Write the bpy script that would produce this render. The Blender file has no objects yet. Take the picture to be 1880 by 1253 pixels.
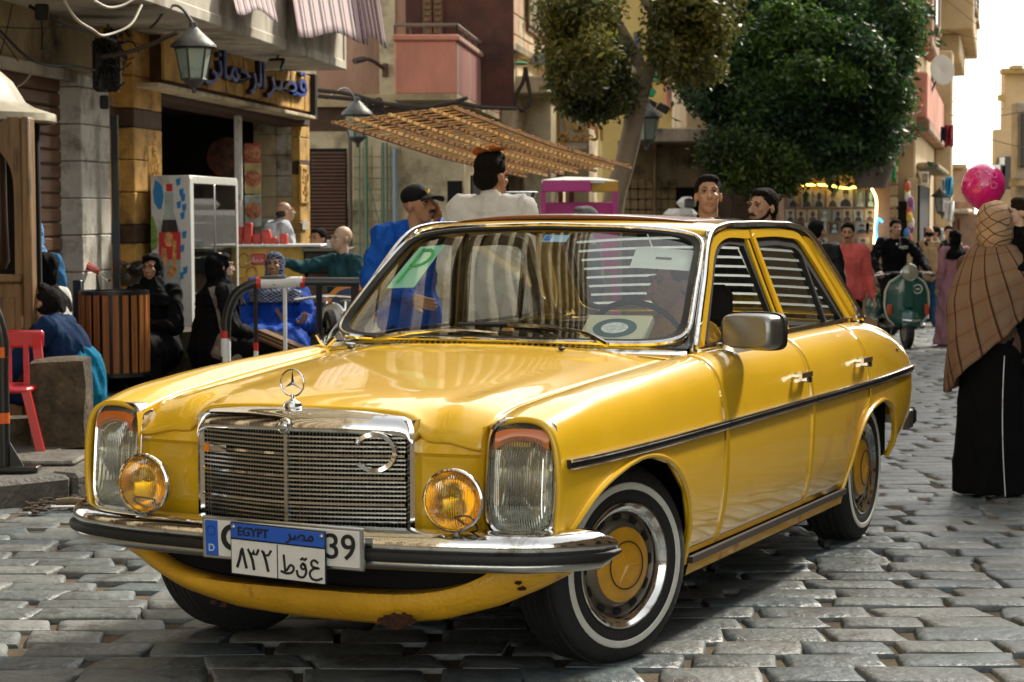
import bpy, math, random
import numpy as np
from math import sin, cos, pi, radians, sqrt, atan2
from mathutils import Vector, Matrix, Euler, noise
random.seed(7)
SC = bpy.context.scene
COL = SC.collection

# ------------------------------------------------------------------ camera
CAMH = 1.434
cam_data = bpy.data.cameras.new('camera')
cam = bpy.data.objects.new('camera', cam_data)
COL.objects.link(cam)
cam.location = (0, 0, CAMH)
cam.rotation_euler = (radians(90) - 0.061, 0.0, 0.0)
cam.rotation_euler.rotate_axis('Z', -0.0029)
cam_data.sensor_width = 36
cam_data.lens = 73.55
cam_data.clip_end = 2000
cam_data.dof.use_dof = True
cam_data.dof.focus_distance = 6.9
cam_data.dof.aperture_fstop = 9.0
SC.camera = cam

# ------------------------------------------------------------------ sky, sun, exposure
world = bpy.data.worlds.new("World")
SC.world = world
world.use_nodes = True
wn = world.node_tree.nodes
wl = world.node_tree.links
sky = wn.new('ShaderNodeTexSky')
sky.sky_type = 'NISHITA'
sky.sun_disc = False
SUN_EL, SUN_ROT = radians(42), radians(42)
sky.sun_elevation = SUN_EL
sky.sun_rotation = SUN_ROT
sky.air_density = 1.0
sky.dust_density = 0.6
sky.ozone_density = 0.6
hs = wn.new('ShaderNodeHueSaturation')
hs.inputs['Saturation'].default_value = 0.35
tint = wn.new('ShaderNodeMix')
tint.data_type = 'RGBA'
tint.blend_type = 'MULTIPLY'
tint.inputs[0].default_value = 1.0
tint.inputs[7].default_value = (1.0, 0.94, 0.82, 1)
wl.new(sky.outputs[0], hs.inputs['Color'])
wl.new(hs.outputs[0], tint.inputs[6])
wl.new(tint.outputs[2], wn['Background'].inputs[0])
wn['Background'].inputs[1].default_value = 0.145

sun_data = bpy.data.lights.new('sun', 'SUN')
sun_data.energy = 2.1
sun_data.angle = radians(7)
sun_data.color = (1.0, 0.93, 0.80)
sun = bpy.data.objects.new('sun', sun_data)
COL.objects.link(sun)
# sky rotation is measured clockwise from +Y (towards +X) in the sky texture
sd = Vector((sin(SUN_ROT) * cos(SUN_EL), cos(SUN_ROT) * cos(SUN_EL), sin(SUN_EL)))
sun.rotation_euler = sd.to_track_quat('Z', 'Y').to_euler()

SC.view_settings.view_transform = 'Standard'
SC.view_settings.look = 'None'
SC.view_settings.exposure = 1.45
SC.view_settings.gamma = 1.0
try:
    SC.view_settings.use_curve_mapping = False
except Exception:
    pass

# ------------------------------------------------------------------ helpers
_c, _s = cos(-0.0029), sin(-0.0029)


def at(u, v, Y):
    """point at forward distance Y seen at photograph pixel (u, v) (1880 x 1253)"""
    x, z = (u - 940) / 3840.8, -(v - 626.5) / 3840.8
    p = 0.061
    dy, dz = cos(p) + z * sin(p), -sin(p) + z * cos(p)
    return Vector((x * Y / dy, Y, CAMH + dz * Y / dy))


def gy(v, h=0.0):
    """forward distance of a point of height h seen at pixel row v"""
    z = -(v - 626.5) / 3840.8
    p = 0.061
    return (h - CAMH) * (cos(p) + z * sin(p)) / (-sin(p) + z * cos(p))


def mat(name, col=(0.5, 0.5, 0.5), rough=0.6, metal=0.0, var=0.0, vscale=3.0, bump=0.0, bscale=20.0, coat=0.0,
        dirt=None, dscale=2.0, damt=0.5, emit=None, estr=1.0, spec=0.5, stretch=None, coords='Object', trans=0.0):
    m = bpy.data.materials.new(name)
    m.use_nodes = True
    nt = m.node_tree
    n, l = nt.nodes, nt.links
    b = n['Principled BSDF']
    b.inputs['Base Color'].default_value = (*col, 1)
    b.inputs['Roughness'].default_value = rough
    b.inputs['Metallic'].default_value = metal
    b.inputs['Specular IOR Level'].default_value = spec
    if coat:
        b.inputs['Coat Weight'].default_value = coat
        b.inputs['Coat Roughness'].default_value = 0.04
    if trans:
        b.inputs['Transmission Weight'].default_value = trans
    if emit:
        b.inputs['Emission Color'].default_value = (*emit, 1)
        b.inputs['Emission Strength'].default_value = estr
    vec = None
    if var or bump or dirt:
        tc = n.new('ShaderNodeTexCoord')
        vec = tc.outputs[coords]
        if stretch:
            mp = n.new('ShaderNodeMapping')
            mp.inputs['Scale'].default_value = stretch
            l.new(vec, mp.inputs[0])
            vec = mp.outputs[0]
    col_out = None
    if var:
        nz = n.new('ShaderNodeTexNoise')
        nz.inputs['Scale'].default_value = vscale
        nz.inputs['Detail'].default_value = 6
        nz.inputs['Roughness'].default_value = 0.65
        l.new(vec, nz.inputs['Vector'])
        rp = n.new('ShaderNodeMapRange')
        rp.inputs[1].default_value = 0.3
        rp.inputs[2].default_value = 0.7
        rp.inputs[3].default_value = 1 - var
        rp.inputs[4].default_value = 1 + var
        l.new(nz.outputs[0], rp.inputs[0])
        mx = n.new('ShaderNodeMix')
        mx.data_type = 'RGBA'
        mx.blend_type = 'MULTIPLY'
        mx.inputs[0].default_value = 1
        mx.inputs[6].default_value = (*col, 1)
        l.new(rp.outputs[0], mx.inputs[7])
        col_out = mx.outputs[2]
    if dirt:
        nz = n.new('ShaderNodeTexNoise')
        nz.inputs['Scale'].default_value = dscale
        nz.inputs['Detail'].default_value = 8
        nz.inputs['Roughness'].default_value = 0.7
        l.new(vec, nz.inputs['Vector'])
        rp = n.new('ShaderNodeMapRange')
        rp.inputs[1].default_value = 0.62 - damt * 0.25
        rp.inputs[2].default_value = 0.72 - damt * 0.1
        l.new(nz.outputs[0], rp.inputs[0])
        mx = n.new('ShaderNodeMix')
        mx.data_type = 'RGBA'
        l.new(rp.outputs[0], mx.inputs[0])
        if col_out:
            l.new(col_out, mx.inputs[6])
        else:
            mx.inputs[6].default_value = (*col, 1)
        mx.inputs[7].default_value = (*dirt, 1)
        col_out = mx.outputs[2]
    if col_out:
        l.new(col_out, b.inputs['Base Color'])
    if bump:
        nz = n.new('ShaderNodeTexNoise')
        nz.inputs['Scale'].default_value = bscale
        nz.inputs['Detail'].default_value = 5
        l.new(vec, nz.inputs['Vector'])
        bp = n.new('ShaderNodeBump')
        bp.inputs['Strength'].default_value = min(1.0, bump)
        bp.inputs['Distance'].default_value = 0.02 * max(1.0, bump)
        l.new(nz.outputs[0], bp.inputs['Height'])
        l.new(bp.outputs[0], b.inputs['Normal'])
    return m


def glass_mat(name, tintc=(0.75, 0.85, 0.85), ior=1.5, rough=0.02, gloss=1.0):
    m = bpy.data.materials.new(name)
    m.use_nodes = True
    n, l = m.node_tree.nodes, m.node_tree.links
    n.remove(n['Principled BSDF'])
    tr = n.new('ShaderNodeBsdfTransparent')
    tr.inputs[0].default_value = (*tintc, 1)
    gl = n.new('ShaderNodeBsdfGlossy')
    gl.inputs[0].default_value = (gloss, gloss, gloss, 1)
    gl.inputs['Roughness'].default_value = rough
    lw = n.new('ShaderNodeLayerWeight')
    pw = n.new('ShaderNodeMath')
    pw.operation = 'POWER'
    pw.inputs[1].default_value = 4.0
    l.new(lw.outputs['Facing'], pw.inputs[0])
    f0 = ((ior - 1) / (ior + 1)) ** 2 * 2.3
    fr = n.new('ShaderNodeMath')
    fr.operation = 'MULTIPLY_ADD'
    fr.inputs[1].default_value = 1 - f0
    fr.inputs[2].default_value = f0
    l.new(pw.outputs[0], fr.inputs[0])
    mx = n.new('ShaderNodeMixShader')
    l.new(fr.outputs[0], mx.inputs[0])
    l.new(tr.outputs[0], mx.inputs[1])
    l.new(gl.outputs[0], mx.inputs[2])
    l.new(mx.outputs[0], n['Material Output'].inputs[0])
    return m


def rot_to(d):
    return Vector(d).normalized().to_track_quat('Z', 'Y').to_matrix()


class MB:
    def __init__(self):
        self.v, self.f, self.m = [], [], []

    def add(self, vs, fs, mi=0):
        o = len(self.v)
        self.v += [tuple(p) for p in vs]
        self.f += [tuple(i + o for i in f) for f in fs]
        self.m += [mi] * len(fs)
        return self

    def box(self, c, s, rz=0.0, mi=0, R=None, taper=1.0):
        c = Vector(c)
        R = R or Matrix.Rotation(rz, 3, 'Z')
        vs = []
        for z in (-1, 1):
            k = taper if z > 0 else 1.0
            for x, y in ((-1, -1), (1, -1), (1, 1), (-1, 1)):
                vs.append(c + R @ Vector((x * s[0] / 2 * k, y * s[1] / 2 * k, z * s[2] / 2)))
        return self.add(vs, [(3, 2, 1, 0), (4, 5, 6, 7), (0, 1, 5, 4), (1, 2, 6, 5), (2, 3, 7, 6), (3, 0, 4, 7)], mi)

    def bbox(self, c, s, b=0.01, rz=0.0, mi=0, R=None):
        """box with chamfered edges"""
        c = Vector(c)
        R = R or Matrix.Rotation(rz, 3, 'Z')
        hx, hy, hz = s[0] / 2, s[1] / 2, s[2] / 2
        b = min(b, hx * .9, hy * .9, hz * .9)
        rings = []
        for z, k in ((-hz, b), (-hz + b, 0), (hz - b, 0), (hz, b)):
            x, y = hx - k, hy - k
            r = [(-x + b * (k == 0), -y), (x - b * (k == 0), -y), (x, -y + b * (k == 0)), (x, y - b * (k == 0)),
                 (x - b * (k == 0), y), (-x + b * (k == 0), y), (-x, y - b * (k == 0)), (-x, -y + b * (k == 0))]
            rings.append([c + R @ Vector((p[0], p[1], z)) for p in r])
        vs = [p for r in rings for p in r]
        fs = [tuple(range(7, -1, -1)), tuple(range(24, 32))]
        for k in range(3):
            for i in range(8):
                j = (i + 1) % 8
                fs.append((k * 8 + i, k * 8 + j, k * 8 + 8 + j, k * 8 + 8 + i))
        return self.add(vs, fs, mi)

    def cyl(self, p0, p1, r0, r1=None, n=12, mi=0, caps=True):
        r1 = r0 if r1 is None else r1
        p0, p1 = Vector(p0), Vector(p1)
        R = rot_to(p1 - p0)
        vs = []
        for p, r in ((p0, r0), (p1, r1)):
            for i in range(n):
                a = 2 * pi * i / n
                vs.append(p + R @ Vector((cos(a) * r, sin(a) * r, 0)))
        fs = [(i, (i + 1) % n, n + (i + 1) % n, n + i) for i in range(n)]
        if caps:
            fs += [tuple(range(n - 1, -1, -1)), tuple(range(n, 2 * n))]
        return self.add(vs, fs, mi)

    def tube(self, pts, r, n=8, mi=0, closed=False, caps=True, sq=None, up=None):
        """sweep; r number or list; sq=(w,h) rectangular section"""
        P = [Vector(p) for p in pts]
        N = len(P)
        vs = []
        prev = None
        for i, p in enumerate(P):
            if closed:
                t = P[(i + 1) % N] - P[i - 1]
            else:
                t = P[min(i + 1, N - 1)] - P[max(i - 1, 0)]
            if t.length < 1e-9:
                t = Vector((0, 0, 1))
            t.normalize()
            if up is not None:
                s = t.cross(Vector(up))
                if s.length < 1e-6:
                    s = Vector((1, 0, 0))
                s.normalize()
                u = s.cross(t)
            else:
                if prev is None:
                    u = Vector((0, 0, 1)) if abs(t.z) < 0.9 else Vector((1, 0, 0))
                else:
                    u = prev
                u = (u - t * u.dot(t)).normalized()
                s = t.cross(u)
            prev = u
            rr = r[i] if isinstance(r, (list, tuple)) else r
            if sq:
                w, h = sq[0] / 2, sq[1] / 2
                ring = [(-w, -h), (w, -h), (w, h), (-w, h)]
                vs += [p + s * a + u * b for a, b in ring]
            else:
                vs += [p + s * cos(2 * pi * k / n) * rr + u * sin(2 * pi * k / n) * rr for k in range(n)]
        m = 4 if sq else n
        fs = []
        for i in range(N if closed else N - 1):
            j = (i + 1) % N
            for k in range(m):
                q = (k + 1) % m
                fs.append((i * m + k, i * m + q, j * m + q, j * m + k))
        if not closed and caps:
            fs += [tuple(range(m - 1, -1, -1)), tuple((N - 1) * m + k for k in range(m))]
        return self.add(vs, fs, mi)

    def lathe(self, prof, c=(0, 0, 0), axis=(0, 0, 1), n=24, mi=0, closed=False):
        """prof: list of (radius, height along the axis)"""
        R = rot_to(axis)
        c = Vector(c)
        vs, fs = [], []
        for r, h in prof:
            for i in range(n):
                a = 2 * pi * i / n
                vs.append(c + R @ Vector((cos(a) * r, sin(a) * r, h)))
        K = len(prof)
        for k in range(K if closed else K - 1):
            q = (k + 1) % K
            for i in range(n):
                j = (i + 1) % n
                fs.append((k * n + i, k * n + j, q * n + j, q * n + i))
        return self.add(vs, fs, mi)

    def ell(self, c, r, n=14, R=None, mi=0):
        c = Vector(c)
        if not hasattr(r, '__len__'):
            r = (r, r, r)
        vs, fs = [], []
        h = n // 2
        for i in range(h + 1):
            t = pi * i / h
            for j in range(n):
                a = 2 * pi * j / n
                p = Vector((r[0] * sin(t) * cos(a), r[1] * sin(t) * sin(a), r[2] * cos(t)))
                vs.append(c + (R @ p if R else p))
        for i in range(h):
            for j in range(n):
                k = (j + 1) % n
                fs.append((i * n + j, (i + 1) * n + j, (i + 1) * n + k, i * n + k))
        return self.add(vs, fs, mi)

    def cap(self, p0, p1, r0, r1=None, n=12):
        """closed capsule-like tapered limb"""
        r1 = r0 if r1 is None else r1
        p0, p1 = Vector(p0), Vector(p1)
        L = (p1 - p0).length
        prof = [(1e-4, -r0)] + [(r0 * sin(t), -r0 * cos(t)) for t in (0.5, 1.0)] + [(r0, 0), (r1, L)] + \
               [(r1 * sin(t), L - r1 * cos(t)) for t in (2.1, 2.6)] + [(1e-4, L + r1)]
        return self.lathe(prof, p0, p1 - p0, n)

    def grid(self, G, mi=0, flip=False):
        nu, nv = len(G), len(G[0])
        vs = [p for row in G for p in row]
        fs = []
        for i in range(nu - 1):
            for j in range(nv - 1):
                q = (i * nv + j, (i + 1) * nv + j, (i + 1) * nv + j + 1, i * nv + j + 1)
                fs.append(q[::-1] if flip else q)
        return self.add(vs, fs, mi)

    def prism(self, poly, d, mi=0):
        """polygon (list of points) extruded by vector d"""
        P = [Vector(p) for p in poly]
        d = Vector(d)
        n = len(P)
        vs = P + [p + d for p in P]
        fs = [tuple(range(n - 1, -1, -1)), tuple(range(n, 2 * n))] + [(i, (i + 1) % n, n + (i + 1) % n, n + i) for i in range(n)]
        return self.add(vs, fs, mi)

    def mirror(self):
        o = len(self.v)
        self.v += [(-x, y, z) for x, y, z in self.v]
        self.f += [tuple(i + o for i in f[::-1]) for f in self.f]
        self.m += self.m
        return self

    def build(self, name, mats=None, parent=None, smooth=40, solid=None, loc=None, rz=0.0):
        me = bpy.data.meshes.new(name)
        me.from_pydata(self.v, [], self.f)
        if mats is not None:
            for m in (mats if isinstance(mats, (list, tuple)) else [mats]):
                me.materials.append(m)
        if any(self.m):
            me.polygons.foreach_set('material_index', self.m)
        if smooth:
            me.polygons.foreach_set('use_smooth', [True] * len(me.polygons))
            if smooth < 180:
                me.set_sharp_from_angle(angle=radians(smooth))
        me.validate()
        me.update()
        o = bpy.data.objects.new(name, me)
        COL.objects.link(o)
        if parent is not None:
            o.parent = parent
        if loc is not None:
            o.location = loc
        if rz:
            o.rotation_euler.z = rz
        if solid:
            md = o.modifiers.new('solid', 'SOLIDIFY')
            md.thickness = solid
            md.offset = -1
        return o


def tag(o, label=None, cat=None, group=None, kind=None):
    if label:
        o['label'] = label
    if cat:
        o['category'] = cat
    if group:
        o['group'] = group
    if kind:
        o['kind'] = kind
    return o


def thing(name, label, cat, loc=(0, 0, 0), rz=0.0, group=None):
    o = bpy.data.objects.new(name, None)
    o.empty_display_size = 0.2
    COL.objects.link(o)
    o.location = loc
    o.rotation_euler = (0, 0, rz)
    return tag(o, label, cat, group)


def copy_tree(o, parent=None):
    c = o.copy()
    COL.objects.link(c)
    c.parent = parent
    for ch in list(o.children):
        copy_tree(ch, c)
    return c


def cr(ts, ys, t):
    """Catmull-Rom style interpolation of rows ys at t"""
    ts = np.asarray(ts, float)
    ys = np.asarray(ys, float)
    i = int(np.clip(np.searchsorted(ts, t) - 1, 0, len(ts) - 2))
    h = ts[i + 1] - ts[i]
    def slope(k):
        if k <= 0:
            return (ys[1] - ys[0]) / (ts[1] - ts[0])
        if k >= len(ts) - 1:
            return (ys[-1] - ys[-2]) / (ts[-1] - ts[-2])
        a = (ys[k] - ys[k - 1]) / (ts[k] - ts[k - 1])
        b = (ys[k + 1] - ys[k]) / (ts[k + 1] - ts[k])
        ha, hb = ts[k] - ts[k - 1], ts[k + 1] - ts[k]
        return (a * hb + b * ha) / (ha + hb)
    s = (t - ts[i]) / h
    m0, m1 = slope(i) * h, slope(i + 1) * h
    return (2 * s**3 - 3 * s**2 + 1) * ys[i] + (s**3 - 2 * s**2 + s) * m0 + (-2 * s**3 + 3 * s**2) * ys[i + 1] + (s**3 - s**2) * m1


def smoothpath(pts, n):
    P = np.array(pts, float)
    d = np.concatenate([[0], np.cumsum(np.linalg.norm(np.diff(P, axis=0), axis=1))])
    return [tuple(cr(d, P, t)) for t in np.linspace(0, d[-1], n)]


def text_mesh(name, s, size, matr, loc, R, depth=0.004, offset=0.0, align='CENTER', parent=None):
    cu = bpy.data.curves.new(name, 'FONT')
    cu.body = s
    cu.size = size
    cu.extrude = depth / 2
    cu.offset = offset
    cu.align_x = align
    cu.align_y = 'CENTER'
    tmp = bpy.data.objects.new(name, cu)
    COL.objects.link(tmp)
    dg = bpy.context.evaluated_depsgraph_get()
    me = bpy.data.meshes.new_from_object(tmp.evaluated_get(dg))
    bpy.data.objects.remove(tmp)
    me.materials.clear()
    me.materials.append(matr)
    o = bpy.data.objects.new(name, me)
    COL.objects.link(o)
    o.matrix_world = Matrix.Translation(Vector(loc)) @ R.to_4x4()
    if parent is not None:
        o.parent = parent
    return o


def stroke(mb, pts, w, depth, O, X, Y, mi=0, smooth_n=0):
    """pen stroke of width w through 2-D points in the plane (O, X, Y), extruded depth along the normal"""
    if smooth_n:
        pts = smoothpath(pts, smooth_n)
    P = [Vector((p[0], p[1])) for p in pts]
    N = len(P)
    L, Rr = [], []
    for i in range(N):
        t = (P[min(i + 1, N - 1)] - P[max(i - 1, 0)])
        if t.length < 1e-9:
            t = Vector((1, 0))
        t.normalize()
        nn = Vector((-t.y, t.x))
        e = -t * w / 2 if i == 0 else (t * w / 2 if i == N - 1 else Vector((0, 0)))
        L.append(P[i] + nn * w / 2 + e)
        Rr.append(P[i] - nn * w / 2 + e)
    Z = X.cross(Y).normalized()
    vs = []
    for q in (L, Rr):
        for p in q:
            vs.append(O + X * p.x + Y * p.y)
    vs += [v + Z * depth for v in vs]
    fs = []
    m = 2 * N
    for i in range(N - 1):
        fs.append((i, i + 1, N + i + 1, N + i))
        fs.append((m + N + i, m + N + i + 1, m + i + 1, m + i))
        fs.append((m + i, m + i + 1, i + 1, i))
        fs.append((N + i, N + i + 1, m + N + i + 1, m + N + i))
    fs.append((0, N, m + N, m))
    fs.append((N - 1, m + N - 1, m + 2 * N - 1, 2 * N - 1))
    mb.add(vs, fs, mi)


# ------------------------------------------------------------------ shared materials
M_paint = mat('yellow_paint', (0.80, 0.47, 0.012), rough=0.30, coat=1.0, var=0.07, vscale=1.7, bump=0.10, bscale=3.2,
              dirt=(0.60, 0.28, 0.012), dscale=1.3, damt=0.2)
M_paint_old = mat('worn_yellow_paint', (0.72, 0.38, 0.012), rough=0.55, coat=0.2, var=0.15, vscale=6, bump=0.3, bscale=60,
                  dirt=(0.035, 0.012, 0.006), dscale=5.5, damt=0.15)
M_chrome = mat('chrome', (0.80, 0.79, 0.77), rough=0.09, metal=1.0, bump=0.03, bscale=30, dirt=(0.30, 0.27, 0.22), dscale=9, damt=0.3)
M_chrome_dull = mat('dull_chrome', (0.52, 0.52, 0.50), rough=0.28, metal=1.0, bump=0.05, bscale=60)
M_black = mat('black_rubber', (0.008, 0.008, 0.008), rough=0.6, bump=0.05, bscale=80)
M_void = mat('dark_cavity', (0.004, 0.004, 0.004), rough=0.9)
M_tyre = mat('tyre_rubber', (0.012, 0.012, 0.012), rough=0.75, var=0.3, vscale=14, bump=0.3, bscale=60)
M_whitewall = mat('whitewall_rubber', (0.62, 0.61, 0.55), rough=0.6, var=0.1, vscale=12)
M_cap = mat('yellow_hubcap_paint', (0.62, 0.30, 0.012), rough=0.4, coat=0.6, var=0.15, vscale=12)
M_glass = glass_mat('window_glass', (0.84, 0.90, 0.90), 1.50)
M_glass_side = glass_mat('side_window_glass', (0.84, 0.87, 0.86), 1.42)
M_rubber_trim = mat('brown_rocker_rubber', (0.035, 0.025, 0.018), rough=0.6)
M_seat = mat('dark_seat_cloth', (0.02, 0.017, 0.014), rough=0.9, bump=0.3)

# ================================================================== SETTING
def groundz(y):
    return -.0165 * (y - 9) if y > 9 else 0.0


def S(Y):
    return 3840.8 / Y


M_joint = mat('dirty_joint_soil', (.085, .062, .036), .95, var=.5, vscale=9, bump=.5, bscale=60)
M_cobble = mat('worn_basalt_cobble', (.125, .138, .135), rough=.46, var=.40, vscale=2.4, bump=.55, bscale=26, dirt=(.045, .04, .032), dscale=4, damt=.55)
M_cobble2 = mat('pale_cobble', (.165, .172, .162), rough=.52, var=.35, vscale=3.1, bump=.5, bscale=30, dirt=(.06, .05, .04), dscale=5, damt=.5)
M_cobble3 = mat('bluish_cobble', (.098, .122, .128), rough=.42, var=.4, vscale=3.6, bump=.6, bscale=22, dirt=(.05, .045, .035), dscale=4, damt=.4)
M_slab = mat('pavement_slab', (.14, .125, .10), .7, var=.35, vscale=2, bump=.6, bscale=30, dirt=(.05, .04, .03), dscale=3, damt=.6)
M_kerb = mat('kerb_stone', (.10, .09, .075), .75, var=.45, vscale=4, bump=.8, bscale=35)

# one ground sheet out to the horizon (falls gently away from the camera)
mb = MB()
G = []
for y in (-60, -20, 0, 10, 14, 18, 22, 26, 34, 45, 70, 150, 600):
    G.append([(x, y, groundz(y) - .0075 if y < 70 else groundz(70) - .03) for x in (-400, -60, -20, -6, 0, 6, 20, 60, 400)])
ground = mb.grid(G, flip=True).build('ground', M_joint, smooth=0)
tag(ground, kind='structure')
street = bpy.data.objects.new('street', None)
COL.objects.link(street)
tag(street, kind='structure')

KERB = [(-14, 4.6), (-6.0, 8.3), (-2.53, 10.33), (-2.05, 10.85), (-1.80, 12.0), (-1.55, 14.5), (-1.0, 20), (.1, 29), (1.9, 46)]


def kerbx(y):
    return float(np.interp(y, [k[1] for k in KERB], [k[0] for k in KERB]))


random.seed(11)
rows = []
y = 3.6
near, far = [], []
while y < 40:
    h = random.uniform(.165, .205) if y > 7 else random.uniform(.19, .23)
    xl = max(kerbx(y + .1) + .02, -.36 * y - .5)
    xr = .29 * y + .6
    x = xl + random.uniform(-.3, 0)
    while x < xr:
        w = random.uniform(.27, .46)
        far_ = y > 22
        if far_:
            w *= 1.3
        if x + w > xl:
            rows.append((x, y, w, h))
        x += w + .0
    y += h
# order by apparent size: stones hidden far behind the car never come first
def vis(r):
    x, yy, w, h = r
    Yc = yy + h / 2
    u = 940 + (x + w / 2) * S(Yc)
    v = 392 + 1.434 * S(Yc)
    if not (-40 < u < 1920 and v < 1290):
        return 0
    inside_car = (250 < u < 1260 and v > 1000 and v < 1240) or (300 < u < 1500 and v < 1010)
    return (w * S(Yc)) * (h * 1.4 * S(Yc) ** 2 / 3840) * (0.02 if inside_car else 1)


rows.sort(key=vis, reverse=True)


def stone_mesh(mb, x, y, w, h):
    g = random.uniform(.002, .006)
    ge = random.uniform(.008, .022)
    t = random.uniform(-.003, .003)
    tx, ty = random.uniform(-.006, .006), random.uniform(-.007, .007)
    c = []
    sk = random.uniform(-.035, .035) * (1.8 if x < -.5 else 1)
    pts = [(x + ge, y + g), (x + w * random.uniform(.35, .65), y + g + random.uniform(-.006, .010)), (x + w - ge, y + g), (x + w - ge + sk * .5, y + h * .5),
           (x + w - ge + sk, y + h - g), (x + w * .5 + sk, y + h - g + random.uniform(-.010, .006)), (x + ge + sk, y + h - g), (x + ge + sk * .5, y + h * .5)]
    pts = [(p[0] + random.uniform(-.007, .007), p[1] + random.uniform(-.007, .007)) for p in pts]
    cx, cy = x + w / 2 + sk / 2, y + h / 2
    gz = groundz(cy)
    vs = []
    for k, (sc, z) in enumerate(((1.0, -.04), (.99, -.011), (.955, -.002), (.82, .0025))):
        for p in pts:
            px, py = cx + (p[0] - cx) * sc, cy + (p[1] - cy) * (sc if k < 2 else sc)
            vs.append((px, py, gz + z + t + tx * (px - cx) / w + ty * (py - cy) / h * .6))
    vs.append((cx, cy, gz + .004 + t))
    fs = []
    for k in range(3):
        for i in range(8):
            j = (i + 1) % 8
            fs.append((k * 8 + i, k * 8 + j, k * 8 + 8 + j, k * 8 + 8 + i))
    for i in range(8):
        fs.append((24 + i, 24 + (i + 1) % 8, 32))
    mb.add(vs, fs)
    return mb


CM = [M_cobble, M_cobble, M_cobble2, M_cobble3]
for i, r in enumerate(rows[:290]):
    stone_mesh(MB(), *r).build('paving_stone', random.choice(CM), street, smooth=50)
rest = rows[290:]
for k in range(1):
    mb = MB()
    for i, r in enumerate(rest):
        o = len(mb.f)
        stone_mesh(mb, *r)
        mi = random.randint(0, 3)
        mb.m[o:] = [mi] * (len(mb.f) - o)
    o = mb.build('paving_stones', CM, street, smooth=50)
    o['kind'] = 'stuff'

# pavement slab and kerb stones
pav = bpy.data.objects.new('pavement', None)
COL.objects.link(pav)
tag(pav, kind='structure')
mb = MB()
poly = [(-14, 4.6)] + KERB[1:] + [(-30, 46), (-30, 4.6)]
mb.prism([(x, yy, -.9) for x, yy in poly], (0, 0, 1.0))
mb.build('pavement_base', M_slab, pav, smooth=0)
random.seed(5)
P = smoothpath([(x, yy, 0) for x, yy in KERB[1:6]], 400)
L = 0
seg = []
last = 0
for i in range(1, 400):
    L += math.dist(P[i], P[i - 1])
    if L - last > .62:
        seg.append(i)
        last = L
prev = 0
for i in seg:
    a, b_ = Vector(P[prev]), Vector(P[i])
    prev = i
    d = (b_ - a)
    n_ = Vector((-d.y, d.x, 0)).normalized()
    c = (a + b_) / 2 + n_ * .05
    MB().bbox((c.x, c.y, .012 + random.uniform(-.004, .004)), (d.length - .012, .19, .215), .022, rz=atan2(d.y, d.x)).build('kerb_stone', M_kerb, pav, smooth=30)
# pavement slabs near the front
for iy in range(7):
    for ix in range(8):
        x0, y0 = -5.3 + ix * .56 + (iy % 2) * .2, 9.3 + iy * .58
        if x0 + .55 > kerbx(y0 + .3) - .22 or x0 + .55 > kerbx(y0) - .22:
            continue
        MB().bbox((x0 + .27, y0 + .28, .112 + random.uniform(-.003, .003)), (.535, .555, .03), .012, rz=random.uniform(-.01, .01)).build('paving_slab', M_slab, pav, smooth=30)
# rubbish in the gutter
random.seed(3)
M_litter = mat('gutter_dirt', (.06, .04, .025), .95, var=.6, vscale=20, bump=.9, bscale=50)
mb = MB()
for k in range(90):
    t = random.random()
    a = at(40 + 160 * t, 935 - 14 * t + random.uniform(-14, 6), 10)
    Yg = gy(935 - 12 * t + random.uniform(-16, 6))
    x = (40 + 150 * t - 940) / 3840.8 * Yg
    s_ = random.uniform(.008, .03)
    mb.box((x, Yg, random.uniform(.0, .012)), (s_ * 1.6, s_, s_ * .5), rz=random.uniform(0, 3))
tag(mb.build('gutter_litter', M_litter, smooth=0), kind='stuff')
q = at(128, 926, gy(928))
tag(MB().tube([(q.x - .07, q.y, .022), (q.x + .01, q.y + .01, .026), (q.x + .09, q.y, .020)], [.018, .021, .016], n=8).build('rolled_litter', mat('brown_paper_roll', (.16, .12, .07), .9, bump=.6), smooth=50),
    'crumpled brown roll of litter lying in the gutter below the kerb', 'litter')
tag(MB().bbox((q.x + .02, q.y - .07, .010), (.20, .04, .008), .003, rz=.1).build('paper_scrap', mat('white_scrap', (.5, .5, .5), .8), smooth=0),
    'flat pale scrap of paper in the gutter beside the brown roll', 'litter')

# ------------------------------------------------------------------ materials of the houses
M_stone_y = mat('yellow_limestone', (.62, .37, .095), .75, var=.35, vscale=3.5, bump=.35, bscale=25, dirt=(.10, .055, .02), dscale=2.5, damt=.45)
M_stone_y2 = mat('ochre_limestone', (.54, .30, .07), .75, var=.35, vscale=4.5, bump=.35, bscale=30, dirt=(.10, .05, .02), dscale=3.5, damt=.5)
M_stone_band = mat('brown_stone_band', (.075, .038, .018), .8, var=.4, vscale=8, bump=.4, bscale=30)
M_tile_w = mat('white_marble_tile', (.60, .57, .49), .45, var=.22, vscale=4, bump=.12, bscale=20, dirt=(.16, .14, .10), dscale=3, damt=.55)
M_plaster = mat('dirty_beige_plaster', (.40, .31, .17), .85, var=.35, vscale=1.3, bump=.4, bscale=14, dirt=(.07, .05, .028), dscale=1.1, damt=.5)
M_plaster_l = mat('pale_beige_plaster', (.60, .50, .32), .85, var=.28, vscale=1.1, bump=.35, bscale=10, dirt=(.14, .10, .06), dscale=1.4, damt=.5)
M_slabc = mat('stained_pale_concrete', (.56, .51, .41), .8, var=.30, vscale=1.2, bump=.4, bscale=12, dirt=(.12, .09, .055), dscale=1.3, damt=.6, stretch=(1, 1, .35))
M_pink = mat('pink_plaster', (.62, .25, .17), .85, var=.25, vscale=1.3, bump=.3, bscale=12, dirt=(.20, .10, .07), dscale=1.0, damt=.5, stretch=(1, 1, .4))
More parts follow.
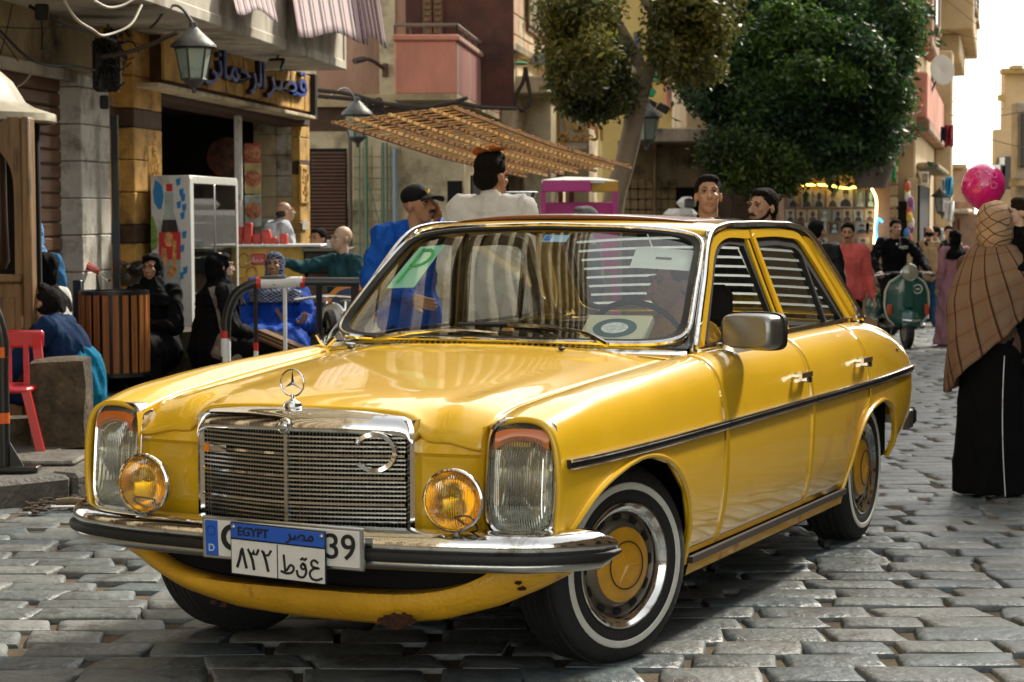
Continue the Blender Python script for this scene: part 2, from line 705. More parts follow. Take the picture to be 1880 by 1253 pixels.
M_pink_d = mat('dusty_brown_pink_plaster', (.38, .22, .145), .85, var=.35, vscale=1.2, bump=.3, bscale=12, dirt=(.17, .11, .07), dscale=1.1, damt=.6, stretch=(1, 1, .35))
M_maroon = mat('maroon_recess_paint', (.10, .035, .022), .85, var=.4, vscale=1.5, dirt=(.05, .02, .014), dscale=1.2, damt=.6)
M_shut = mat('brown_roller_shutter', (.22, .105, .05), .5, var=.25, vscale=2, dirt=(.05, .025, .014), dscale=2, damt=.5, stretch=(.3, .3, 3))
M_shut_d = mat('dark_roller_shutter', (.10, .045, .025), .55, var=.25)
M_wood = mat('weathered_wood', (.16, .082, .03), .6, var=.35, vscale=5, stretch=(6, 6, .5), bump=.3, bscale=30)
M_woodslat = mat('varnished_slat', (.30, .105, .022), .45, var=.35, vscale=4, stretch=(8, 8, .5), bump=.2, bscale=30, dirt=(.08, .03, .01), dscale=6, damt=.3)
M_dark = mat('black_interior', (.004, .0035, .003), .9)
M_blackp = mat('black_painted_steel', (.010, .010, .010), .35, coat=.3)
M_cable = mat('black_cable', (.012, .011, .010), .6)
M_cable_p = mat('pale_cable', (.40, .35, .26), .6)
M_white = mat('white_paint', (.72, .71, .68), .5, var=.1, vscale=10, dirt=(.20, .17, .14), dscale=14, damt=.3)
M_red = mat('red_paint', (.55, .025, .018), .4)


def YA(u, d=0.0):
    return (5.45 - d) / (.12 - (u - 940) / 3840.8)


def PA(u, z, d=0.0, back=0.0):
    """point on the street front of the left row, seen in column u, d metres proud"""
    Y = YA(u, d)
    X = (u - 940) / 3840.8 * Y
    return Vector((X - back * .9929, Y + back * .1191, z))


DA = Vector((.1191, .9929, 0))
NA = Vector((.9929, -.1191, 0))
RA = atan2(DA.y, DA.x)


def abox(name, u0, u1, z0, z1, d0, d1, m, parent=None, b=.01, smooth=30):
    """box on the left row between columns u0 and u1 (measured on its own front plane d1)"""
    a, c = PA(u0, 0, d1), PA(u1, 0, d1)
    L = (c - a).length
    mid = (a + c) / 2 - NA * (d1 - d0) / 2
    o = MB().bbox((mid.x, mid.y, (z0 + z1) / 2), (L, d1 - d0, z1 - z0), b, rz=RA)
    return o.build(name, m, parent, smooth=smooth)


# ---- left shop row
shop = thing('shop_building', 'old shop building at left with yellow stone pillars and a blue lettered sign', 'building')
# solid behind the shutter and pillars
abox('wall', -420, 198, .1, 2.55, -2.0, -.16, M_plaster, shop, .01)
abox('upper_wall', -420, 207, 2.53, 5.2, -2.0, .02, M_plaster, shop, .02)
abox('upper_wall', 207, 585, 3.0, 5.2, -2.0, .0, M_plaster, shop, .02)
# unseen upper storeys: dark wall, pale bands shaped to reflect as windscreen stripes
_m = Vector((-5.45 + .12 * 15, 15, 14)) - NA * 1.0
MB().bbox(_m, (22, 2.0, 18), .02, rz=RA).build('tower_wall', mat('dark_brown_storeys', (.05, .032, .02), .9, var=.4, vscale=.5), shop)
for k in range(15):
    MB().bbox((_m.x + .9929 * 1.15, _m.y - .1191 * 1.15, 5.6 + k * 1.22), (21.5, .35, .46), .04, rz=RA).build('reflected_band', M_plaster_l, shop)
abox('lintel_ledge', -420, 200, 2.47, 2.56, .0, .07, M_slabc, shop, .012)
# projecting balcony slab with parapet
c0, c1 = YA(-600, 1.0), YA(640, 1.0)
abox('balcony_slab', -500, 640, 2.96, 3.06, -.05, 1.0, M_slabc, shop, .012)
abox('balcony_parapet', -500, 640, 3.04, 4.6, .86, .985, M_slabc, shop, .02)
a_, c_ = PA(640, 3.8, 1.0), PA(640, 3.8, 1.0) - NA * 1.0
MB().bbox(((a_ + c_) / 2 - DA * .07), (1.0, .12, 1.55), .02, rz=RA - pi / 2).build('parapet_end', M_slabc, shop)
# roller shutter of slats
sh = thing('roller_shutter', None, None)
sh.parent = shop
zz = .13
random.seed(2)
while zz < 2.47:
    abox('shutter_slat', -60, 149, zz, zz + .108, -.12, -.07 + random.uniform(-.003, .003), M_shut, sh, .014, 30)
    zz += .113
abox('shutter_guide', 149, 153, .1, 2.5, -.14, .0, M_chrome_dull, sh, .004)
# white tiled pillar (front and street faces)
zz = .11
while zz < 2.5:
    h = .285
    abox('marble_tile', 153.5, 206, zz, min(zz + h, 2.53), -.15, .10 + random.uniform(-.002, .002), M_tile_w, shop, .008, 20)
    zz += h + .006
# yellow stone pillars in courses
def pillar(u0, u1, d0, d1, ztop, bands):
    zz = .11
    k = 0
    while zz < ztop:
        h = .155 if k in bands else .265
        m = M_stone_band if k in bands else random.choice([M_stone_y, M_stone_y2])
        if k in bands:
            h = .15
        abox('stone_block', u0, u1, zz, min(zz + h, ztop), d0, d1 + random.uniform(-.004, .004), m, shop, .008, 20)
        zz += h + .006
        k += 1


pillar(250, 301, -.12, .22, 2.96, (4, 8))
pillar(206, 250, -.4, .10, 2.96, (4, 8))
pillar(553, 571, .0, .10, 2.52, (3, 7))
# carved relief panel on the pillar
cp = MB()
random.seed(8)
def carve(u0, u1, z0, z1, d):
    a, c = PA(u0, 0, d), PA(u1, 0, d)
    mb = MB()
    for k in range(26):
        u, z = random.uniform(.15, .85), random.uniform(z0, z1)
        p = a.lerp(c, u)
        p.z = z
        t = random.uniform(0, 6)
        r = random.uniform(.02, .05)
        pts = [p + DA * (r * cos(t + q)) * (1 - q * .12) + Vector((0, 0, r * sin(t + q) * (1 - q * .12))) for q in np.linspace(0, 4, 9)]
        mb.tube(pts, .007, n=5)
    return mb


pan = abox('carved_panel', 277, 300, 1.62, 2.02, .2, .232, M_stone_y, shop, .01)
r_ = carve(278, 299, 1.66, 1.98, .235).build('carved_relief', M_stone_y2, pan)
r_['kind'] = 'stuff'
pan = abox('carved_panel', 555, 570, 1.55, 2.0, .09, .125, M_stone_y, shop, .01)
r_ = carve(556, 569, 1.6, 1.95, .128).build('carved_relief', M_stone_y2, pan)
r_['kind'] = 'stuff'
abox('paper_notice', 228, 256, 1.44, 1.53, .1, .104, mat('grey_notice', (.30, .28, .27), .7, var=.5, vscale=40), shop, .001)
abox('paper_notice', 557, 567, 1.25, 1.36, .125, .13, mat('pale_notice', (.5, .47, .42), .7, var=.5, vscale=40), shop, .001)
# dark shop room
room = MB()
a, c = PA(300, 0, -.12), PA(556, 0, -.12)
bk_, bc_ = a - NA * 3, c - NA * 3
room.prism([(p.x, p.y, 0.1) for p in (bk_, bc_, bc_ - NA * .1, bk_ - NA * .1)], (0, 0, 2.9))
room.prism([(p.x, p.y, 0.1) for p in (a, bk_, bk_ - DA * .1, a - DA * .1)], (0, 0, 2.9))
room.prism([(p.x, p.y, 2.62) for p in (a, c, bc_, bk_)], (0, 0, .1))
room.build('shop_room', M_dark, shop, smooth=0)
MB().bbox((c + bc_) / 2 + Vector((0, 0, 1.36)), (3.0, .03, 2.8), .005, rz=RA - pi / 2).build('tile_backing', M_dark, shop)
# tiled right-hand wall of the room, facing the street corner
random.seed(4)
w0, w1 = c - NA * .02 - DA * .05, c - NA * .58 - DA * .05
nx_, nz_ = 2, 10
for i in range(nx_):
    for k in range(nz_):
        p = w0.lerp(w1, (i + .5) / nx_)
        z = .14 + (k + .5) * .25
        MB().bbox((p.x, p.y, z), (.275, .03, .244), .006, rz=RA - pi / 2).build('wall_tile', random.choice([M_tile_w, M_plaster_l, M_plaster_l]), shop, smooth=20)
# metal sill and overhead edge
abox('lintel', 300, 572, 2.44, 2.56, -.2, .2, M_stone_band, shop, .01)
abox('white_post', 443, 448, .11, 2.50, .02, .08, M_white, shop, .006)

# shop sign
sign = thing('shop_sign', 'long yellow stone shop sign with raised dark blue arabic letters above the kiosk', 'sign')
abox('sign_board', 303, 584, 2.53, 3.0, .10, .33, M_stone_band, sign, .01)
n_p = 9
for k in range(n_p):
    u0 = YA(303, .35), YA(584, .35)
    ya, yb = u0[0] + (u0[1] - u0[0]) * (k + .03) / n_p, u0[0] + (u0[1] - u0[0]) * (k + .97) / n_p
    mid = Vector((-5.45 + .35 + .12 * (ya + yb) / 2, (ya + yb) / 2, 2.775))
    MB().bbox(mid, ((yb - ya) * 1.007, .03, .40), .006, rz=RA).build('sign_panel', random.choice([M_stone_y, M_stone_y2]), sign, smooth=20)
abox('sign_ledge', 297, 586, 2.49, 2.53, .05, .42, M_plaster_l, sign, .008)
abox('sign_frame', 582, 586, 2.49, 3.0, .05, .42, M_black, sign, .004)
M_sign_blue = mat('dark_blue_letter_face', (.02, .075, .36), .35, coat=.4, var=.15, vscale=8)
M_letter_side = mat('letter_return', (.03, .012, .006), .6)
Rs = Matrix((-DA * -1, Vector((0, 0, 1)), NA)).transposed()
Rs = Matrix((DA, Vector((0, 0, 1)), DA.cross(Vector((0, 0, 1))))).transposed()
wordz = 'ﻗﺼﺮ'[::-1], 'ﺍﻟﺮﺣﻤﺎﻧﻰ'[::-1]
for wtxt, um, size, nm in ((wordz[0], 528, .78, 'sign_word'), (wordz[1], 432, .62, 'sign_word')):
    p = PA(um, 2.80 if um > 500 else 2.79, .38)
    o1 = text_mesh(nm, wtxt, size, M_letter_side, p, Rs, .05, .012, parent=sign)
    o2 = text_mesh(nm, wtxt, size, M_sign_blue, p + NA * .032, Rs, .012, .006, parent=sign)
    me = o1.data
    xs = [v.co.x for v in me.vertices]
    ys = [v.co.y for v in me.vertices]
    tw = (YA(577, .38) - YA(505, .38)) if um > 500 else (YA(500, .38) - YA(386, .38))
    fx = tw / (max(xs) - min(xs))
    fy = .37 / (max(ys) - min(ys))
    cy = (max(ys) + min(ys)) / 2
    for o in (o1, o2):
        for v in o.data.vertices:
            v.co.x *= fx
            v.co.y = (v.co.y - cy) * fy
# floodlight by the sign
fld = thing('flood_light', 'small square floodlight fixed above the blue lettered shop sign', 'lamp')
p = at(508, 118, 20.2)
MB().bbox(p, (.17, .05, .15), .01, R=(Matrix.Rotation(-.3, 3, 'Z') @ Matrix.Rotation(-.7, 3, 'X'))).build('lamp_body', M_blackp, fld)
MB().bbox(p + Vector((-.02, -.03, -.012)), (.15, .02, .12), .006, R=(Matrix.Rotation(-.3, 3, 'Z') @ Matrix.Rotation(-.7, 3, 'X'))).build('lamp_glass', mat('pale_lamp_glass', (.55, .50, .36), .2), fld)
MB().tube([p + Vector((0, .03, .03)), p + Vector((.02, .1, .12)), p + Vector((.02, .12, .22))], .012, n=6).build('bracket', M_blackp, fld)

# striped awning cloths over the balcony edge
def stripe_mat(name, c1, c2, c3=None, scale=18, axis='X'):
    m = bpy.data.materials.new(name)
    m.use_nodes = True
    n, l = m.node_tree.nodes, m.node_tree.links
    b = n['Principled BSDF']
    b.inputs['Roughness'].default_value = .85
    tc = n.new('ShaderNodeTexCoord')
    sp_ = n.new('ShaderNodeSeparateXYZ')
    l.new(tc.outputs['UV'], sp_.inputs[0])
    mt = n.new('ShaderNodeMath')
    mt.operation = 'MULTIPLY'
    mt.inputs[1].default_value = scale
    l.new(sp_.outputs[0 if axis == 'X' else 1], mt.inputs[0])
    fr = n.new('ShaderNodeMath')
    fr.operation = 'FRACT'
    l.new(mt.outputs[0], fr.inputs[0])
    rp = n.new('ShaderNodeValToRGB')
    rp.color_ramp.interpolation = 'CONSTANT'
    e = rp.color_ramp.elements
    e[0].color = (*c1, 1)
    e[0].position = 0
    e[1].color = (*c2, 1)
    e[1].position = .45
    if c3:
        x = e.new(.72)
        x.color = (*c3, 1)
        x = e.new(.86)
        x.color = (*c2, 1)
    l.new(fr.outputs[0], rp.inputs[0])
    l.new(rp.outputs[0], b.inputs['Base Color'])
    return m


def uvgrid(G, name, m, parent=None, solid=.004, smooth=60):
    nu, nv = len(G), len(G[0])
    o = MB().grid(G).build(name, m, parent, smooth=smooth, solid=solid)
    me = o.data
    uv = me.uv_layers.new(name='UVMap')
    for lp in me.loops:
        i, j = divmod(lp.vertex_index, nv)
        uv.data[lp.index].uv = (i / (nu - 1), j / (nv - 1))
    return o


M_awn = stripe_mat('striped_awning_cloth', (.60, .44, .44), (.13, .10, .11), (.62, .50, .48), 7)
for (ua, ub, va, vb, nm, lab) in ((415, 490, -60, 18, 'awning_cloth', 'small striped awning cloth hanging over the balcony edge, left of a larger one'),
                                  (528, 655, -70, 60, 'awning_cloth', 'large pink and grey striped awning cloth hanging over the balcony edge'),
                                  (635, 690, -60, 68, 'awning_cloth', 'narrow striped awning cloth at the outer corner of the balcony')):
    G = []
    for i in range(22):
        t = i / 21
        u = ua + (ub - ua) * t
        row = []
        for j in range(9):
            s_ = j / 8
            Y = YA(min(u, 640), 1.0) - .1 - .25 * s_ + .02 * sin(i * 1.9)
            v = va + (vb - va) * s_ + (8 * sin(t * 7 + 1) + 14 * t) * s_
            row.append(at(u + 22 * s_, v, Y))
        G.append(row)
    tag(uvgrid(G, nm, M_awn), lab, 'awning', 'striped awning cloths')

# cables along the left row
random.seed(21)
def cable(pts, r, m=M_cable, lab=None, n=30):
    P = smoothpath([tuple(at(u, v, Y)) for u, v, Y in pts], n)
    o = MB().tube(P, r, n=5).build('cable', m)
    return tag(o, lab or 'cable', 'cable')


cable([(55, 8, 14.6), (75, 20, 14.6), (130, 45, 15), (180, 60, 15.6), (215, 75, 16)], .012, lab='thick black cable running from the junction box to the dark corner')
cable([(0, 52, 14), (48, 100, 14.3), (90, 118, 14.7), (130, 118, 15.2), (175, 127, 15.8)], .010, lab='black cable drooping along the beige lintel above the brown shutter')
cable([(0, 60, 13.6), (20, 88, 13.8), (35, 110, 14)], .005, lab='thin black wire hanging at the far top left')
cable([(120, 0, 13.6), (135, 25, 13.7), (170, 52, 14), (200, 62, 14.4), (240, 45, 14.6), (262, 8, 14.8)], .010, M_cable_p, 'pale cable looping beneath the balcony soffit')
cable([(175, 0, 13.4), (200, 12, 13.5), (225, 9, 13.6), (250, -4, 13.7)], .010, M_cable_p, 'short pale cable loop at the top beside the balcony')
cable([(190, 102, 16), (235, 95, 15.9), (280, 80, 15.8), (310, 66, 15.6), (330, 58, 15.4)], .018, mat('grey_cable_bundle', (.10, .08, .055), .8), 'grey cable bundle reaching to the lantern')
cable([(78, 22, 14.6), (79, 60, 14.6), (78, 90, 14.6)], .006, lab='single wire hanging down from the junction box')
cable([(0, 47, 14.3), (50, 50, 14.4), (120, 47, 14.8)], .004, lab='thin level wire across the beige upper wall')
cable([(25, 5, 14.4), (15, 50, 14.4), (2, 100, 14.4)], .004, lab='slanting wire at the far left of the upper wall')
cable([(60, 132, 15), (45, 150, 14.9), (30, 158, 14.8), (0, 150, 14.6)], .007, M_cable_p, 'dusty cable drooping before the top of the shutter')
jb = MB().bbox(at(79, 20, 14.5), (.09, .06, .11), .01)
tag(jb.build('junction_box', M_cable), 'black junction box at the top left of the beige wall', 'electrical box')
# tangle of wires and meters in the dark corner between the pillars
random.seed(9)
mb = MB()
for k in range(46):
    u, v = random.uniform(183, 215), random.uniform(50, 150)
    pts = [(u, v, 16.2)]
    for q in range(4):
        u += random.uniform(-14, 18)
        v += random.uniform(-14, 22)
        pts.append((min(max(u, 176), 300 - .6 * abs(v - 60)), min(v, 165), 16.2 + random.uniform(-.1, .3)))
    mb.tube(smoothpath([tuple(at(*p)) for p in pts], 14), random.uniform(.003, .009), n=4)
w_ = mb.build('wire_tangle', M_cable)
tag(w_, 'tangle of black wires in the corner between white and yellow pillars', 'wires', kind='stuff')
tag(MB().bbox(at(198, 118, 16.6), (.22, .12, .42), .03).build('meter_box', M_blackp), 'black meter box wrapped in wires above the white pillar', 'electrical box')
tag(MB().bbox(at(193, 186, 16.85), (.07, .05, .11), .01).build('wall_switch_box', M_blackp), 'small black box on the white tiled pillar', 'electrical box')
p = at(211, 210, 17.0)
tag(MB().box((p.x, p.y, (p.z + .1) / 2), (.055, .05, p.z - .1)).build('black_post', M_blackp, smooth=0), 'tall black post between the white pillar and the yellow pillar', 'post')


# ---- lanterns
def lantern(c, s, label, name='street_lantern', arm=None, glassc=(.28, .36, .30)):
    L = thing(name, label, 'lantern', c, .3, 'glass street lanterns')
    gm_ = mat('frosted_lantern_glass', glassc, .25, coat=.6, dirt=(.12, .12, .09), dscale=9, damt=.4)
    fm = mat('grey_lantern_metal', (.10, .10, .09), .5, metal=.5, bump=.2)

    def hexring(r, z, k=6):
        return [(r * cos(2 * pi * i / k), r * sin(2 * pi * i / k), z) for i in range(k)]
    a, b_ = hexring(.13 * s, -.02 * s), hexring(.085 * s, -.24 * s)
    for i in range(6):
        j = (i + 1) % 6
        MB().add([a[i], a[j], b_[j], b_[i]], [(0, 1, 2, 3)]).build('lantern_pane', gm_, L, smooth=0)
        MB().tube([a[i], b_[i]], .008 * s, n=5).build('lantern_rib', fm, L)
    MB().tube(a, .010 * s, n=5, closed=True).build('upper_ring', fm, L)
    MB().tube(b_, .010 * s, n=5, closed=True).build('lower_ring', fm, L)
    G = [[Vector(p) for p in (hexring(r, z, 12) + hexring(r, z, 12)[:1])] for r, z in ((.165 * s, -.015 * s), (.16 * s, .005 * s), (.11 * s, .05 * s), (.055 * s, .10 * s), (.03 * s, .125 * s), (.028 * s, .16 * s), (.001, .17 * s))]
    MB().grid(G).build('lantern_roof', fm, L, smooth=40)
    MB().lathe([(.085 * s, -.24 * s), (.06 * s, -.27 * s), (.02 * s, -.30 * s), (.015 * s, -.335 * s), (.001, -.34 * s)], (0, 0, 0), (0, 0, 1), 12).build('lantern_finial', fm, L)
    if arm:
        MB().tube(smoothpath(arm, 16), .012, n=6).build('lantern_arm', M_blackp, L)
    return L


lantern(at(357, 82, 15.6), 1.05, 'green glazed street lantern hanging in front of the blue lettered sign', arm=[(0, 0, .16), (-.05, .1, .26), (-.2, .9, .20)])
lantern(at(657, 208, 28.5), 1.35, 'grey topped lantern seen just above the left end of the bamboo rack', arm=[(0, 0, .16), (0, .3, .3), (0, 2, .3)])
lantern(at(1188, 214, 30), 1.45, 'glass street lantern hanging to the right of the leaning tree trunk', arm=[(0, 0, .2), (0, .2, .4), (-.3, .4, .55)])
lantern(at(1731, 362, 40), 1.3, 'small white glass lantern by the far right shops near the balloon', glassc=(.6, .62, .58))

# ---- kiosk at the far left with a pale canopy
ki = thing('wooden_kiosk', 'wooden kiosk with dark arched opening and pale domed canopy at the left edge', 'kiosk')
KY = 12.6
def kb(u0, v0, u1, v1, Y, th, name, m, b=.008, parent=None, smooth=30):
    a, c = at(u0, v0, Y), at(u1, v1, Y)
    return MB().bbox(((a.x + c.x) / 2, Y + th / 2, (a.z + c.z) / 2), (abs(c.x - a.x), th, abs(a.z - c.z)), b).build(name, m, parent, smooth=smooth)


M_kwood = mat('kiosk_wood', (.20, .11, .038), .55, var=.35, vscale=3, stretch=(5, 5, .6), bump=.25, bscale=20, dirt=(.05, .025, .01), dscale=5, damt=.4)
zb = .11
a, c = at(-260, 240, KY), at(57, 240, KY)
ztop = 2.02
MB().bbox(((c.x - .035), KY + .07, (zb + ztop) / 2), (.06, .14, ztop - zb), .012).build('corner_post', M_kwood, ki)
xr_, xl_ = c.x - .07, c.x - .56
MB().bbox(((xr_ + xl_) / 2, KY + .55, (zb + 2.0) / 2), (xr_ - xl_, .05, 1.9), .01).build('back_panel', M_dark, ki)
# arch opening in a board
arch = []
cxm, rad = (xr_ + xl_) / 2, (xr_ - xl_) / 2 - .045
zsp = 1.56
outer = [(xr_, 1.05), (xr_, ztop), (xl_, ztop), (xl_, 1.05)]
inner = [(cxm + rad, 1.05)] + [(cxm + rad * cos(t), zsp + .30 * (sin(t) ** .8) * 1.0) for t in np.linspace(0, pi, 15)] + [(cxm - rad, 1.05)]
mb = MB()
ring_o = []
for (x, z) in inner:
    if z <= 1.06:
        ring_o.append((xr_ if x > cxm else xl_, 1.05))
    else:
        t = atan2(z - zsp, x - cxm)
        k = max(abs(cos(t)) / ((xr_ - xl_) / 2), abs(sin(t)) / (ztop - zsp), 1e-4)
        ring_o.append((cxm + cos(t) / k, zsp + sin(t) / k))
n = len(inner)
for f in (0, .05):
    mb.add([(x, KY + .04 + f, z) for x, z in inner] + [(x, KY + .04 + f, z) for x, z in ring_o], [(i, i + 1, n + i + 1, n + i) for i in range(n - 1)])
mb.add([(x, KY + .04, z) for x, z in inner] + [(x, KY + .09, z) for x, z in inner], [(i, i + 1, n + i + 1, n + i) for i in range(n - 1)])
mb.build('arch_board', M_kwood, ki, smooth=0)
MB().lathe([(.035, 0), (.06, .05), (.05, .3), (.045, .75), (.055, .80), (.001, .82)], (cxm + .06, KY + .25, 1.10), (0, 0, 1), 14).build('water_jar', mat('dark_bronze', (.035, .018, .008), .4, metal=.4), ki)
for x0, x1, nm in ((xl_, cxm - .005, 'lower_panel'), (cxm + .005, xr_, 'lower_panel')):
    MB().bbox(((x0 + x1) / 2, KY + .06, (zb + 1.04) / 2), (x1 - x0, .05, .92), .02).build(nm, M_kwood, ki)
    MB().bbox(((x0 + x1) / 2, KY + .03, .66), ((x1 - x0) * .6, .02, .55), .008).build('raised_field', M_kwood, ki)
MB().bbox((cxm, KY + .03, 1.05), (xr_ - xl_, .05, .05), .01).build('middle_rail', M_kwood, ki)
# canopy
M_canopy = mat('pale_fibreglass', (.38, .34, .25), .5, var=.15, vscale=4, dirt=(.20, .16, .10), dscale=5, damt=.4)
G = []
R1 = at(92, 225, KY - .1)
rim = R1.x
cc = Vector((rim - .93, KY + .45, 2.0))
for k in range(25):
    a = 2 * pi * k / 24
    row = []
    for (r, z) in ((.83, .015), (.85, .03), (.845, .075), (.72, .115), (.66, .15), (.58, .28), (.42, .42), (.22, .51), (.01, .54)):
        row.append(cc + Vector((cos(a) * r, sin(a) * r * .75, z - .02)))
    G.append(row)
MB().grid(G).build('canopy', M_canopy, ki, smooth=45, solid=.012)
MB().bbox((cc.x - .05, KY + .3, 2.0), (1.2, .7, .06), .01).build('canopy_frame', M_kwood, ki)

# ---- round barrier with orange bands at the left edge
br = thing('barrier_post', 'black steel barrier post with orange bands at the left edge', 'barrier')
Yb = 10.75
p0, p1 = at(8, 870, Yb), at(8, 600, Yb)
pts = [(p0.x, Yb, .11), (p0.x, Yb, .6), (p0.x - .005, Yb, .84), (p0.x - .06, Yb, .98), (p0.x - .25, Yb, 1.05), (p0.x - .8, Yb, 1.06)]
MB().tube(smoothpath(pts, 30), .030, n=10).build('steel_tube', M_blackp, br)
for z in (.70, .36):
    MB().cyl((p0.x, Yb, z), (p0.x, Yb, z + .055), .0315, n=12).build('orange_band', mat('orange_band_paint', (.75, .13, .01), .5), br)
MB().bbox((p0.x + .03, Yb, .125), (.30, .10, .03), .006).build('foot_plate', M_blackp, br)
MB().prism([(p0.x + .03, Yb - .006, .14), (p0.x + .10, Yb - .006, .14), (p0.x + .03, Yb - .006, .26)], (0, .012, 0)).build('gusset', M_blackp, br, smooth=0)

# ---- stone block
random.seed(31)
def rough_block(c, s, m, name='stone_block', amp=.02, rz=0):
    bm = MB()
    n = 7
    for ax in range(3):
        for sg in (-1, 1):
            G = []
            for i in range(n + 1):
                row = []
                for j in range(n + 1):
                    a_, b_ = -1 + 2 * i / n, -1 + 2 * j / n
                    v = [0, 0, 0]
                    v[ax] = sg
                    v[(ax + 1) % 3] = a_
                    v[(ax + 2) % 3] = b_
                    v = Vector(v)
                    r = v.normalized() * 1.35
                    v = v.lerp(r, .16)
                    p = Vector((v.x * s[0] / 2, v.y * s[1] / 2, v.z * s[2] / 2))
                    p += noise.noise_vector(p * 6 + Vector(c)) * amp
                    row.append(p)
                G.append(row)
            bm.grid(G, flip=(sg < 0))
    o = bm.build(name, m, smooth=60)
    o.location = c
    o.rotation_euler.z = rz
    return o


M_rough = mat('rough_brown_stone', (.075, .055, .032), .95, var=.6, vscale=9, bump=1.0, bscale=30, dirt=(.16, .13, .08), dscale=7, damt=.3)
p = at(112, 745, 11.75)
tag(rough_block((p.x - .03, 11.9, .11 + .25), (.31, .24, .51), M_rough), 'rough brown stone block standing on the pavement behind the red chair', 'stone block')
p = at(30, 800, 12.0)
for z, r in ((.11, .10), (.17, .085)):
    pass
cb = MB().lathe([(.14, 0), (.14, .03), (.115, .05), (.13, .08), (.11, .11), (.11, .16), (.001, .16)], (p.x, 12.0, .11), (0, 0, 1), 20)
tag(cb.build('column_base', M_rough), 'old round stone column base under the wooden kiosk beside the red chair', 'column base')

# ---- red plastic chair
ch = thing('plastic_chair', 'glossy red plastic chair cut by the left edge beside the barrier', 'chair')
M_rp = mat('red_plastic', (.55, .02, .025), .35, coat=.4)
F1, S1 = at(98, 822, 11.75), at(68, 700, 11.75)
base = Vector((S1.x - .22, 11.75, 0))
zs = .46
MB().bbox((base.x, 11.75, zs), (.44, .42, .03), .012).build('seat', M_rp, ch)
for sx_, sy_ in ((1, -1), (1, 1), (-1, -1), (-1, 1)):
    MB().tube([(base.x + sx_ * .20, 11.75 + sy_ * .19, zs), (base.x + sx_ * .29, 11.75 + sy_ * .23, .11)], 0, sq=(.045, .03), up=(0, 1, 0)).build('leg', M_rp, ch, smooth=0)
for sx_ in (1, -1):
    MB().tube([(base.x + sx_ * .20, 11.95, zs), (base.x + sx_ * .17, 12.0, .66), (base.x + sx_ * .16, 12.03, .74)], 0, sq=(.05, .03), up=(0, 1, 0)).build('back_post', M_rp, ch, smooth=0)
MB().bbox((base.x, 12.03, .72), (.40, .03, .10), .012).build('top_rail', M_rp, ch)
for k in range(3):
    MB().box((base.x - .1 + .1 * k, 12.01, .58), (.03, .015, .22)).build('back_slat', M_rp, ch, smooth=0)

# ---- slatted litter bin
bn = thing('slatted_bin', 'round litter bin clad in upright varnished wooden slats', 'litter bin')
Ybn = 15.7
c = at(210, 610, Ybn)
rw_ = 62 / S(Ybn)
cz0, cz1 = at(210, 684, Ybn).z, at(210, 532, Ybn).z
MB().cyl((c.x, Ybn, cz0 + .01), (c.x, Ybn, cz1 - .01), rw_ * .93, n=28).build('inner_drum', M_blackp, bn)
for z in (cz0, cz1 - .012):
    MB().tube([(c.x + cos(a) * rw_, Ybn + sin(a) * rw_, z) for a in np.linspace(0, 2 * pi, 33)[:-1]], 0, sq=(.02, .03), closed=True, up=(0, 0, 1)).build('hoop', M_blackp, bn)
for k in range(22):
    a = 2 * pi * (k + .3) / 22
    MB().bbox((c.x + cos(a) * rw_, Ybn + sin(a) * rw_, (cz0 + cz1) / 2), (.048, .016, cz1 - cz0 - .03), .004, rz=a + pi / 2).build('bin_slat', M_woodslat, bn, smooth=20)
MB().bbox((c.x - rw_ - .02, Ybn + .04, (cz0 + cz1) / 2 + .03), (.07, .09, cz1 - cz0 + .1), .008).build('bin_post', M_blackp, bn)
MB().tube([(c.x - .1, Ybn, .11), (c.x, Ybn, cz0 + .02), (c.x + .1, Ybn, .11)], .02, n=6).build('bin_foot', M_blackp, bn)

# ---- hoop barrier with a white sleeve
hb = thing('hoop_barrier', 'black hoop barrier with a white sleeve and red and white painted feet', 'barrier')
Yh = 13.2
q = [at(u, v, Yh) for u, v in ((415, 700), (415, 620), (418, 575), (436, 536), (470, 518), (560, 517), (660, 518))]
pts = [(q[0].x, Yh, .11)] + [tuple(p) for p in q[1:]]
MB().tube(smoothpath(pts, 50), .030, n=12).build('hoop', M_blackp, hb)
a, b_ = at(476, 518, Yh), at(556, 517, Yh)
MB().cyl(a, b_, .036, n=14).build('white_sleeve', M_white, hb)
for w_u in (476, 556):
    a = at(w_u, 518, Yh)
    MB().cyl(a - Vector((.015, 0, 0)), a + Vector((.015, 0, 0)), .0365, n=14).build('red_band', M_red, hb)
z1 = at(0, 620, Yh).z
z2 = at(0, 606, Yh).z
MB().cyl((q[0].x, Yh, .11), (q[0].x, Yh, z1), .0315, n=12).build('white_foot', M_white, hb)
MB().cyl((q[0].x, Yh, z1), (q[0].x, Yh, z2), .0318, n=12).build('red_band', M_red, hb)
for u, wd, mm, vr in ((469, .013, M_blackp, 628), (523, .013, M_white, None), (586, .02, M_blackp, None), (652, .026, M_blackp, None)):
    a = at(u, 524, Yh)
    MB().cyl((a.x, Yh, .11), a, wd, n=8).build('upright', mm, hb)
    if vr:
        z1, z2 = at(0, 643, Yh).z, at(0, 628, Yh).z
        MB().cyl((a.x, Yh, .11), (a.x, Yh, z1), wd + .0015, n=8).build('white_foot', M_white, hb)
        MB().cyl((a.x, Yh, z1), (a.x, Yh, z2), wd + .002, n=8).build('red_band', M_red, hb)

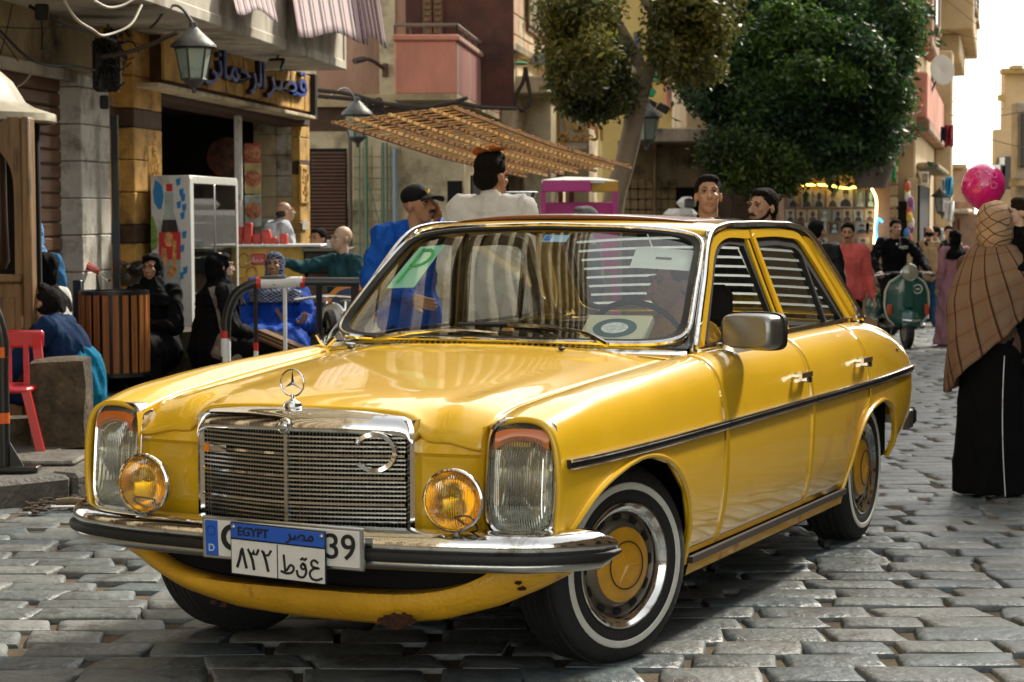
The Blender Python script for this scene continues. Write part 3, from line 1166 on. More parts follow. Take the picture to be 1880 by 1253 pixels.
# ---- drinks fridge
fr = thing('drinks_fridge', 'white drinks fridge with sliding glass doors and a cola bottle printed on its side', 'fridge')
fA, fB = Vector((-2.70, 17.6, 0)), Vector((-2.51, 19.2, 0))
zt = 1.76
fd = (fB - fA).normalized()
fn = Vector((fd.y, -fd.x, 0))
sd_ = at(275, 320, 17.6).x
M_frw = mat('fridge_white', (.62, .62, .58), .4, coat=.2, var=.08, vscale=5, dirt=(.35, .30, .22), dscale=5, damt=.3)
wid = fA.x - sd_
cen = (fA + fB) / 2 - fn * (wid / 2)
ang = atan2(fd.y, fd.x)
# cabinet shell: sides, top, back (open towards the street behind the glass)
def fbox(al, aw, dl, dw, z0, z1, name, m, b=.006):
    """al,aw along the front; dl,dw depth behind the front"""
    p = fA + fd * (al + aw / 2) - fn * (dl + dw / 2)
    return MB().bbox((p.x, p.y, (z0 + z1) / 2), (aw, dw, z1 - z0), b, rz=ang).build(name, m, fr)


LF = (fB - fA).length
fbox(0, .04, .0, wid, .16, zt, 'side_panel', M_frw)
fbox(LF - .04, .04, .0, wid, .16, zt, 'side_panel', M_frw)
fbox(0, LF, .0, wid, zt - .07, zt, 'top_panel', M_frw)
fbox(0, LF, .0, wid, .12, .22, 'base_panel', M_frw)
fbox(.02, LF - .04, wid - .03, .03, .2, zt - .05, 'back_panel', mat('fridge_back', (.10, .11, .10), .6))
fbox(.0, .10, -.006, .012, .2, zt - .02, 'door_frame', M_frw)
fbox(LF / 2 - .02, .04, -.006, .012, .2, zt - .07, 'door_frame', M_chrome_dull)
fbox(LF - .06, .06, -.006, .012, .2, zt - .02, 'door_frame', M_frw)
for k in range(4):
    fbox(.06, LF - .12, .03, wid - .08, .45 + .3 * k, .462 + .3 * k, 'wire_shelf', M_chrome_dull, .002)
for a0, a1, nm in ((.10, LF / 2, 'glass_door'), (LF / 2, LF - .06, 'glass_door')):
    P_ = [fA + fd * a0, fA + fd * a1]
    MB().add([(P_[0].x, P_[0].y, .22), (P_[1].x, P_[1].y, .22), (P_[1].x, P_[1].y, zt - .07), (P_[0].x, P_[0].y, zt - .07)], [(0, 1, 2, 3)]).build(nm, glass_mat('fridge_glass', (.35, .38, .34), 1.6), fr, smooth=0)
# print on the side that faces the square
pr_n = -fd
def dec(pts, name, m, lift=.003):
    """polygon in photo pixels laid on the near side of the fridge"""
    out = []
    for u, v in pts:
        p = at(u, v, 17.6)
        t = (p.x - sd_) / wid
        base_ = fA - fn * (wid * (1 - t))
        out.append(Vector((base_.x, base_.y, p.z)) + pr_n * lift)
    return MB().prism(out, pr_n * .001).build(name, m, fr, smooth=0)


Mc_red = mat('print_red', (.55, .02, .02), .4, coat=.4)
Mc_dark = mat('print_cola_dark', (.018, .010, .008), .35, coat=.4)
Mc_glass = mat('print_pale_glass', (.36, .42, .38), .4, coat=.3, var=.3, vscale=9)
Mc_blue = mat('print_blue', (.01, .20, .50), .4)
Mc_food = mat('print_food', (.55, .25, .08), .5, var=.7, vscale=25)
Mc_green = mat('print_leaf_green', (.18, .30, .04), .5, var=.6, vscale=25)
dec([(302, 352), (319, 352), (318, 385), (325, 405), (332, 428), (332, 600), (291, 600), (291, 428), (297, 405), (303, 385)], 'printed_bottle', Mc_glass)
dec([(305, 336), (317, 336), (317, 350), (305, 350)], 'printed_cap', Mc_red, .004)
dec([(299, 402), (323, 402), (328, 425), (295, 425)], 'printed_cola', Mc_dark, .005)
dec([(291, 425), (332, 425), (332, 475), (291, 475)], 'printed_label', Mc_red, .006)
dec([(303, 428), (310, 424), (317, 430), (319, 442), (314, 452), (305, 450), (301, 440)], 'printed_burger', Mc_food, .008)
dec([(296, 452), (304, 455), (308, 480), (303, 490), (296, 470)], 'printed_snack', Mc_food, .008)
dec([(318, 440), (324, 440), (324, 500), (312, 512), (306, 500), (316, 480)], 'printed_snack', Mc_food, .008)
dec([(284, 328), (292, 334), (298, 342), (300, 360), (296, 382), (290, 383), (282, 370), (280, 350)], 'printed_logo', Mc_blue)
for (u, v) in ((327, 333), (333, 352), (336, 362), (328, 375), (335, 395), (338, 430), (334, 455), (340, 495), (333, 505), (338, 380)):
    dec([(u - 4, v - 5), (u + 5, v - 8), (u + 4, v + 5), (u - 2, v + 7)], 'printed_flake', Mc_blue)
dec([(276, 400), (280, 395), (286, 415), (290, 440), (286, 455), (276, 460)], 'printed_salad', Mc_green)

# ---- yellow counter with red boxes
ct = thing('yellow_counter', 'yellow printed sweets counter with a small red panel beside the fridge', 'counter')
kb(436, 452, 560, 640, 20.3, .5, 'counter_front', mat('counter_yellow', (.62, .38, .02), .4, coat=.3, var=.25, vscale=4, dirt=(.35, .12, .02), dscale=6, damt=.4), parent=ct)
kb(430, 448, 590, 453, 20.2, .7, 'counter_top', M_white, parent=ct)
kb(461, 465, 487, 485, 20.28, .02, 'red_panel', Mc_red, parent=ct)
text_mesh('panel_letters', 'ﺍﻟﺮﺣﻤﺎﻧﻰ'[::-1], .075, M_white, at(474, 476, 20.27), Matrix.Rotation(radians(90), 3, 'X'), .003, parent=ct)
for u, v, r in ((448, 477, .055), (462, 500, .05), (444, 520, .045)):
    c = at(u, v, 20.28)
    MB().tube([c + Vector((r * cos(a), 0, r * 1.2 * sin(a))) for a in np.linspace(0, 2 * pi, 14)[:-1]], .006, n=4, closed=True).build('printed_ring', Mc_food, ct)
random.seed(6)
for k, (u, v, w_, h_) in enumerate(((440, 432, 12, 34), (456, 428, 14, 40), (472, 440, 14, 22), (490, 436, 16, 30), (503, 444, 12, 18), (520, 440, 14, 22))):
    a = at(u, v, 20.4)
    o = MB().bbox((a.x, 20.4 + .02 * k, a.z), (w_ / S(20.4), .12, h_ / S(20.4)), .006, R=Matrix.Rotation(random.uniform(-.25, .1), 3, 'Y')).build('red_box', mat('red_carton', (.50, .05, .035), .5, var=.3, vscale=20))
    tag(o, ['red carton nearest the fridge on the yellow counter', 'tallest red carton standing on the yellow counter', 'short red carton on the counter between two taller ones',
            'red carton on the counter below the white coated man', 'small red carton to the right of the counter stack', 'red carton at the right end of the counter'][k], 'box', 'red cartons on the counter')

# hanging food posters on the pole
for k, (u0, v0, u1, v1, c_, lab) in enumerate(((450, 262, 480, 298, (.35, .06, .03), 'round red meat picture at the top of the shop pole'), (450, 298, 480, 355, (.45, .36, .14), 'food poster with pale noodles in the middle of the shop pole'),
                                          (450, 357, 480, 415, (.30, .36, .32), 'green edged food poster at the bottom of the shop pole'))):
    b_ = thing('food_poster', lab, 'poster', group='food posters on the shop pole')
    kb(u0, v0, u1, v1, 21.6 + .02 * k, .02, 'poster_sheet', mat('poster_base', c_, .4, var=.4, vscale=10), parent=b_)
    cpt = at((u0 + u1) / 2, (v0 + v1) / 2, 21.58 + .02 * k)
    MB().lathe([(.001, .01), (.075, .006), (.085, .0)], cpt, (0, -1, 0), 16).build('printed_plate', mat('plate_food', (.42, .16, .07), .5, var=.8, vscale=30), b_)
b_ = MB().lathe([(.001, .01), (.20, .006), (.22, .0)], at(418, 288, 22.6), (0, -1, 0), 24).build('round_menu_board', mat('dark_menu', (.10, .03, .015), .5, var=.9, vscale=12))
tag(b_, 'dim round brown menu picture hanging inside the dark shop', 'sign')

# ---- cart / worktop right of the counter, round orange and blue sign
wt = thing('food_cart', 'dark steel food cart standing behind the seated woman in blue', 'cart')
kb(560, 462, 640, 500, 20.2, .6, 'cart_body', mat('dark_steel', (.03, .025, .02), .4, metal=.5, var=.5, vscale=8), parent=wt)
kb(555, 455, 640, 462, 20.1, .8, 'cart_top', mat('cart_top_steel', (.12, .11, .09), .35, metal=.7), parent=wt)
kb(566, 500, 664, 640, 20.3, .5, 'cart_skirt', mat('brown_skirt', (.14, .085, .05), .7, var=.4, vscale=4), parent=wt)
kb(600, 440, 617, 454, 20.15, .01, 'paper_sheet', M_white, parent=wt)
rs = thing('round_sign', 'round orange and blue sign leaning behind the black barrier', 'sign')
c = at(643, 566, 16.9)
MB().lathe([(.001, 0), (.17, 0), (.17, -.02)], c, (0, -1, 0), 32).build('blue_disc', mat('sign_dark_blue', (.012, .04, .13), .4), rs)
MB().lathe([(.165, .004), (.205, .004), (.205, -.02), (.165, -.02)], c, (0, -1, 0), 36, closed=True).build('orange_rim', mat('sign_orange', (.80, .26, .01), .4), rs)
text_mesh('sign_letters', 'ﺳﻴﺘﻰ'[::-1], .12, mat('sign_orange_letters', (.7, .25, .02), .4), c + Vector((0, -.012, -.01)), Matrix.Rotation(radians(90), 3, 'X'), .004, .002, parent=rs)

# rolled green and white things low behind: stone seat blocks
tag(rough_block((at(345, 640, 16.7).x, 16.7, .11 + .2), (.9, .5, .40), M_rough), 'low rough stone bench under the two women in black', 'bench')
tag(rough_block((at(515, 650, 17.0).x, 17.1, .11 + .2), (.8, .5, .40), M_rough), 'low rough stone bench under the woman in blue', 'bench')
q = thing('wooden_pallet', 'leaning wooden planks in front of the woman in blue', 'planks')
for k in range(3):
    a, b_ = at(480, 606 + k * 7, 15.9 - .05 * k), at(560, 640 + k * 7, 15.3 - .05 * k)
    MB().tube([a, b_], 0, sq=(.07, .02), up=(0, 0, 1)).build('plank', M_wood, q, smooth=0)

# ------------------------------------------------------------------ pink house behind the rack
ph = thing('pink_house', 'pink plastered house with a corner balcony above a beige ground floor', 'building')
YP = 33.0
kb(560, 185, 850, 700, YP, 1.0, 'lower_wall', M_plaster_l, parent=ph)
kb(560, -700, 850, 172, YP, 1.0, 'upper_wall', M_pink_d, parent=ph)
kb(556, 172, 852, 196, YP - .15, .3, 'floor_ledge', M_plaster, parent=ph)
kb(556, 196, 850, 240, YP - .02, .05, 'under_ledge_strip', M_stone_band, parent=ph)  # plain dark strip under the floor ledge
kb(695, -700, 728, 180, YP - .12, .12, 'pilaster', M_plaster_l, parent=ph)
dr = thing('dark_shutter', None, None)
dr.parent = ph
v = 278
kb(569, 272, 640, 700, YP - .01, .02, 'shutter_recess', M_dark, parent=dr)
while v < 470:
    kb(572, v, 636, v + 5.2, YP - .05, .04, 'shutter_slat', M_shut_d, .01, dr)
    v += 6.6
random.seed(12)
for i in range(5):
    for k in range(11):
        kb(650 + i * 17.2, 268 + k * 20, 650 + i * 17.2 + 16.4, 268 + k * 20 + 19, YP - .03 + random.uniform(-.004, .004), .04, 'wall_tile', M_plaster_l, .006, ph, 20)
M_gpipe = mat('green_pipe', (.10, .19, .12), .5)
for k, (u, w_, top, m, lab) in enumerate(((661, .016, 255, M_gpipe, 'leftmost thin green pipe on the tiled wall'), (673, .03, 250, M_gpipe, 'thickest green pipe on the tiled wall'),
                                   (704, .02, 262, M_gpipe, 'green pipe of the right pair on the tiled wall'), (711, .02, 262, M_gpipe, 'rightmost green pipe of the tiled wall'),
                                   (726, .04, 272, mat('blue_grey_pipe', (.22, .30, .36), .5), 'blue grey drainpipe at the right of the tiled wall'), (644, .03, 250, mat('brown_pipe', (.10, .07, .045), .6), 'brown pipe beside the dark shutter'))):
    a, b_ = at(u, top, YP - .12), at(u + 1, 640, YP - .12)
    tag(MB().cyl(b_, a, w_, n=8).build('drain_pipe', m), lab, 'pipe', 'pipes on the tiled wall')
a, b_ = at(676, 330, YP - .16), at(700, 420, YP - .16)
tag(MB().cyl(a, b_, .012, n=6).build('drain_pipe', M_gpipe), 'slanting green hose crossing the tiled wall', 'pipe')
# side face receding to the right
CP = Vector((at(850, 300, YP).x, YP, 0))
DP = Vector((.1443, .9895, 0))
NP = Vector((DP.y, -DP.x, 0))


def pp(u, z, d=0.0):
    k = (u - 940) / 3840.8
    # CP + DP*t + NP*d  with x = k*y
    bx, by = CP.x + NP.x * d, CP.y + NP.y * d
    t = (k * by - bx) / (DP.x - k * DP.y)
    return Vector((bx + DP.x * t, by + DP.y * t, z))


def pbx(name, u0, u1, z0, z1, d0, d1, m, parent=ph, b=.02):
    a, c = pp(u0, 0, d1), pp(u1, 0, d1)
    mid = (a + c) / 2 - NP * (d1 - d0) / 2
    return MB().bbox((mid.x, mid.y, (z0 + z1) / 2), ((c - a).length, d1 - d0, z1 - z0), b, rz=atan2(DP.y, DP.x)).build(name, m, parent, smooth=20)


pbx('side_wall', 853, 1098, -1, 3.4, -1, 0, M_plaster_l)
pbx('upper_side_wall', 853, 1035, 3.4, 12, -1, -.05, mat('rosy_beige_stone', (.52, .34, .23), .8, var=.25, vscale=1.2, bump=.2))
# balcony box at the corner
Cb = at(840, 120, 29.6)
zb0, zb1 = at(0, 173, 29.6).z, at(0, 75, 29.6).z
Lb = at(726, 100, 29.6)
Rb = at(944, 100, 38.5)
def bal(pA, pB, z0, z1, th, name, m, b=.02, par=ph):
    d = (pB - pA)
    d.z = 0
    mid = (pA + pB) / 2
    nrm = Vector((d.y, -d.x, 0)).normalized()
    mid = mid - nrm * th / 2
    return MB().bbox((mid.x, mid.y, (z0 + z1) / 2), (d.length, th, z1 - z0), b, rz=atan2(d.y, d.x)).build(name, m, par, smooth=20)


balc = thing('balcony', None, None)
balc.parent = ph
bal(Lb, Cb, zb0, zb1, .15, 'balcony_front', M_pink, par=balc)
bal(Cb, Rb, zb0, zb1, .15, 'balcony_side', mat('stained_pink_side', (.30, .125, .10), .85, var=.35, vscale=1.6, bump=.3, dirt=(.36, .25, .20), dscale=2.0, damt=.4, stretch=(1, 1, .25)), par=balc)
bal(Lb + Vector((-.03, -.04, 0)), Cb + Vector((.03, -.04, 0)), zb1, zb1 + .09, .24, 'balcony_coping', M_pink, par=balc)
bal(Cb + Vector((.04, -.03, 0)), Rb + Vector((.04, 0, 0)), zb1, zb1 + .09, .24, 'balcony_coping', mat('pale_pink_coping', (.46, .27, .21), .85, var=.2), par=balc)
MB().prism([(Lb.x, Lb.y, zb0 - .08), (Cb.x, Cb.y, zb0 - .08), (Rb.x, Rb.y, zb0 - .08), (Rb.x - 2.5, Rb.y, zb0 - .08), (Lb.x, YP + .5, zb0 - .08)], (0, 0, .09)).build('balcony_floor', M_plaster, balc, smooth=0)
zr = at(0, 45, 29.6).z
M_railing = mat('rusty_railing', (.06, .04, .03), .6)
for A_, B_ in ((Lb, Cb), (Cb, Rb)):
    MB().tube([(A_.x, A_.y + .08, zr), (B_.x, B_.y + .08, zr)], .028, n=6).build('handrail', mat('grey_handrail', (.20, .15, .11), .6), balc)
    n = 4 if A_ is Lb else 11
    for k in range(n + 1):
        t = k / n
        MB().cyl((A_.x + (B_.x - A_.x) * t, A_.y + (B_.y - A_.y) * t + .08, zb1 + .08), (A_.x + (B_.x - A_.x) * t, A_.y + (B_.y - A_.y) * t + .08, zr), .016, n=6).build('baluster', M_railing, balc)
# maroon recess behind the balcony with louvred shutters
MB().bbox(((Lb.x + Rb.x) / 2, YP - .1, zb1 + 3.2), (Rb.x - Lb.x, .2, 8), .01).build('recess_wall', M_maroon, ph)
for u in (778, 797):
    o = kb(u, -60, u + 17, 62, YP - .3, .06, 'balcony_shutter', M_wood, .01, ph)
    for k in range(10):
        kb(u + 3, -55 + k * 11, u + 14, -55 + k * 11 + 6, YP - .34, .03, 'louvre', M_wood, .004, o)
kb(726, -200, 775, 172, YP - .06, .05, 'inner_pink_wall', M_pink_d, parent=ph)
# broken bracket lamp on the wall
bk2 = thing('wall_bracket', 'rusty bent lamp bracket sticking out of the pink house wall', 'bracket')
kb(703, 116, 714, 140, YP - .2, .08, 'bracket_plate', mat('rusty_plate', (.12, .05, .03), .8), parent=bk2)
MB().tube(smoothpath([tuple(at(u, v, Y)) for u, v, Y in ((706, 126, YP - .25), (690, 114, YP - .5), (672, 108, YP - .8), (652, 112, YP - 1))], 14), [.03] * 10 + [.05] * 4, n=6).build('bracket_arm', M_railing, bk2)
# windows and tiles of the upper side wall
for k in range(7):
    for i in range(4):
        pbx('facade_stone', 945 + i * 9.2, 945 + i * 9.2 + 8.7, 4.35 + k * .38, 4.35 + k * .38 + .365, -.05, .0 + random.uniform(-.01, .005), random.choice([M_plaster_l, mat('rosy_stone', (.56, .37, .25), .8, var=.2)]), b=.012)
wn_ = pbx('window', 972, 1003, 4.9, 7.0, -.05, .05, M_wood)
for k in range(4):
    pbx('shutter_leaf', 974 + k * 7, 980 + k * 7, 5.0, 6.9, .05, .09, mat('grey_brown_shutter', (.20, .15, .09), .7, var=.2), wn_)
# lower porch with stone courses, ledge and gilded sign panels
pbx('stone_porch', 945, 1062, 2.2, 4.2, -.4, .35, M_plaster_l)
pbx('porch_ledge', 943, 1064, 4.15, 4.3, -.4, .5, M_plaster)
random.seed(14)
for k in range(5):
    for i in range(5):
        pbx('porch_stone', 950 + i * 15, 964.4 + i * 15, 2.3 + k * .37, 2.655 + k * .37, .3, .37 + random.uniform(-.012, .005), M_plaster_l, b=.012)
pbx('porch_column', 1012, 1022, 0, 3.6, .3, .8, M_plaster_l)
pbx('porch_column', 1082, 1092, 0, 3.2, .3, .8, M_plaster_l)
pbx('porch_beam', 1005, 1100, 3.5, 3.8, .2, .9, M_plaster_l)
gs = thing('gilded_sign', 'pale sign panel with gilded arabic calligraphy under the left tree', 'sign')
cS = pp(1055, 2.6, .95)
kb(1028, 198, 1079, 275, cS.y - .3, .1, 'sign_panel', mat('pale_panel', (.55, .48, .36), .6, var=.15), parent=gs)
M_gold = mat('gilded_letters', (.42, .22, .03), .4, metal=.3)
text_mesh('calligraphy', 'ﺧﺎﻥ'[::-1], .55, M_gold, at(1054, 222, cS.y - .36), Matrix.Rotation(radians(90), 3, 'X'), .06, .015, parent=gs)
text_mesh('calligraphy', 'ﺍﻟﺤﺴﻴﻦ'[::-1], .36, M_gold, at(1055, 248, cS.y - .36), Matrix.Rotation(radians(90), 3, 'X'), .06, .012, parent=gs)
kb(1024, 276, 1070, 292, cS.y - .25, .1, 'lower_gilding', M_gold, parent=gs)
kb(1016, 200, 1026, 262, cS.y - .45, .08, 'side_gilding', M_gold, parent=gs)
text_mesh('wall_letters', 'ﺍﻟﻪ'[::-1], .36, M_cable, pp(908, 2.86, .02), Matrix((DP, Vector((0, 0, 1)), DP.cross(Vector((0, 0, 1))))).transposed(), .04, .008, parent=ph)
# dark door openings below
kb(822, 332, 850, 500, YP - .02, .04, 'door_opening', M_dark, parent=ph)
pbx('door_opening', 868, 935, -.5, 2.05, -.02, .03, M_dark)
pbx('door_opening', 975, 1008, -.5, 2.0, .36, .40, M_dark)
# bundled cables on the porch wall
M_cb = mat('dusty_cable', (.05, .04, .032), .8)
for k, (pts, lab) in enumerate(((((942, 120), (943, 170), (950, 195), (965, 205)), 'straight dusty cable dropping beside the pink balcony'),
                     (((966, 124), (962, 150), (950, 175), (948, 196)), 'left strand of the looped cables on the beige porch'),
                     (((966, 124), (972, 160), (975, 178), (966, 200), (955, 204)), 'right strand of the looped cables on the beige porch'),
                     (((585, 165), (640, 172), (700, 188), (760, 200), (840, 188), (880, 196), (950, 200)), 'long sagging cable under the pink house ledge'),
                     (((585, 176), (650, 182), (735, 193), (800, 196), (860, 180)), 'second sagging cable under the pink house ledge'))):
    Yc = 31 if k < 3 else 29.4
    tag(MB().tube(smoothpath([tuple(at(u, v, Yc if k > 2 else 35)) for u, v in pts], 26), .035 if k < 3 else .03, n=5).build('cable', M_cb), lab, 'cable')
mb = MB()
random.seed(77)
for k in range(26):
    u, v = random.uniform(672, 706), random.uniform(186, 208)
    pts = [at(u + random.uniform(-12, 12), v + random.uniform(-9, 9), 29.6) for _ in range(4)]
    mb.tube(smoothpath([tuple(p) for p in pts], 9), .014, n=4)
tag(mb.build('wire_bundle', M_cb), 'grey heap of bundled wires beneath the pink house ledge', 'wires', kind='stuff')

# ------------------------------------------------------------------ houses behind the trees
def house(name, lab, u0, u1, vt, Y, m, depth=5, extra=()):
    h = thing(name, lab, 'building')
    kb(u0, vt, u1, 620, Y, depth, 'wall', m, .03, h)
    for (a, b_, c, d, mm, nm, pr) in extra:
        kb(a, b_, c, d, Y - pr, pr + .05, nm, mm, .02, h)
    return h


M_win = mat('dusk_window', (.02, .02, .022), .2)
M_yel = mat('yellow_plaster_wall', (.45, .34, .12), .85, var=.2, vscale=1)
M_cream = mat('cream_plaster', (.50, .43, .30), .85, var=.25, vscale=.8, bump=.2, dirt=(.25, .19, .12), dscale=1, damt=.5)
M_grime = mat('grey_brown_masonry', (.30, .24, .15), .9, var=.4, vscale=1.2, bump=.5, bscale=8, dirt=(.06, .045, .03), dscale=1.5, damt=.5)
house('pink_backstreet_house', 'distant pink house showing between the branches of the left tree', 1015, 1105, -110, 62, mat('salmon_plaster', (.50, .25, .20), .85, var=.25), 4,
      ((1030, 20, 1060, 110, M_win, 'window', .15), (1070, 40, 1092, 120, M_win, 'window', .15)))
house('yellow_backstreet_house', 'distant yellow house behind the fork of the left tree', 1106, 1290, -90, 58, M_yel, 4,
      ((1165, 60, 1178, 130, M_win, 'window', .15), (1195, 90, 1215, 150, mat('green_shutter', (.05, .22, .12), .6), 'shutter', .15), (1225, 150, 1260, 200, M_pink, 'balcony', .6)))
house('grimy_corner_house', 'low grimy grey brown house with a cracked canopy behind the tree trunk', 1150, 1348, 248, 40, M_grime, 3,
      ((1170, 342, 1190, 440, M_dark, 'door_opening', .05), (1236, 345, 1300, 440, M_dark, 'door_opening', .05), (1150, 236, 1310, 262, M_slabc, 'canopy', 1.2), (1200, 262, 1206, 400, M_plaster, 'post', .3)))
random.seed(17)
gh = bpy.data.objects['grimy_corner_house']
for i in range(7):
    for k in range(5):
        kb(1145 + i * 14, 330 + k * 19, 1145 + i * 14 + 13.2, 330 + k * 19 + 18, 39.9 - random.uniform(0, .03), .1, 'masonry_block', M_plaster, .02, gh, 20)
house('cream_house', 'cream plastered house wall between the two trees', 1262, 1348, 130, 44, M_cream, 4, ((1262, 120, 1350, 134, M_plaster, 'parapet', .4),))
house('brown_wall_house', 'tall dark brown house wall hidden behind the large tree', 1346, 1470, -60, 35, mat('dark_brown_wall', (.055, .032, .02), .9, var=.3), 4, ())
house('beige_tall_house', 'tall beige house rising behind the large tree', 1440, 1700, -70, 46, mat('tall_house_beige', (.52, .40, .25), .85, var=.2, vscale=.7), 3,  # even beige base colour
      ((1500, -60, 1530, 30, M_win, 'window', .2), (1560, -60, 1585, 30, M_win, 'window', .2), (1684, -60, 1705, 70, M_yel, 'window', .2)))
# roof spot lamps on the canopy
for (u, v) in ((1195, 192), (1218, 200)):
    tag(MB().bbox(at(u, v, 37), (.22, .15, .14), .02, R=Matrix.Rotation(.5, 3, 'Y')).build('spot_lamp', M_blackp), 'left black spotlight above the cracked canopy' if u < 1200 else 'right black spotlight above the cracked canopy', 'lamp')
tag(MB().add([at(1183, 178, 36.8), at(1192, 160, 36.8), at(1204, 172, 37), at(1200, 180, 36.7)], [(0, 1, 2, 3)]).build('green_bag', mat('green_plastic', (.0, .35, .15), .5), smooth=0, solid=.05), 'bright green plastic bag caught above the canopy', 'bag')
for k, (u, v) in enumerate(((958, 117), (1010, 118))):
    tag(MB().ell(at(u, v, 34.5), (.12, .1, .03)).build('green_tarp', mat('green_tarp', (.02, .28, .12), .6)), ('left' if k == 0 else 'right') + ' scrap of green tarpaulin on the porch ledge', 'tarpaulin')
tag(MB().lathe([(.001, .22), (.14, .2), (.22, .1), (.25, 0), (.001, 0)], at(1000, 118, 35), (0, 0, 1), 16).build('upturned_basin', mat('grey_basin', (.18, .20, .18), .4)), 'upturned grey basin on the beige porch ledge', 'basin')

# ------------------------------------------------------------------ portrait wall
pw = thing('portrait_wall', 'brown wall hung with rows of portrait prints under a strip of yellow light', 'wall')
YW = 29.5
kb(1440, 296, 1632, 640, YW, .5, 'wall', mat('brown_pink_wall', (.38, .24, .15), .85, var=.2, vscale=1.5, bump=.2), parent=pw)
kb(1436, 288, 1640, 298, YW - .1, .6, 'coping', M_plaster, parent=pw)
random.seed(41)
rows_ = [(350, 386, [1447, 1472, 1494, 1519, 1538, 1571, 1592], [18, 20, 20, 20, 28, 18, 15]),
         (386, 412, [1444, 1463, 1483, 1506, 1530, 1548, 1568, 1588], [15, 18, 18, 19, 17, 18, 18, 18]),
         (410, 434, [1458, 1478, 1500, 1524, 1545, 1571, 1590], [18, 18, 18, 16, 18, 26, 18]),
         (438, 460, [1450, 1475, 1500, 1545, 1575], [18, 20, 20, 20, 22])]
pal = [((.35, .38, .34), (.05, .05, .05)), ((.45, .40, .30), (.08, .05, .04)), ((.16, .22, .24), (.45, .5, .48)), ((.30, .30, .30), (.03, .03, .03)), ((.10, .06, .03), (.5, .25, .08)), ((.5, .5, .48), (.06, .06, .06)), ((.05, .05, .05), (.35, .55, .6))]
rn = ['top', 'second', 'third', 'bottom']
on = ['first', 'second', 'third', 'fourth', 'fifth', 'sixth', 'seventh', 'eighth']
for ri, (v0, v1, us, ws_) in enumerate(rows_):
    for ci, (u, w_) in enumerate(zip(us, ws_)):
        bgc, fgc = random.choice(pal)
        big = ri == 0 and ci == 4
        if big:
            bgc, fgc = (.48, .48, .45), (.03, .03, .03)
        po = thing('portrait_print', None, None)
        cn = 'cream' if bgc[0] > .42 else ('dark' if bgc[0] < .12 else ('teal' if bgc[2] > bgc[0] + .05 else 'grey'))
        tag(po, ('largest portrait of a man in dark suit, in the top row of the brown wall' if big else
                 '%s portrait print, %s from the left in the %s row on the brown wall' % (cn, on[ci], rn[ri])), 'picture', 'portrait prints on the brown wall')
        d_ = random.uniform(0, 2)
        a, c = at(u, v0 + d_ - (8 if big else 0), YW - .04), at(u + w_, v1 - 3, YW - .04)
        cx_, cz_ = (a.x + c.x) / 2, (a.z + c.z) / 2
        W_, H_ = c.x - a.x, a.z - c.z
        MB().bbox((cx_, YW - .02, cz_), (W_, .03, H_), .004).build('print_sheet', mat('print_paper', bgc, .5, var=.35, vscale=14), po)
        fm_ = mat('print_ink', fgc, .5, var=.4, vscale=20)
        hx = cx_ + random.uniform(-.05, .05) * W_
        MB().prism([(hx + W_ * .19 * cos(t), YW - .038, cz_ + H_ * .12 + H_ * .21 * sin(t)) for t in np.linspace(0, 2 * pi, 13)[:-1]], (0, .003, 0)).build('drawn_face', fm_ if random.random() < .4 and not big else mat('face_tone', (.42, .30, .2) if bgc[0] < .3 else (.25, .22, .19), .5, var=.4, vscale=30), po, smooth=0)
        MB().prism([(hx + dx * W_, YW - .0375, cz_ + dz * H_) for dx, dz in ((-.36, -.46), (.36, -.46), (.30, -.24), (.10, -.10), (-.10, -.10), (-.30, -.24))], (0, .003, 0)).build('drawn_shoulders', fm_, po, smooth=0)
        MB().prism([(hx + dx * W_, YW - .041, cz_ + dz * H_) for dx, dz in ((-.20, .14), (.20, .14), (.17, .32), (0, .38), (-.17, .32))], (0, .003, 0)).build('drawn_hair', fm_, po, smooth=0)
M_lightrope = mat('yellow_rope_light', (.9, .6, .1), .4, emit=(1.0, .62, .10), estr=3.0)
rp_ = MB().tube(smoothpath([tuple(at(u, v, YW - .15)) for u, v in ((1463, 343), (1500, 341), (1525, 343), (1550, 347), (1587, 344))], 20), .018, n=6).build('rope_light', M_lightrope)
tag(rp_, 'horizontal glowing yellow rope light above the portraits', 'light')
rp_ = MB().tube(smoothpath([tuple(at(u, v, YW - .15)) for u, v in ((1601, 348), (1608, 362), (1609, 400), (1605, 450))], 20), .018, n=6).build('rope_light', mat('warm_rope_light', (.9, .75, .4), .4, emit=(1.0, .72, .28), estr=2.5))
tag(rp_, 'upright glowing warm rope light at the right of the portraits', 'light')
rp_ = MB().tube(smoothpath([tuple(at(u, v, YW - .2)) for u, v in ((1621, 410), (1613, 404), (1610, 412), (1611, 450))], 20), .018, n=6).build('rope_light', mat('blue_rope_light', (.05, .3, .9), .4, emit=(.05, .35, 1.0), estr=1.5))
tag(rp_, 'short glowing blue rope light hooked beside the warm one', 'light')
fl2 = thing('wall_flood_light', 'black floodlight with pale glass on the brown portrait wall', 'lamp')
kb(1516, 315, 1534, 334, YW - .18, .1, 'lamp_body', M_blackp, parent=fl2)
kb(1519, 320, 1531, 331, YW - .2, .03, 'lamp_glass', mat('lamp_pale', (.6, .58, .5), .3), parent=fl2)
pot = MB()
cpp = at(1600, 345, YW - .6)
pot.lathe([(.001, 0), (.20, 0), (.24, .1), (.30, .28), (.33, .30), (.33, .36), (.27, .36), (.25, .30), (.001, .28)], (cpp.x, cpp.y, cpp.z - .02), (0, 0, 1), 22)
tag(pot.build('plant_pot', mat('grey_brown_pot', (.16, .13, .11), .7, var=.2)), 'big round grey planter pot at the right end of the portrait wall', 'planter')

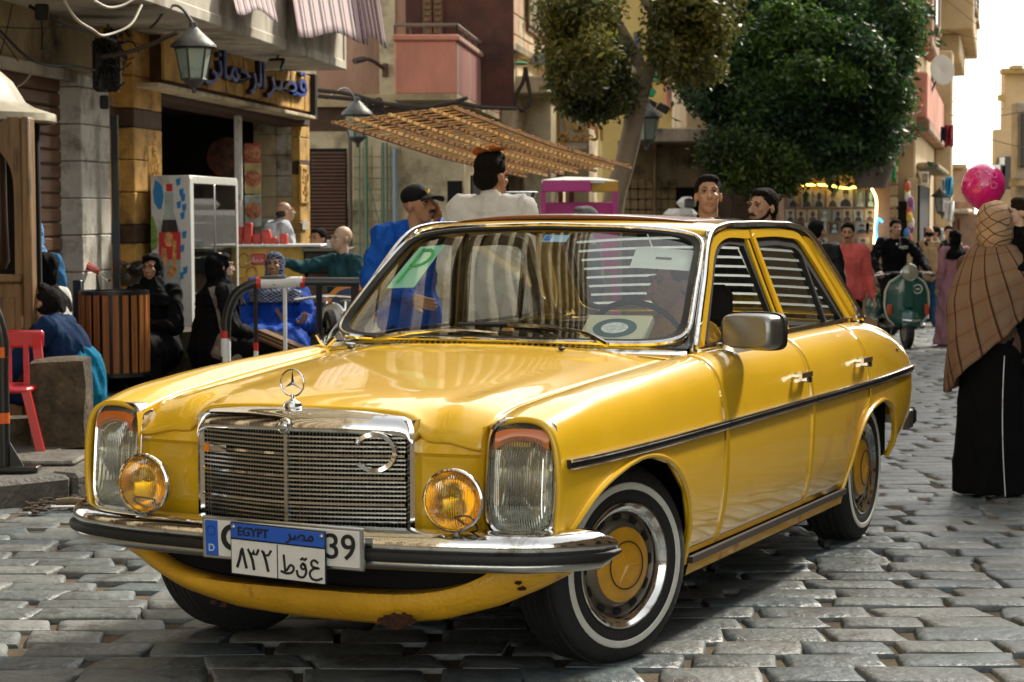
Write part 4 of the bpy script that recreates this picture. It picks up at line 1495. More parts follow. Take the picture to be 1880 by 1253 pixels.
# ------------------------------------------------------------------ corner building on the right of the alley mouth
cbd = thing('corner_building', 'tall stone building with bays and balconies where the alley narrows', 'building')
YC = 34.0
M_cst = mat('warm_stone', (.40, .28, .145), .85, var=.3, vscale=1.2, bump=.4, bscale=10, dirt=(.16, .10, .05), dscale=1.3, damt=.4)
M_cst2 = mat('pale_warm_stone', (.50, .38, .22), .85, var=.25, vscale=1.2, bump=.3, bscale=10)
c0 = at(1612, 300, YC)
c1 = at(1682, 300, YC)
MB().bbox(((c0.x + c1.x) / 2, YC + 1.5, 2.5), (c1.x - c0.x - .5, 2.4, 13), .05).build('corner_mass', M_cst, cbd)
random.seed(23)
for k in range(9):      # coursed stone pier
    kb(1612, 238 + k * 21, 1650, 258 + k * 21, YC - .1 + random.uniform(-.02, .02), .4, 'stone_course', random.choice([M_cst, M_cst2]), .03, cbd, 20)
kb(1616, 426, 1646, 640, YC - .05, .3, 'lower_pier', M_cst, parent=cbd)
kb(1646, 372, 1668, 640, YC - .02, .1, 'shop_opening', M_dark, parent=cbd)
kb(1668, 330, 1682, 640, YC - .1, .3, 'pier', M_cst2, parent=cbd)
# receding side
DC = (Vector((12.6, 60, 0)) - Vector((c1.x, YC, 0))).normalized()
NC = Vector((DC.y, -DC.x, 0))
def pc(u, z, d=0.0):
    k = (u - 940) / 3840.8
    bx, by = c1.x + NC.x * d, YC + NC.y * d
    t = (k * by - bx) / (DC.x - k * DC.y)
    return Vector((bx + DC.x * t, by + DC.y * t, z))
def cby(name, y0, y1, z0, z1, d0, d1, m, parent=None, b=.03):
    a = Vector((c1.x + .2319 * (y0 - YC), y0, 0)) + NC * d1
    c = Vector((c1.x + .2319 * (y1 - YC), y1, 0)) + NC * d1
    mid = (a + c) / 2 - NC * (d1 - d0) / 2
    return MB().bbox((mid.x, mid.y, (z0 + z1) / 2), ((c - a).length, d1 - d0, z1 - z0), b, rz=atan2(DC.y, DC.x)).build(name, m, parent or cbd, smooth=20)


cby('side_wall', 34.2, 60, -2, 13, -1, 0, M_cst2)
kb(1640, 205, 1684, 236, YC - .5, .8, 'balcony_base', M_pink_d, parent=cbd)
kb(1655, 145, 1684, 206, YC - .5, .12, 'balcony_front', M_cst, parent=cbd)
cby('balcony_side', 34, 44, 2.95, 3.7, .0, .18, M_pink)
cby('balcony_side_slab', 34, 45, 2.75, 2.95, .0, .22, M_pink_d)
for k in range(9):
    kb(1662 + k * 2.8, 70, 1663 + k * 2.8, 143, YC - .45, .05, 'lattice_bar', M_yel, .003, cbd)
for k in range(6):
    kb(1660, 74 + k * 12, 1688, 76 + k * 12, YC - .47, .04, 'lattice_rail', M_yel, .003, cbd)
cby('bay', 35, 39, 4.2, 6.2, .0, .22, M_pink_d)
cby('bay', 36, 44, 6.5, 12, .0, .25, M_cst2)
cby('cornice', 34.3, 46, 6.25, 6.5, -.02, .38, M_cst2)
cby('yellow_window', 36.5, 40, 6.9, 9, .25, .30, M_yel)
cby('bay', 46, 55, 5.4, 7.6, .0, .75, M_cst2)
cby('bay_corbel', 47, 54, 4.9, 5.4, .0, .45, M_cst2)
cby('bay_cornice', 45.5, 55.5, 7.6, 7.9, .0, 1.0, M_cst2)
cby('column_shaft', 44, 45.2, -1, 4.8, .0, .35, M_cst2)
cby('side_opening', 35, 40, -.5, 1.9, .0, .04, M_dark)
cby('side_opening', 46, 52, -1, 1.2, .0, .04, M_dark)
cby('awning', 34.5, 42, 2.15, 2.25, .0, .35, M_grime)
cby('awning', 45, 52, 1.4, 1.5, .0, .7, M_slabc)
for yy in (41.5, 45.5, 50):
    cby('window', yy, yy + 1.6, 3.9, 5.0, .0, .05, M_win)
for yy, z_, d_ in ((37, 7.4, .25), (40.5, 7.4, .25), (42.3, 9.2, .25), (36.6, 10, .25), (47.5, 6.0, .75), (50.5, 6.0, .75), (35.8, 4.6, .22)):
    w_ = cby('window', yy, yy + 1.2, z_, z_ + 1.3, d_, d_ + .03, M_win)
    cby('window_frame', yy - .1, yy + 1.3, z_ - .12, z_, d_, d_ + .09, M_plaster, w_)
    cby('shutter', yy + 1.25, yy + 1.8, z_, z_ + 1.3, d_, d_ + .06, M_wood, w_)
ds = thing('satellite_dish', 'pale satellite dish fixed high on the corner building', 'dish')
c = at(1727, 132, 36)
MB().lathe([(.001, .0), (.12, .015), (.24, .06), (.26, .07), (.24, .075), (.001, .02)], c, (.5, -1, .1), 24).build('dish', mat('dish_grey', (.55, .53, .48), .5), ds)
ds.children[0].scale = (1, 1, 1)
MB().tube([c, c + Vector((-.1, .3, -.4))], .02, n=6).build('dish_arm', M_railing, ds)
cloths = ((1735, 232, 1752, 272, (.28, .02, .03), 'dark red cloth hanging from the corner building'), (1728, 235, 1737, 262, (.02, .03, .08), 'navy cloth hanging beside the dark red one'),
          (1737, 328, 1750, 362, (.02, .32, .55), 'bright turquoise shirt hanging over the alley'), (1728, 330, 1737, 352, (.5, .5, .48), 'pale cloth hanging beside the turquoise shirt'),
          (1735, 372, 1752, 410, (.7, .7, .68), 'white shirt hanging below the small lantern'), (1638, 256, 1646, 337, (.03, .35, .10), 'long green and white flag hanging on the stone pier'))
for k, (u0, v0, u1, v1, cc_, lab) in enumerate(cloths):
    G = []
    for i in range(9):
        G.append([at(u0 + (u1 - u0) * i / 8, v0 + (v1 - v0) * j / 8 + 2 * sin(i * 1.3) * j / 8, 33.5 + .05 * sin(i * 1.7 + j * .3)) for j in range(9)])
    tag(uvgrid(G, 'hanging_cloth', mat('cloth_%s' % lab.split()[0], cc_, .85, var=.25, vscale=6)), lab, 'cloth')
random.seed(51)
gd = [((.6, .1, .05), 'red'), ((.6, .45, .05), 'yellow'), ((.7, .68, .6), 'white'), ((.3, .08, .25), 'purple'), ((.05, .2, .5), 'blue')]
for k in range(12):
    u, v = 1668 + random.uniform(-3, 6), 345 + k * 9.5
    c_, cn = gd[k % 5]
    o = MB().ell(at(u, v, 33 + random.uniform(-.2, .2)), (.05, .05, .09), 8).build('hanging_goods', mat('goods_' + cn, c_, .5, var=.4, vscale=30))
    tag(o, cn + ' trinket at the alley shop, ' + (on[k] + ' from the top' if k < 8 else on[11 - k] + ' from the bottom') + ' of the string', 'trinket', 'trinkets hanging at the alley shop')
ac = thing('air_conditioner', 'white air conditioner unit on the wall of the alley shops', 'air conditioner')
kb(1692, 318, 1706, 342, 34.2, .4, 'unit_case', M_white, parent=ac)
kb(1694, 321, 1704, 338, 34.18, .03, 'unit_grille', M_grime, parent=ac)
# distant houses
house('distant_brown_house', 'distant low brown house closing the alley left of the balloon', 1734, 1774, 310, 75, mat('distant_brown', (.42, .28, .16), .85, var=.2), .6, ((1734, 304, 1776, 312, M_cst, 'parapet', .6),))
house('distant_dark_roof_house', 'distant house with a sloping dark roof beyond the lantern', 1742, 1800, 395, 68, mat('distant_mauve', (.22, .14, .10), .85, var=.3), .6, ((1745, 372, 1790, 396, M_pink_d, 'roof', .8), (1750, 405, 1753, 470, M_stone_band, 'slat', .1), (1760, 405, 1763, 470, M_stone_band, 'slat', .1)))
fh = house('far_cream_tower', 'far sunlit cream house with stepped roof at the right edge', 1846, 1990, 132, 60, mat('sun_cream', (.62, .47, .28), .85, var=.2, vscale=.6), .5,
      ((1843, 128, 1992, 138, M_yel, 'cornice', .4), (1862, 122, 1880, 130, M_cst2, 'roof_box', .5), (1829, 240, 1990, 620, mat('sun_cream_lower', (.60, .45, .27), .85, var=.2, vscale=.6), 'lower_wing', .4),
       (1846, 290, 1862, 350, M_win, 'window', 1.3), (1838, 305, 1842, 330, M_win, 'window', 1.3), (1837, 176, 1846, 188, M_yel, 'bracket_box', .3)))
nr = house('grey_near_house', 'grey house front in shade at the right edge behind the child', 1868, 2000, 190, 46, mat('grey_cream', (.38, .33, .26), .85, var=.25), .5, ((1875, 210, 1890, 310, M_win, 'window', .2), (1864, 330, 2000, 345, M_plaster, 'ledge', .5)))

# overhead lines in the sky
sky_lines = [((1750, -10), (1880, 62)), ((1770, -10), (1880, 48)), ((1800, -10), (1880, 30)), ((1735, 0), (1880, 120)), ((1735, 58), (1880, 88)), ((1745, 188), (1830, 200)), ((1745, 214), (1830, 208)), ((1748, 226), (1828, 268))]
for k, ((u0, v0), (u1, v1)) in enumerate(sky_lines):
    a, b_ = at(u0, v0, 36), at(u1 + 60, v1 + (v1 - v0) * .2, 30)
    m_ = (a + b_) / 2 - Vector((0, 0, .06))
    tag(MB().tube(smoothpath([tuple(a), tuple(m_), tuple(b_)], 10), .006, n=4).build('overhead_wire', M_cable_p if k % 3 == 2 else M_cb),
        ['uppermost', 'second highest', 'third highest', 'long steep', 'nearly level upper', 'faint level', 'lower faint level', 'lowest slanting'][k] + ' wire strung across the pale sky', 'wire', 'overhead wires in the sky')

# ------------------------------------------------------------------ buildings round the square outside the frame (they show in the car's paint)
rb_ = thing('square_building', 'plastered building facing the square, out of frame on the right', 'building')
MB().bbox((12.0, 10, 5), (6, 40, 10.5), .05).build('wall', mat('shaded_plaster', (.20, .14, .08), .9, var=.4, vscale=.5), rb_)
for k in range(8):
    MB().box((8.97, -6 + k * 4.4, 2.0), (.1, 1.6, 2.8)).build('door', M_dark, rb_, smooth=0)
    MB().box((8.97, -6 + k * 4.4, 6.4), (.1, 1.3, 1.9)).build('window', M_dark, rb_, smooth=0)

lb_ = thing('reflection_building', 'unseen tall building with pale pilasters, added at near left for the windscreen reflection', 'building')  # added out of view, pilasters meant to reflect as stripes in the windscreen
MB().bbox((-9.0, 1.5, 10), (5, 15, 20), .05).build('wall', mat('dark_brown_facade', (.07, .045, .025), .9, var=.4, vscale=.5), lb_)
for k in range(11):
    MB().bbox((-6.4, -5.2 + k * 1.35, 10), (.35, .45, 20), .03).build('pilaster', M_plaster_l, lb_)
# ------------------------------------------------------------------ trees
def leaf_cloud(name, blobs, n, size, m, parent, seed=1, shell=.55, droop=.2):
    rg = np.random.default_rng(seed)
    w = np.array([b[1][0] * b[1][1] * b[1][2] for b in blobs]) ** .67
    w = w / w.sum()
    idx = rg.choice(len(blobs), n, p=w)
    C = np.array([b[0] for b in blobs])[idx]
    Rr = np.array([b[1] for b in blobs])[idx]
    d = rg.normal(size=(n, 3))
    d /= np.linalg.norm(d, axis=1)[:, None]
    r = shell + (1.06 - shell) * rg.random(n) ** .7
    # lumps: push the shell in and out with direction noise so the outline is uneven
    lump = 1 + .24 * np.sin(d[:, 0] * 7 + idx * 1.7) * np.cos(d[:, 2] * 6 + idx) + .15 * np.sin(d[:, 1] * 13 + idx * 3) + .10 * np.sin(d[:, 2] * 23 + d[:, 0] * 17)
    c = C + d * Rr * (r * lump)[:, None]
    # sprigs: groups of leaves share a centre
    k = 7
    ng = n // k
    c = np.repeat(c[:ng], k, axis=0)
    dd = np.repeat(d[:ng], k, axis=0)
    n = len(c)
    c = c + rg.normal(size=(n, 3)) * size * .95
    ax = dd * .7 + rg.normal(size=(n, 3)) * .8
    ax[:, 2] -= droop
    ax /= np.linalg.norm(ax, axis=1)[:, None]
    sd_ = np.cross(ax, rg.normal(size=(n, 3)))
    sd_ /= np.linalg.norm(sd_, axis=1)[:, None] + 1e-9
    L = size * rg.uniform(.7, 1.3, n)[:, None]
    Wd = L * .22
    up = np.cross(ax, sd_) * L * .10
    V = np.stack([c - ax * L * .5, c + sd_ * Wd + up, c + ax * L * .5, c - sd_ * Wd + up], 1).reshape(-1, 3)
    me = bpy.data.meshes.new(name)
    me.vertices.add(len(V))
    me.vertices.foreach_set('co', V.ravel())
    me.loops.add(n * 4)
    me.loops.foreach_set('vertex_index', np.arange(n * 4))
    me.polygons.add(n)
    me.polygons.foreach_set('loop_start', np.arange(0, n * 4, 4))
    me.materials.append(m)
    me.update()
    me.validate()
    o = bpy.data.objects.new(name, me)
    COL.objects.link(o)
    o.parent = parent
    o['kind'] = 'stuff'
    return o


def leaf_mat(name, c1, c2, c3):
    m = bpy.data.materials.new(name)
    m.use_nodes = True
    n, l = m.node_tree.nodes, m.node_tree.links
    b = n['Principled BSDF']
    b.inputs['Roughness'].default_value = .45
    geo = n.new('ShaderNodeNewGeometry')
    tc = n.new('ShaderNodeTexCoord')
    nz = n.new('ShaderNodeTexNoise')
    nz.inputs['Scale'].default_value = 1.3
    l.new(tc.outputs['Object'], nz.inputs['Vector'])
    ad = n.new('ShaderNodeMath')
    ad.operation = 'MULTIPLY_ADD'
    ad.inputs[1].default_value = .55
    l.new(geo.outputs['Random Per Island'], ad.inputs[0])
    mr = n.new('ShaderNodeMath')
    mr.operation = 'MULTIPLY_ADD'
    mr.inputs[1].default_value = 1.6
    mr.inputs[2].default_value = -.55
    l.new(nz.outputs[0], mr.inputs[0])
    l.new(mr.outputs[0], ad.inputs[2])
    cr_ = n.new('ShaderNodeValToRGB')
    e = cr_.color_ramp.elements
    e[0].color = (*c1, 1)
    e[1].color = (*c3, 1)
    e[1].position = .95
    x = e.new(.5)
    x.color = (*c2, 1)
    l.new(ad.outputs[0], cr_.inputs[0])
    l.new(cr_.outputs[0], b.inputs['Base Color'])
    tl = n.new('ShaderNodeBsdfTranslucent')
    l.new(cr_.outputs[0], tl.inputs[0])
    mx = n.new('ShaderNodeMixShader')
    mx.inputs[0].default_value = .36
    l.new(b.outputs[0], mx.inputs[1])
    l.new(tl.outputs[0], mx.inputs[2])
    l.new(mx.outputs[0], n['Material Output'].inputs[0])
    return m


M_bark = mat('pale_ficus_bark', (.27, .205, .135), .8, var=.3, vscale=4, bump=.5, bscale=18, stretch=(1, 1, .5), dirt=(.14, .10, .06), dscale=4, damt=.4)
M_leafA = leaf_mat('olive_leaves', (.030, .040, .012), (.070, .085, .022), (.16, .15, .03))
M_leafB = leaf_mat('dark_green_leaves', (.012, .034, .016), (.028, .070, .028), (.095, .17, .035))
M_leafC = leaf_mat('fresh_green_leaves', (.02, .045, .008), (.05, .11, .015), (.14, .24, .03))


def blobs(lst, Y):
    out = []
    for u, v, ru, rv, dY in lst:
        c = at(u, v, Y + dY)
        s_ = S(Y + dY)
        out.append((tuple(c), (ru / s_, (ru + rv) / 2 / s_ * .9, rv / s_)))
    return out


def limb(pts, Y, r):
    P = [tuple(at(u, v, Y + d)) for u, v, d in pts]
    return P


t1 = thing('ficus_tree', 'leaning pale trunked tree forking in front of the pink and yellow houses', 'tree')
YT = 25.5
tp = smoothpath([tuple(at(u, v, YT)) for u, v in ((1112, 650), (1118, 520), (1122, 420), (1130, 360), (1148, 300), (1162, 240), (1170, 190), (1180, 150), (1184, 128))], 30)
tp[0] = (tp[0][0], tp[0][1], groundz(YT) - .1)
MB().tube(tp, list(np.interp(np.linspace(0, 1, 30), [0, .3, .7, 1], [.19, .155, .12, .13])), n=16).build('trunk', M_bark, t1)
for pts, r0, r1 in ((((1182, 138, 0), (1168, 105, 0), (1150, 70, -.2), (1128, 30, -.3), (1100, -20, -.4)), .085, .05), (((1186, 140, 0), (1208, 100, 0), (1222, 55, .1), (1228, 0, .2), (1235, -60, .3)), .09, .06),
                    (((1222, 50, .1), (1205, 25, 0), (1185, 5, -.1), (1175, -30, -.2)), .05, .04), (((1150, 75, -.2), (1120, 90, -.4), (1085, 110, -.6)), .035, .015), (((1215, 80, .1), (1240, 60, .2), (1270, 50, .3)), .035, .015),
                    (((1172, 180, 0), (1140, 150, -.3), (1110, 140, -.5)), .03, .012)):
    P = smoothpath([tuple(at(u, v, YT + d)) for u, v, d in pts], 14)
    MB().tube(P, list(np.linspace(r0, r1, 14)), n=10).build('branch', M_bark, t1)
leaf_cloud('crown', blobs([(1060, 60, 42, 45, -.5), (1075, 150, 42, 34, -.6), (1115, 170, 40, 26, -.6), (1100, 110, 35, 30, -.8), (1045, 120, 24, 26, -.3), (1070, 10, 46, 30, -.2),
                           (1085, 190, 34, 16, -.5), (1140, 178, 20, 12, -.5)], YT), 26000, .088, M_leafA, t1, 3)
leaf_cloud('crown', blobs([(1270, 60, 45, 50, .2), (1300, 20, 50, 40, .5), (1240, 20, 34, 34, .1), (1245, 95, 32, 26, 0), (1280, 110, 34, 24, .3), (1262, -40, 60, 30, .3)], YT), 26000, .088,
           leaf_mat('yellowing_leaves', (.03, .040, .008), (.10, .110, .014), (.24, .22, .025)), t1, 5)

t2 = thing('dense_tree', 'large dense dark green tree spreading over the portrait wall', 'tree')
YD = 29.0
tp = smoothpath([tuple(at(u, v, YD + 1.6)) for u, v in ((1440, 640), (1445, 420), (1452, 330), (1465, 250), (1480, 150))], 20)
tp[0] = (tp[0][0], tp[0][1], groundz(YD) - .2)
MB().tube(tp, list(np.linspace(.2, .12, 20)), n=12).build('trunk', M_bark, t2)
for pts in (((1452, 330), (1400, 260), (1350, 200)), ((1465, 250), (1540, 200), (1600, 150)), ((1470, 220), (1450, 140), (1430, 40))):
    P = smoothpath([tuple(at(u, v, YD + 1.2)) for u, v in pts], 12)
    MB().tube(P, list(np.linspace(.10, .04, 12)), n=8).build('branch', M_bark, t2)
B2 = [(1360, 80, 80, 70, .3), (1330, 150, 60, 50, .1), (1400, 140, 80, 70, -.3), (1450, 50, 90, 70, .2), (1540, 60, 90, 70, .3), (1600, 90, 64, 60, .2), (1630, 60, 44, 60, .5), (1500, 150, 95, 75, -.5),
      (1590, 170, 64, 60, -.1), (1460, 220, 90, 56, -.4), (1550, 235, 76, 50, -.4), (1380, 215, 60, 36, 0), (1600, 240, 50, 44, .1), (1420, 10, 80, 50, .6), (1560, 0, 80, 50, .6), (1330, 30, 60, 60, .8), (1640, 20, 34, 36, .7),
      (1545, 285, 50, 26, -.3), (1480, 270, 60, 24, -.2), (1300, 170, 26, 18, 0), (1420, 180, 60, 50, -.7), (1560, 120, 60, 50, -.7)]
leaf_cloud('crown', blobs(B2, YD), 125000, .090, M_leafB, t2, 11, shell=.74)
leaf_cloud('young_shoots', blobs([(1500, 60, 40, 20, -1.0), (1610, 150, 18, 26, -.8), (1618, 215, 12, 16, -.6), (1405, 70, 36, 14, -1), (1560, 150, 26, 20, -1.3), (1440, 30, 30, 20, -.8), (1480, 130, 30, 14, -1.5)], YD), 6000, .09, M_leafC, t2, 12)
# dark inner mass so the crown is deep, not hollow
leaf_cloud('inner_leaves', blobs([(u, v, ru * .7, rv * .7, d + .4) for u, v, ru, rv, d in B2], YD), 16000, .20, M_leafB, t2, 13, shell=.2)
def fringe(B, n, seed, r=(8, 19)):
    rg = random.Random(seed)
    out = []
    for _ in range(n):
        u, v, ru, rv, d_ = rg.choice(B)
        a = rg.uniform(0, 2 * pi)
        q = rg.uniform(.85, 1.22)
        rr = rg.uniform(*r)
        out.append((u + ru * q * cos(a), v + rv * q * sin(a), rr, rr * rg.uniform(.6, 1), d_ + rg.uniform(-.8, .3)))
    return out


leaf_cloud('outer_sprays', blobs(fringe(B2, 95, 5), YD), 21000, .095, leaf_mat('outer_leaves', (.016, .040, .016), (.04, .090, .030), (.12, .20, .04)), t2, 31, shell=.1)
F1 = [(1055, 60, 40, 45, -.5), (1080, 150, 50, 36, -.6), (1085, 110, 40, 40, -.8), (1270, 60, 60, 60, .2), (1250, 95, 40, 36, 0), (1070, 10, 50, 36, -.2)]
leaf_cloud('outer_sprays', blobs(fringe(F1, 70, 9), YT), 15000, .090, leaf_mat('olive_outer_leaves', (.035, .042, .012), (.11, .115, .025), (.24, .21, .04)), t1, 33, shell=.1)
t3 = thing('small_tree', 'small bright green bushy tree under the large dark one', 'tree')
leaf_cloud('crown', blobs([(1370, 285, 44, 24, 0), (1410, 300, 44, 26, .2), (1335, 290, 34, 24, .1), (1380, 320, 56, 20, .1), (1440, 320, 34, 22, .3), (1320, 270, 20, 14, .2)], 27.4), 24000, .085, leaf_mat('bushy_leaves', (.012, .022, .006), (.03, .055, .010), (.13, .20, .025)), t3, 21)
P = smoothpath([tuple(at(1385, v, 27.8)) for v in (640, 450, 380, 300)], 10)
P[0] = (P[0][0], P[0][1], groundz(27.8) - .1)
MB().tube(P, .06, n=8).build('trunk', M_bark, t3)
# ================================================================== THE YELLOW SALOON
CAR = thing('vintage_saloon', 'bright yellow vintage saloon car with round amber fog lamps, filling the foreground', 'car',
            (-0.324, 6.938, 0), -0.4297)

ST = [-0.70, -0.55, -0.30, 0.0, 0.35, 0.62, 1.2, 1.7, 2.3, 2.75, 3.05, 3.35, 3.58, 3.72]
SEC = [  # A (inner edge)   B crown       C shoulder    D            E trim        F            G            H
    [(.600, .818), (.685, .842), (.765, .836), (.806, .79), (.822, .711), (.826, .60), (.806, .46), (.770, .40)],
    [(.600, .850), (.695, .874), (.785, .862), (.828, .81), (.845, .711), (.848, .59), (.828, .43), (.790, .36)],
    [(.612, .872), (.706, .898), (.792, .886), (.842, .82), (.862, .711), (.864, .58), (.842, .42), (.800, .31)],
    [(.632, .892), (.718, .918), (.797, .904), (.850, .84), (.873, .711), (.875, .58), (.856, .42), (.820, .27)],
    [(.652, .912), (.728, .934), (.800, .915), (.852, .85), (.877, .711), (.879, .575), (.862, .41), (.824, .262)],
    [(.668, .928), (.734, .944), (.803, .922), (.852, .855), (.879, .711), (.880, .57), (.865, .41), (.826, .26)],
    [(.716, .953), (.748, .950), (.803, .922), (.852, .855), (.880, .711), (.880, .57), (.866, .41), (.828, .26)],
    [(.720, .955), (.750, .952), (.803, .922), (.852, .855), (.880, .711), (.880, .57), (.866, .41), (.828, .26)],
    [(.718, .957), (.749, .954), (.802, .924), (.851, .858), (.880, .711), (.880, .57), (.866, .41), (.828, .26)],
    [(.706, .955), (.740, .950), (.795, .918), (.845, .85), (.873, .711), (.875, .57), (.862, .41), (.822, .28)],
    [(.682, .938), (.722, .932), (.775, .900), (.828, .84), (.858, .711), (.862, .57), (.848, .42), (.805, .33)],
    [(.660, .905), (.696, .898), (.746, .868), (.798, .81), (.830, .708), (.834, .57), (.818, .45), (.775, .385)],
    [(.645, .862), (.676, .850), (.718, .822), (.762, .775), (.792, .702), (.796, .58), (.780, .47), (.740, .42)],
    [(.630, .815), (.652, .802), (.684, .780), (.718, .745), (.742, .69), (.746, .60), (.732, .50), (.700, .46)],
]
_SX = np.array([[p[0] for p in r] for r in SEC])
_SZ = np.array([[p[1] for p in r] for r in SEC])
_K = np.arange(8.0)


def sec(y, s):
    return (float(cr(_K, cr(ST, _SX, y), s)), float(cr(_K, cr(ST, _SZ, y), s)))


def s_of_z(y, z, lo=2.0, hi=7.0):
    for _ in range(26):
        m = (lo + hi) / 2
        if sec(y, m)[1] > z:
            lo = m
        else:
            hi = m
    return lo


ARCH_F = [(-.72, .40), (-.68, .46), (-.62, .52), (-.52, .593), (-.34, .652), (-.10, .676), (.08, .632), (.22, .53), (.30, .40), (.335, .26)]
ARCH_R = [(2.22, .26), (2.25, .36), (2.33, .49), (2.46, .575), (2.62, .612), (2.78, .612), (2.92, .565), (3.00, .48), (3.04, .40), (3.06, .33)]


def archz(A, y):
    ys = [a[0] for a in A]
    if y <= ys[0] or y >= ys[-1]:
        return None
    return float(np.interp(y, ys, [a[1] for a in A]))


def side_panel(name, y0, y1, low, mats, s0=0.0, ny=None, ns=26, ecolumns=()):
    """low(y) -> z of the lower edge"""
    ys = set(np.linspace(y0, y1, ny or max(6, int((y1 - y0) / 0.03))))
    for e in ecolumns:
        if y0 < e < y1:
            ys.add(e)
    ys = sorted(ys)
    mb = MB()
    for side in (1, -1):
        G = []
        for y in ys:
            a = s0(y) if callable(s0) else s0
            se = s_of_z(y, low(y))
            G.append([(side * sec(y, a + (se - a) * k / ns)[0], y, sec(y, a + (se - a) * k / ns)[1]) for k in range(ns + 1)])
        m2 = MB()
        m2.grid(G, flip=(side > 0))
        o = m2.build(name, mats, CAR, smooth=50, solid=0.014)
        if side == 1:
            mb.o = o
    return mb


def zbase(y):
    return sec(y, 7.0)[1] + 0.004


def low_ff(y):
    a = archz(ARCH_F, y)
    if y < -.68:
        return max(.47, sec(y, 6.6)[1])
    return max(zbase(y), a if a else 0, .30 if y > .3 else 0)


def low_door_f(y):
    return 0.300


def low_door_r(y):
    a = archz(ARCH_R, y)
    return max(.300, (a + .05) if a and y > 2.2 else 0)


def low_q(y):
    a = archz(ARCH_R, y)
    return max(zbase(y), a if a else 0)


ecf = [a[0] for a in ARCH_F]
ecr = [a[0] for a in ARCH_R]
side_panel('front_fender', -.70, .613, low_ff, M_paint, ecolumns=ecf, ny=52)
side_panel('front_door', .619, 1.652, low_door_f, M_paint, ny=26)
side_panel('rear_door', 1.658, 2.497, low_door_r, M_paint, ny=26, ecolumns=ecr)
side_panel('rear_fender', 2.503, 3.72, low_q, M_paint, ny=44, ecolumns=ecr)
# slender wheel-arch band left of the rear arch, and rolled lips
for side in (1, -1):
    for A, nm in ((ARCH_F[1:], 'wheel_arch'), (ARCH_R, 'wheel_arch')):
        pts = []
        for y, z in smoothpath(A, 40):
            zz = max(z, zbase(y))
            x, _ = sec(y, s_of_z(y, zz))
            pts.append((side * (x + .003), y, zz + .004))
        MB().tube(pts, 0.010, n=8).build(nm, M_paint, CAR)
    G = []
    for y in np.linspace(2.215, 2.50, 10):
        a = archz(ARCH_R, y) or .27
        z0, z1 = max(.275, a), max(.275, a) + .048
        G.append([(side * (sec(y, s_of_z(y, z))[0] - .002), y, z) for z in (z0, (z0 + z1) / 2, z1)])
    MB().grid(G, flip=side < 0).build('arch_band', M_paint, CAR, solid=.014)
    # rocker panel
    yy = np.linspace(.335, 2.22, 20)
    MB().grid([[(side * .846, y, .292), (side * .846, y, .283), (side * .842, y, .262), (side * .835, y, .232), (side * .80, y, .215)] for y in yy],
              flip=side > 0).build('rocker_panel', M_paint_old, CAR)
    MB().tube([(side * .852, y, .283) for y in yy], 0, sq=(.016, .022), up=(0, 0, 1)).build('rocker_trim', M_rubber_trim, CAR)
    # chrome and rubber strip along the side, in sections
    for y0, y1 in ((-.655, .612), (.622, 1.648), (1.662, 2.497), (2.507, 3.66)):
        P = []
        n = 14
        for k in range(n + 1):
            y = y0 + (y1 - y0) * k / n
            x, z = sec(y, 4.0)
            P.append((side * (x + .006), y, z))
        MB().tube(P, 0, sq=(.016, .026), up=(0, 0, 1)).build('side_moulding', M_black, CAR)
        MB().tube([(p[0] + side * .008, p[1], p[2] + .0105) for p in P], .0065, n=8).build('moulding_chrome', M_chrome, CAR)
        MB().tube([(p[0] + side * .008, p[1], p[2] - .0125) for p in P], .0035, n=6).build('moulding_chrome', M_chrome, CAR)

# inner shell: keeps the gaps and the cabin walls dark
mb = MB()
for side in (1, -1):
    G = []
    for y in np.linspace(.33, 2.21, 30):
        G.append([(side * (sec(y, s)[0] - .045), y, sec(y, s)[1] - .012) for s in np.linspace(1.2, 6.9, 14)])
    mb.grid(G, flip=side > 0)
    G = []
    for y in np.linspace(-.62, .33, 20):
        G.append([(side * (sec(y, s)[0] - .04), y, sec(y, s)[1] - .01) for s in np.linspace(1.6, 3.9, 8)])
    mb.grid(G, flip=side > 0)
mb.box((0, 1.75, .235), (1.30, 3.3, .05))
mb.box((0, 1.33, .215), (1.56, 1.7, .03))  # wider slab added to block light under the car
mb.box((0, -.62, .40), (1.1, .04, .20))
mb.box((0, -.05, .30), (.7, 1.0, .06))
mb.box((0, .62, .58), (1.5, .03, .66))
mb.box((0, 0, .45), (.9, 1.2, .3))
mb.box((0, -.60, .60), (1.18, .04, .36))
mb.box((0, 3.2, .45), (1.3, .9, .35))
for s in (1, -1):      # wheel housings
    for yc in (0, 2.75):
        mb.box((s * .50, yc, .5), (.04, .9, .5))
        mb.box((s * .66, yc, .80 if yc else .78), (.34, .85, .03))
mb.build('floor_pan_and_blocker', M_void, CAR, smooth=0)


# ---- hood
def hood_zc(y):
    return float(cr([-.73, -.60, -.3, .1, .5, .62], [.846, .866, .893, .925, .958, .966], y))


def hood_pt(x, y):
    xa, za = sec(y, 0.0) if y > -.70 else sec(-.70, 0.0)
    xa -= .005
    u = min(1.0, abs(x) / xa)
    zc = hood_zc(y)
    z = za + (zc - za) * (1 - u ** 2.2) + .012 * math.exp(-((u - .80) / .10) ** 2) * min(1, max(0, (.6 - y)))
    # centre power bulge, leading back from the grille
    ub = abs(x) / (.355 + .12 * (y + .7))
    z += .010 / (1 + math.exp((ub - 1) * 14))
    # outer lips bend down beside the grille
    k = 1 / (1 + math.exp(-(abs(x) - .385) * 85))
    t = max(0.0, (-.585 - y) / .145)
    z -= k * .075 * t * t
    return (x, y, z)


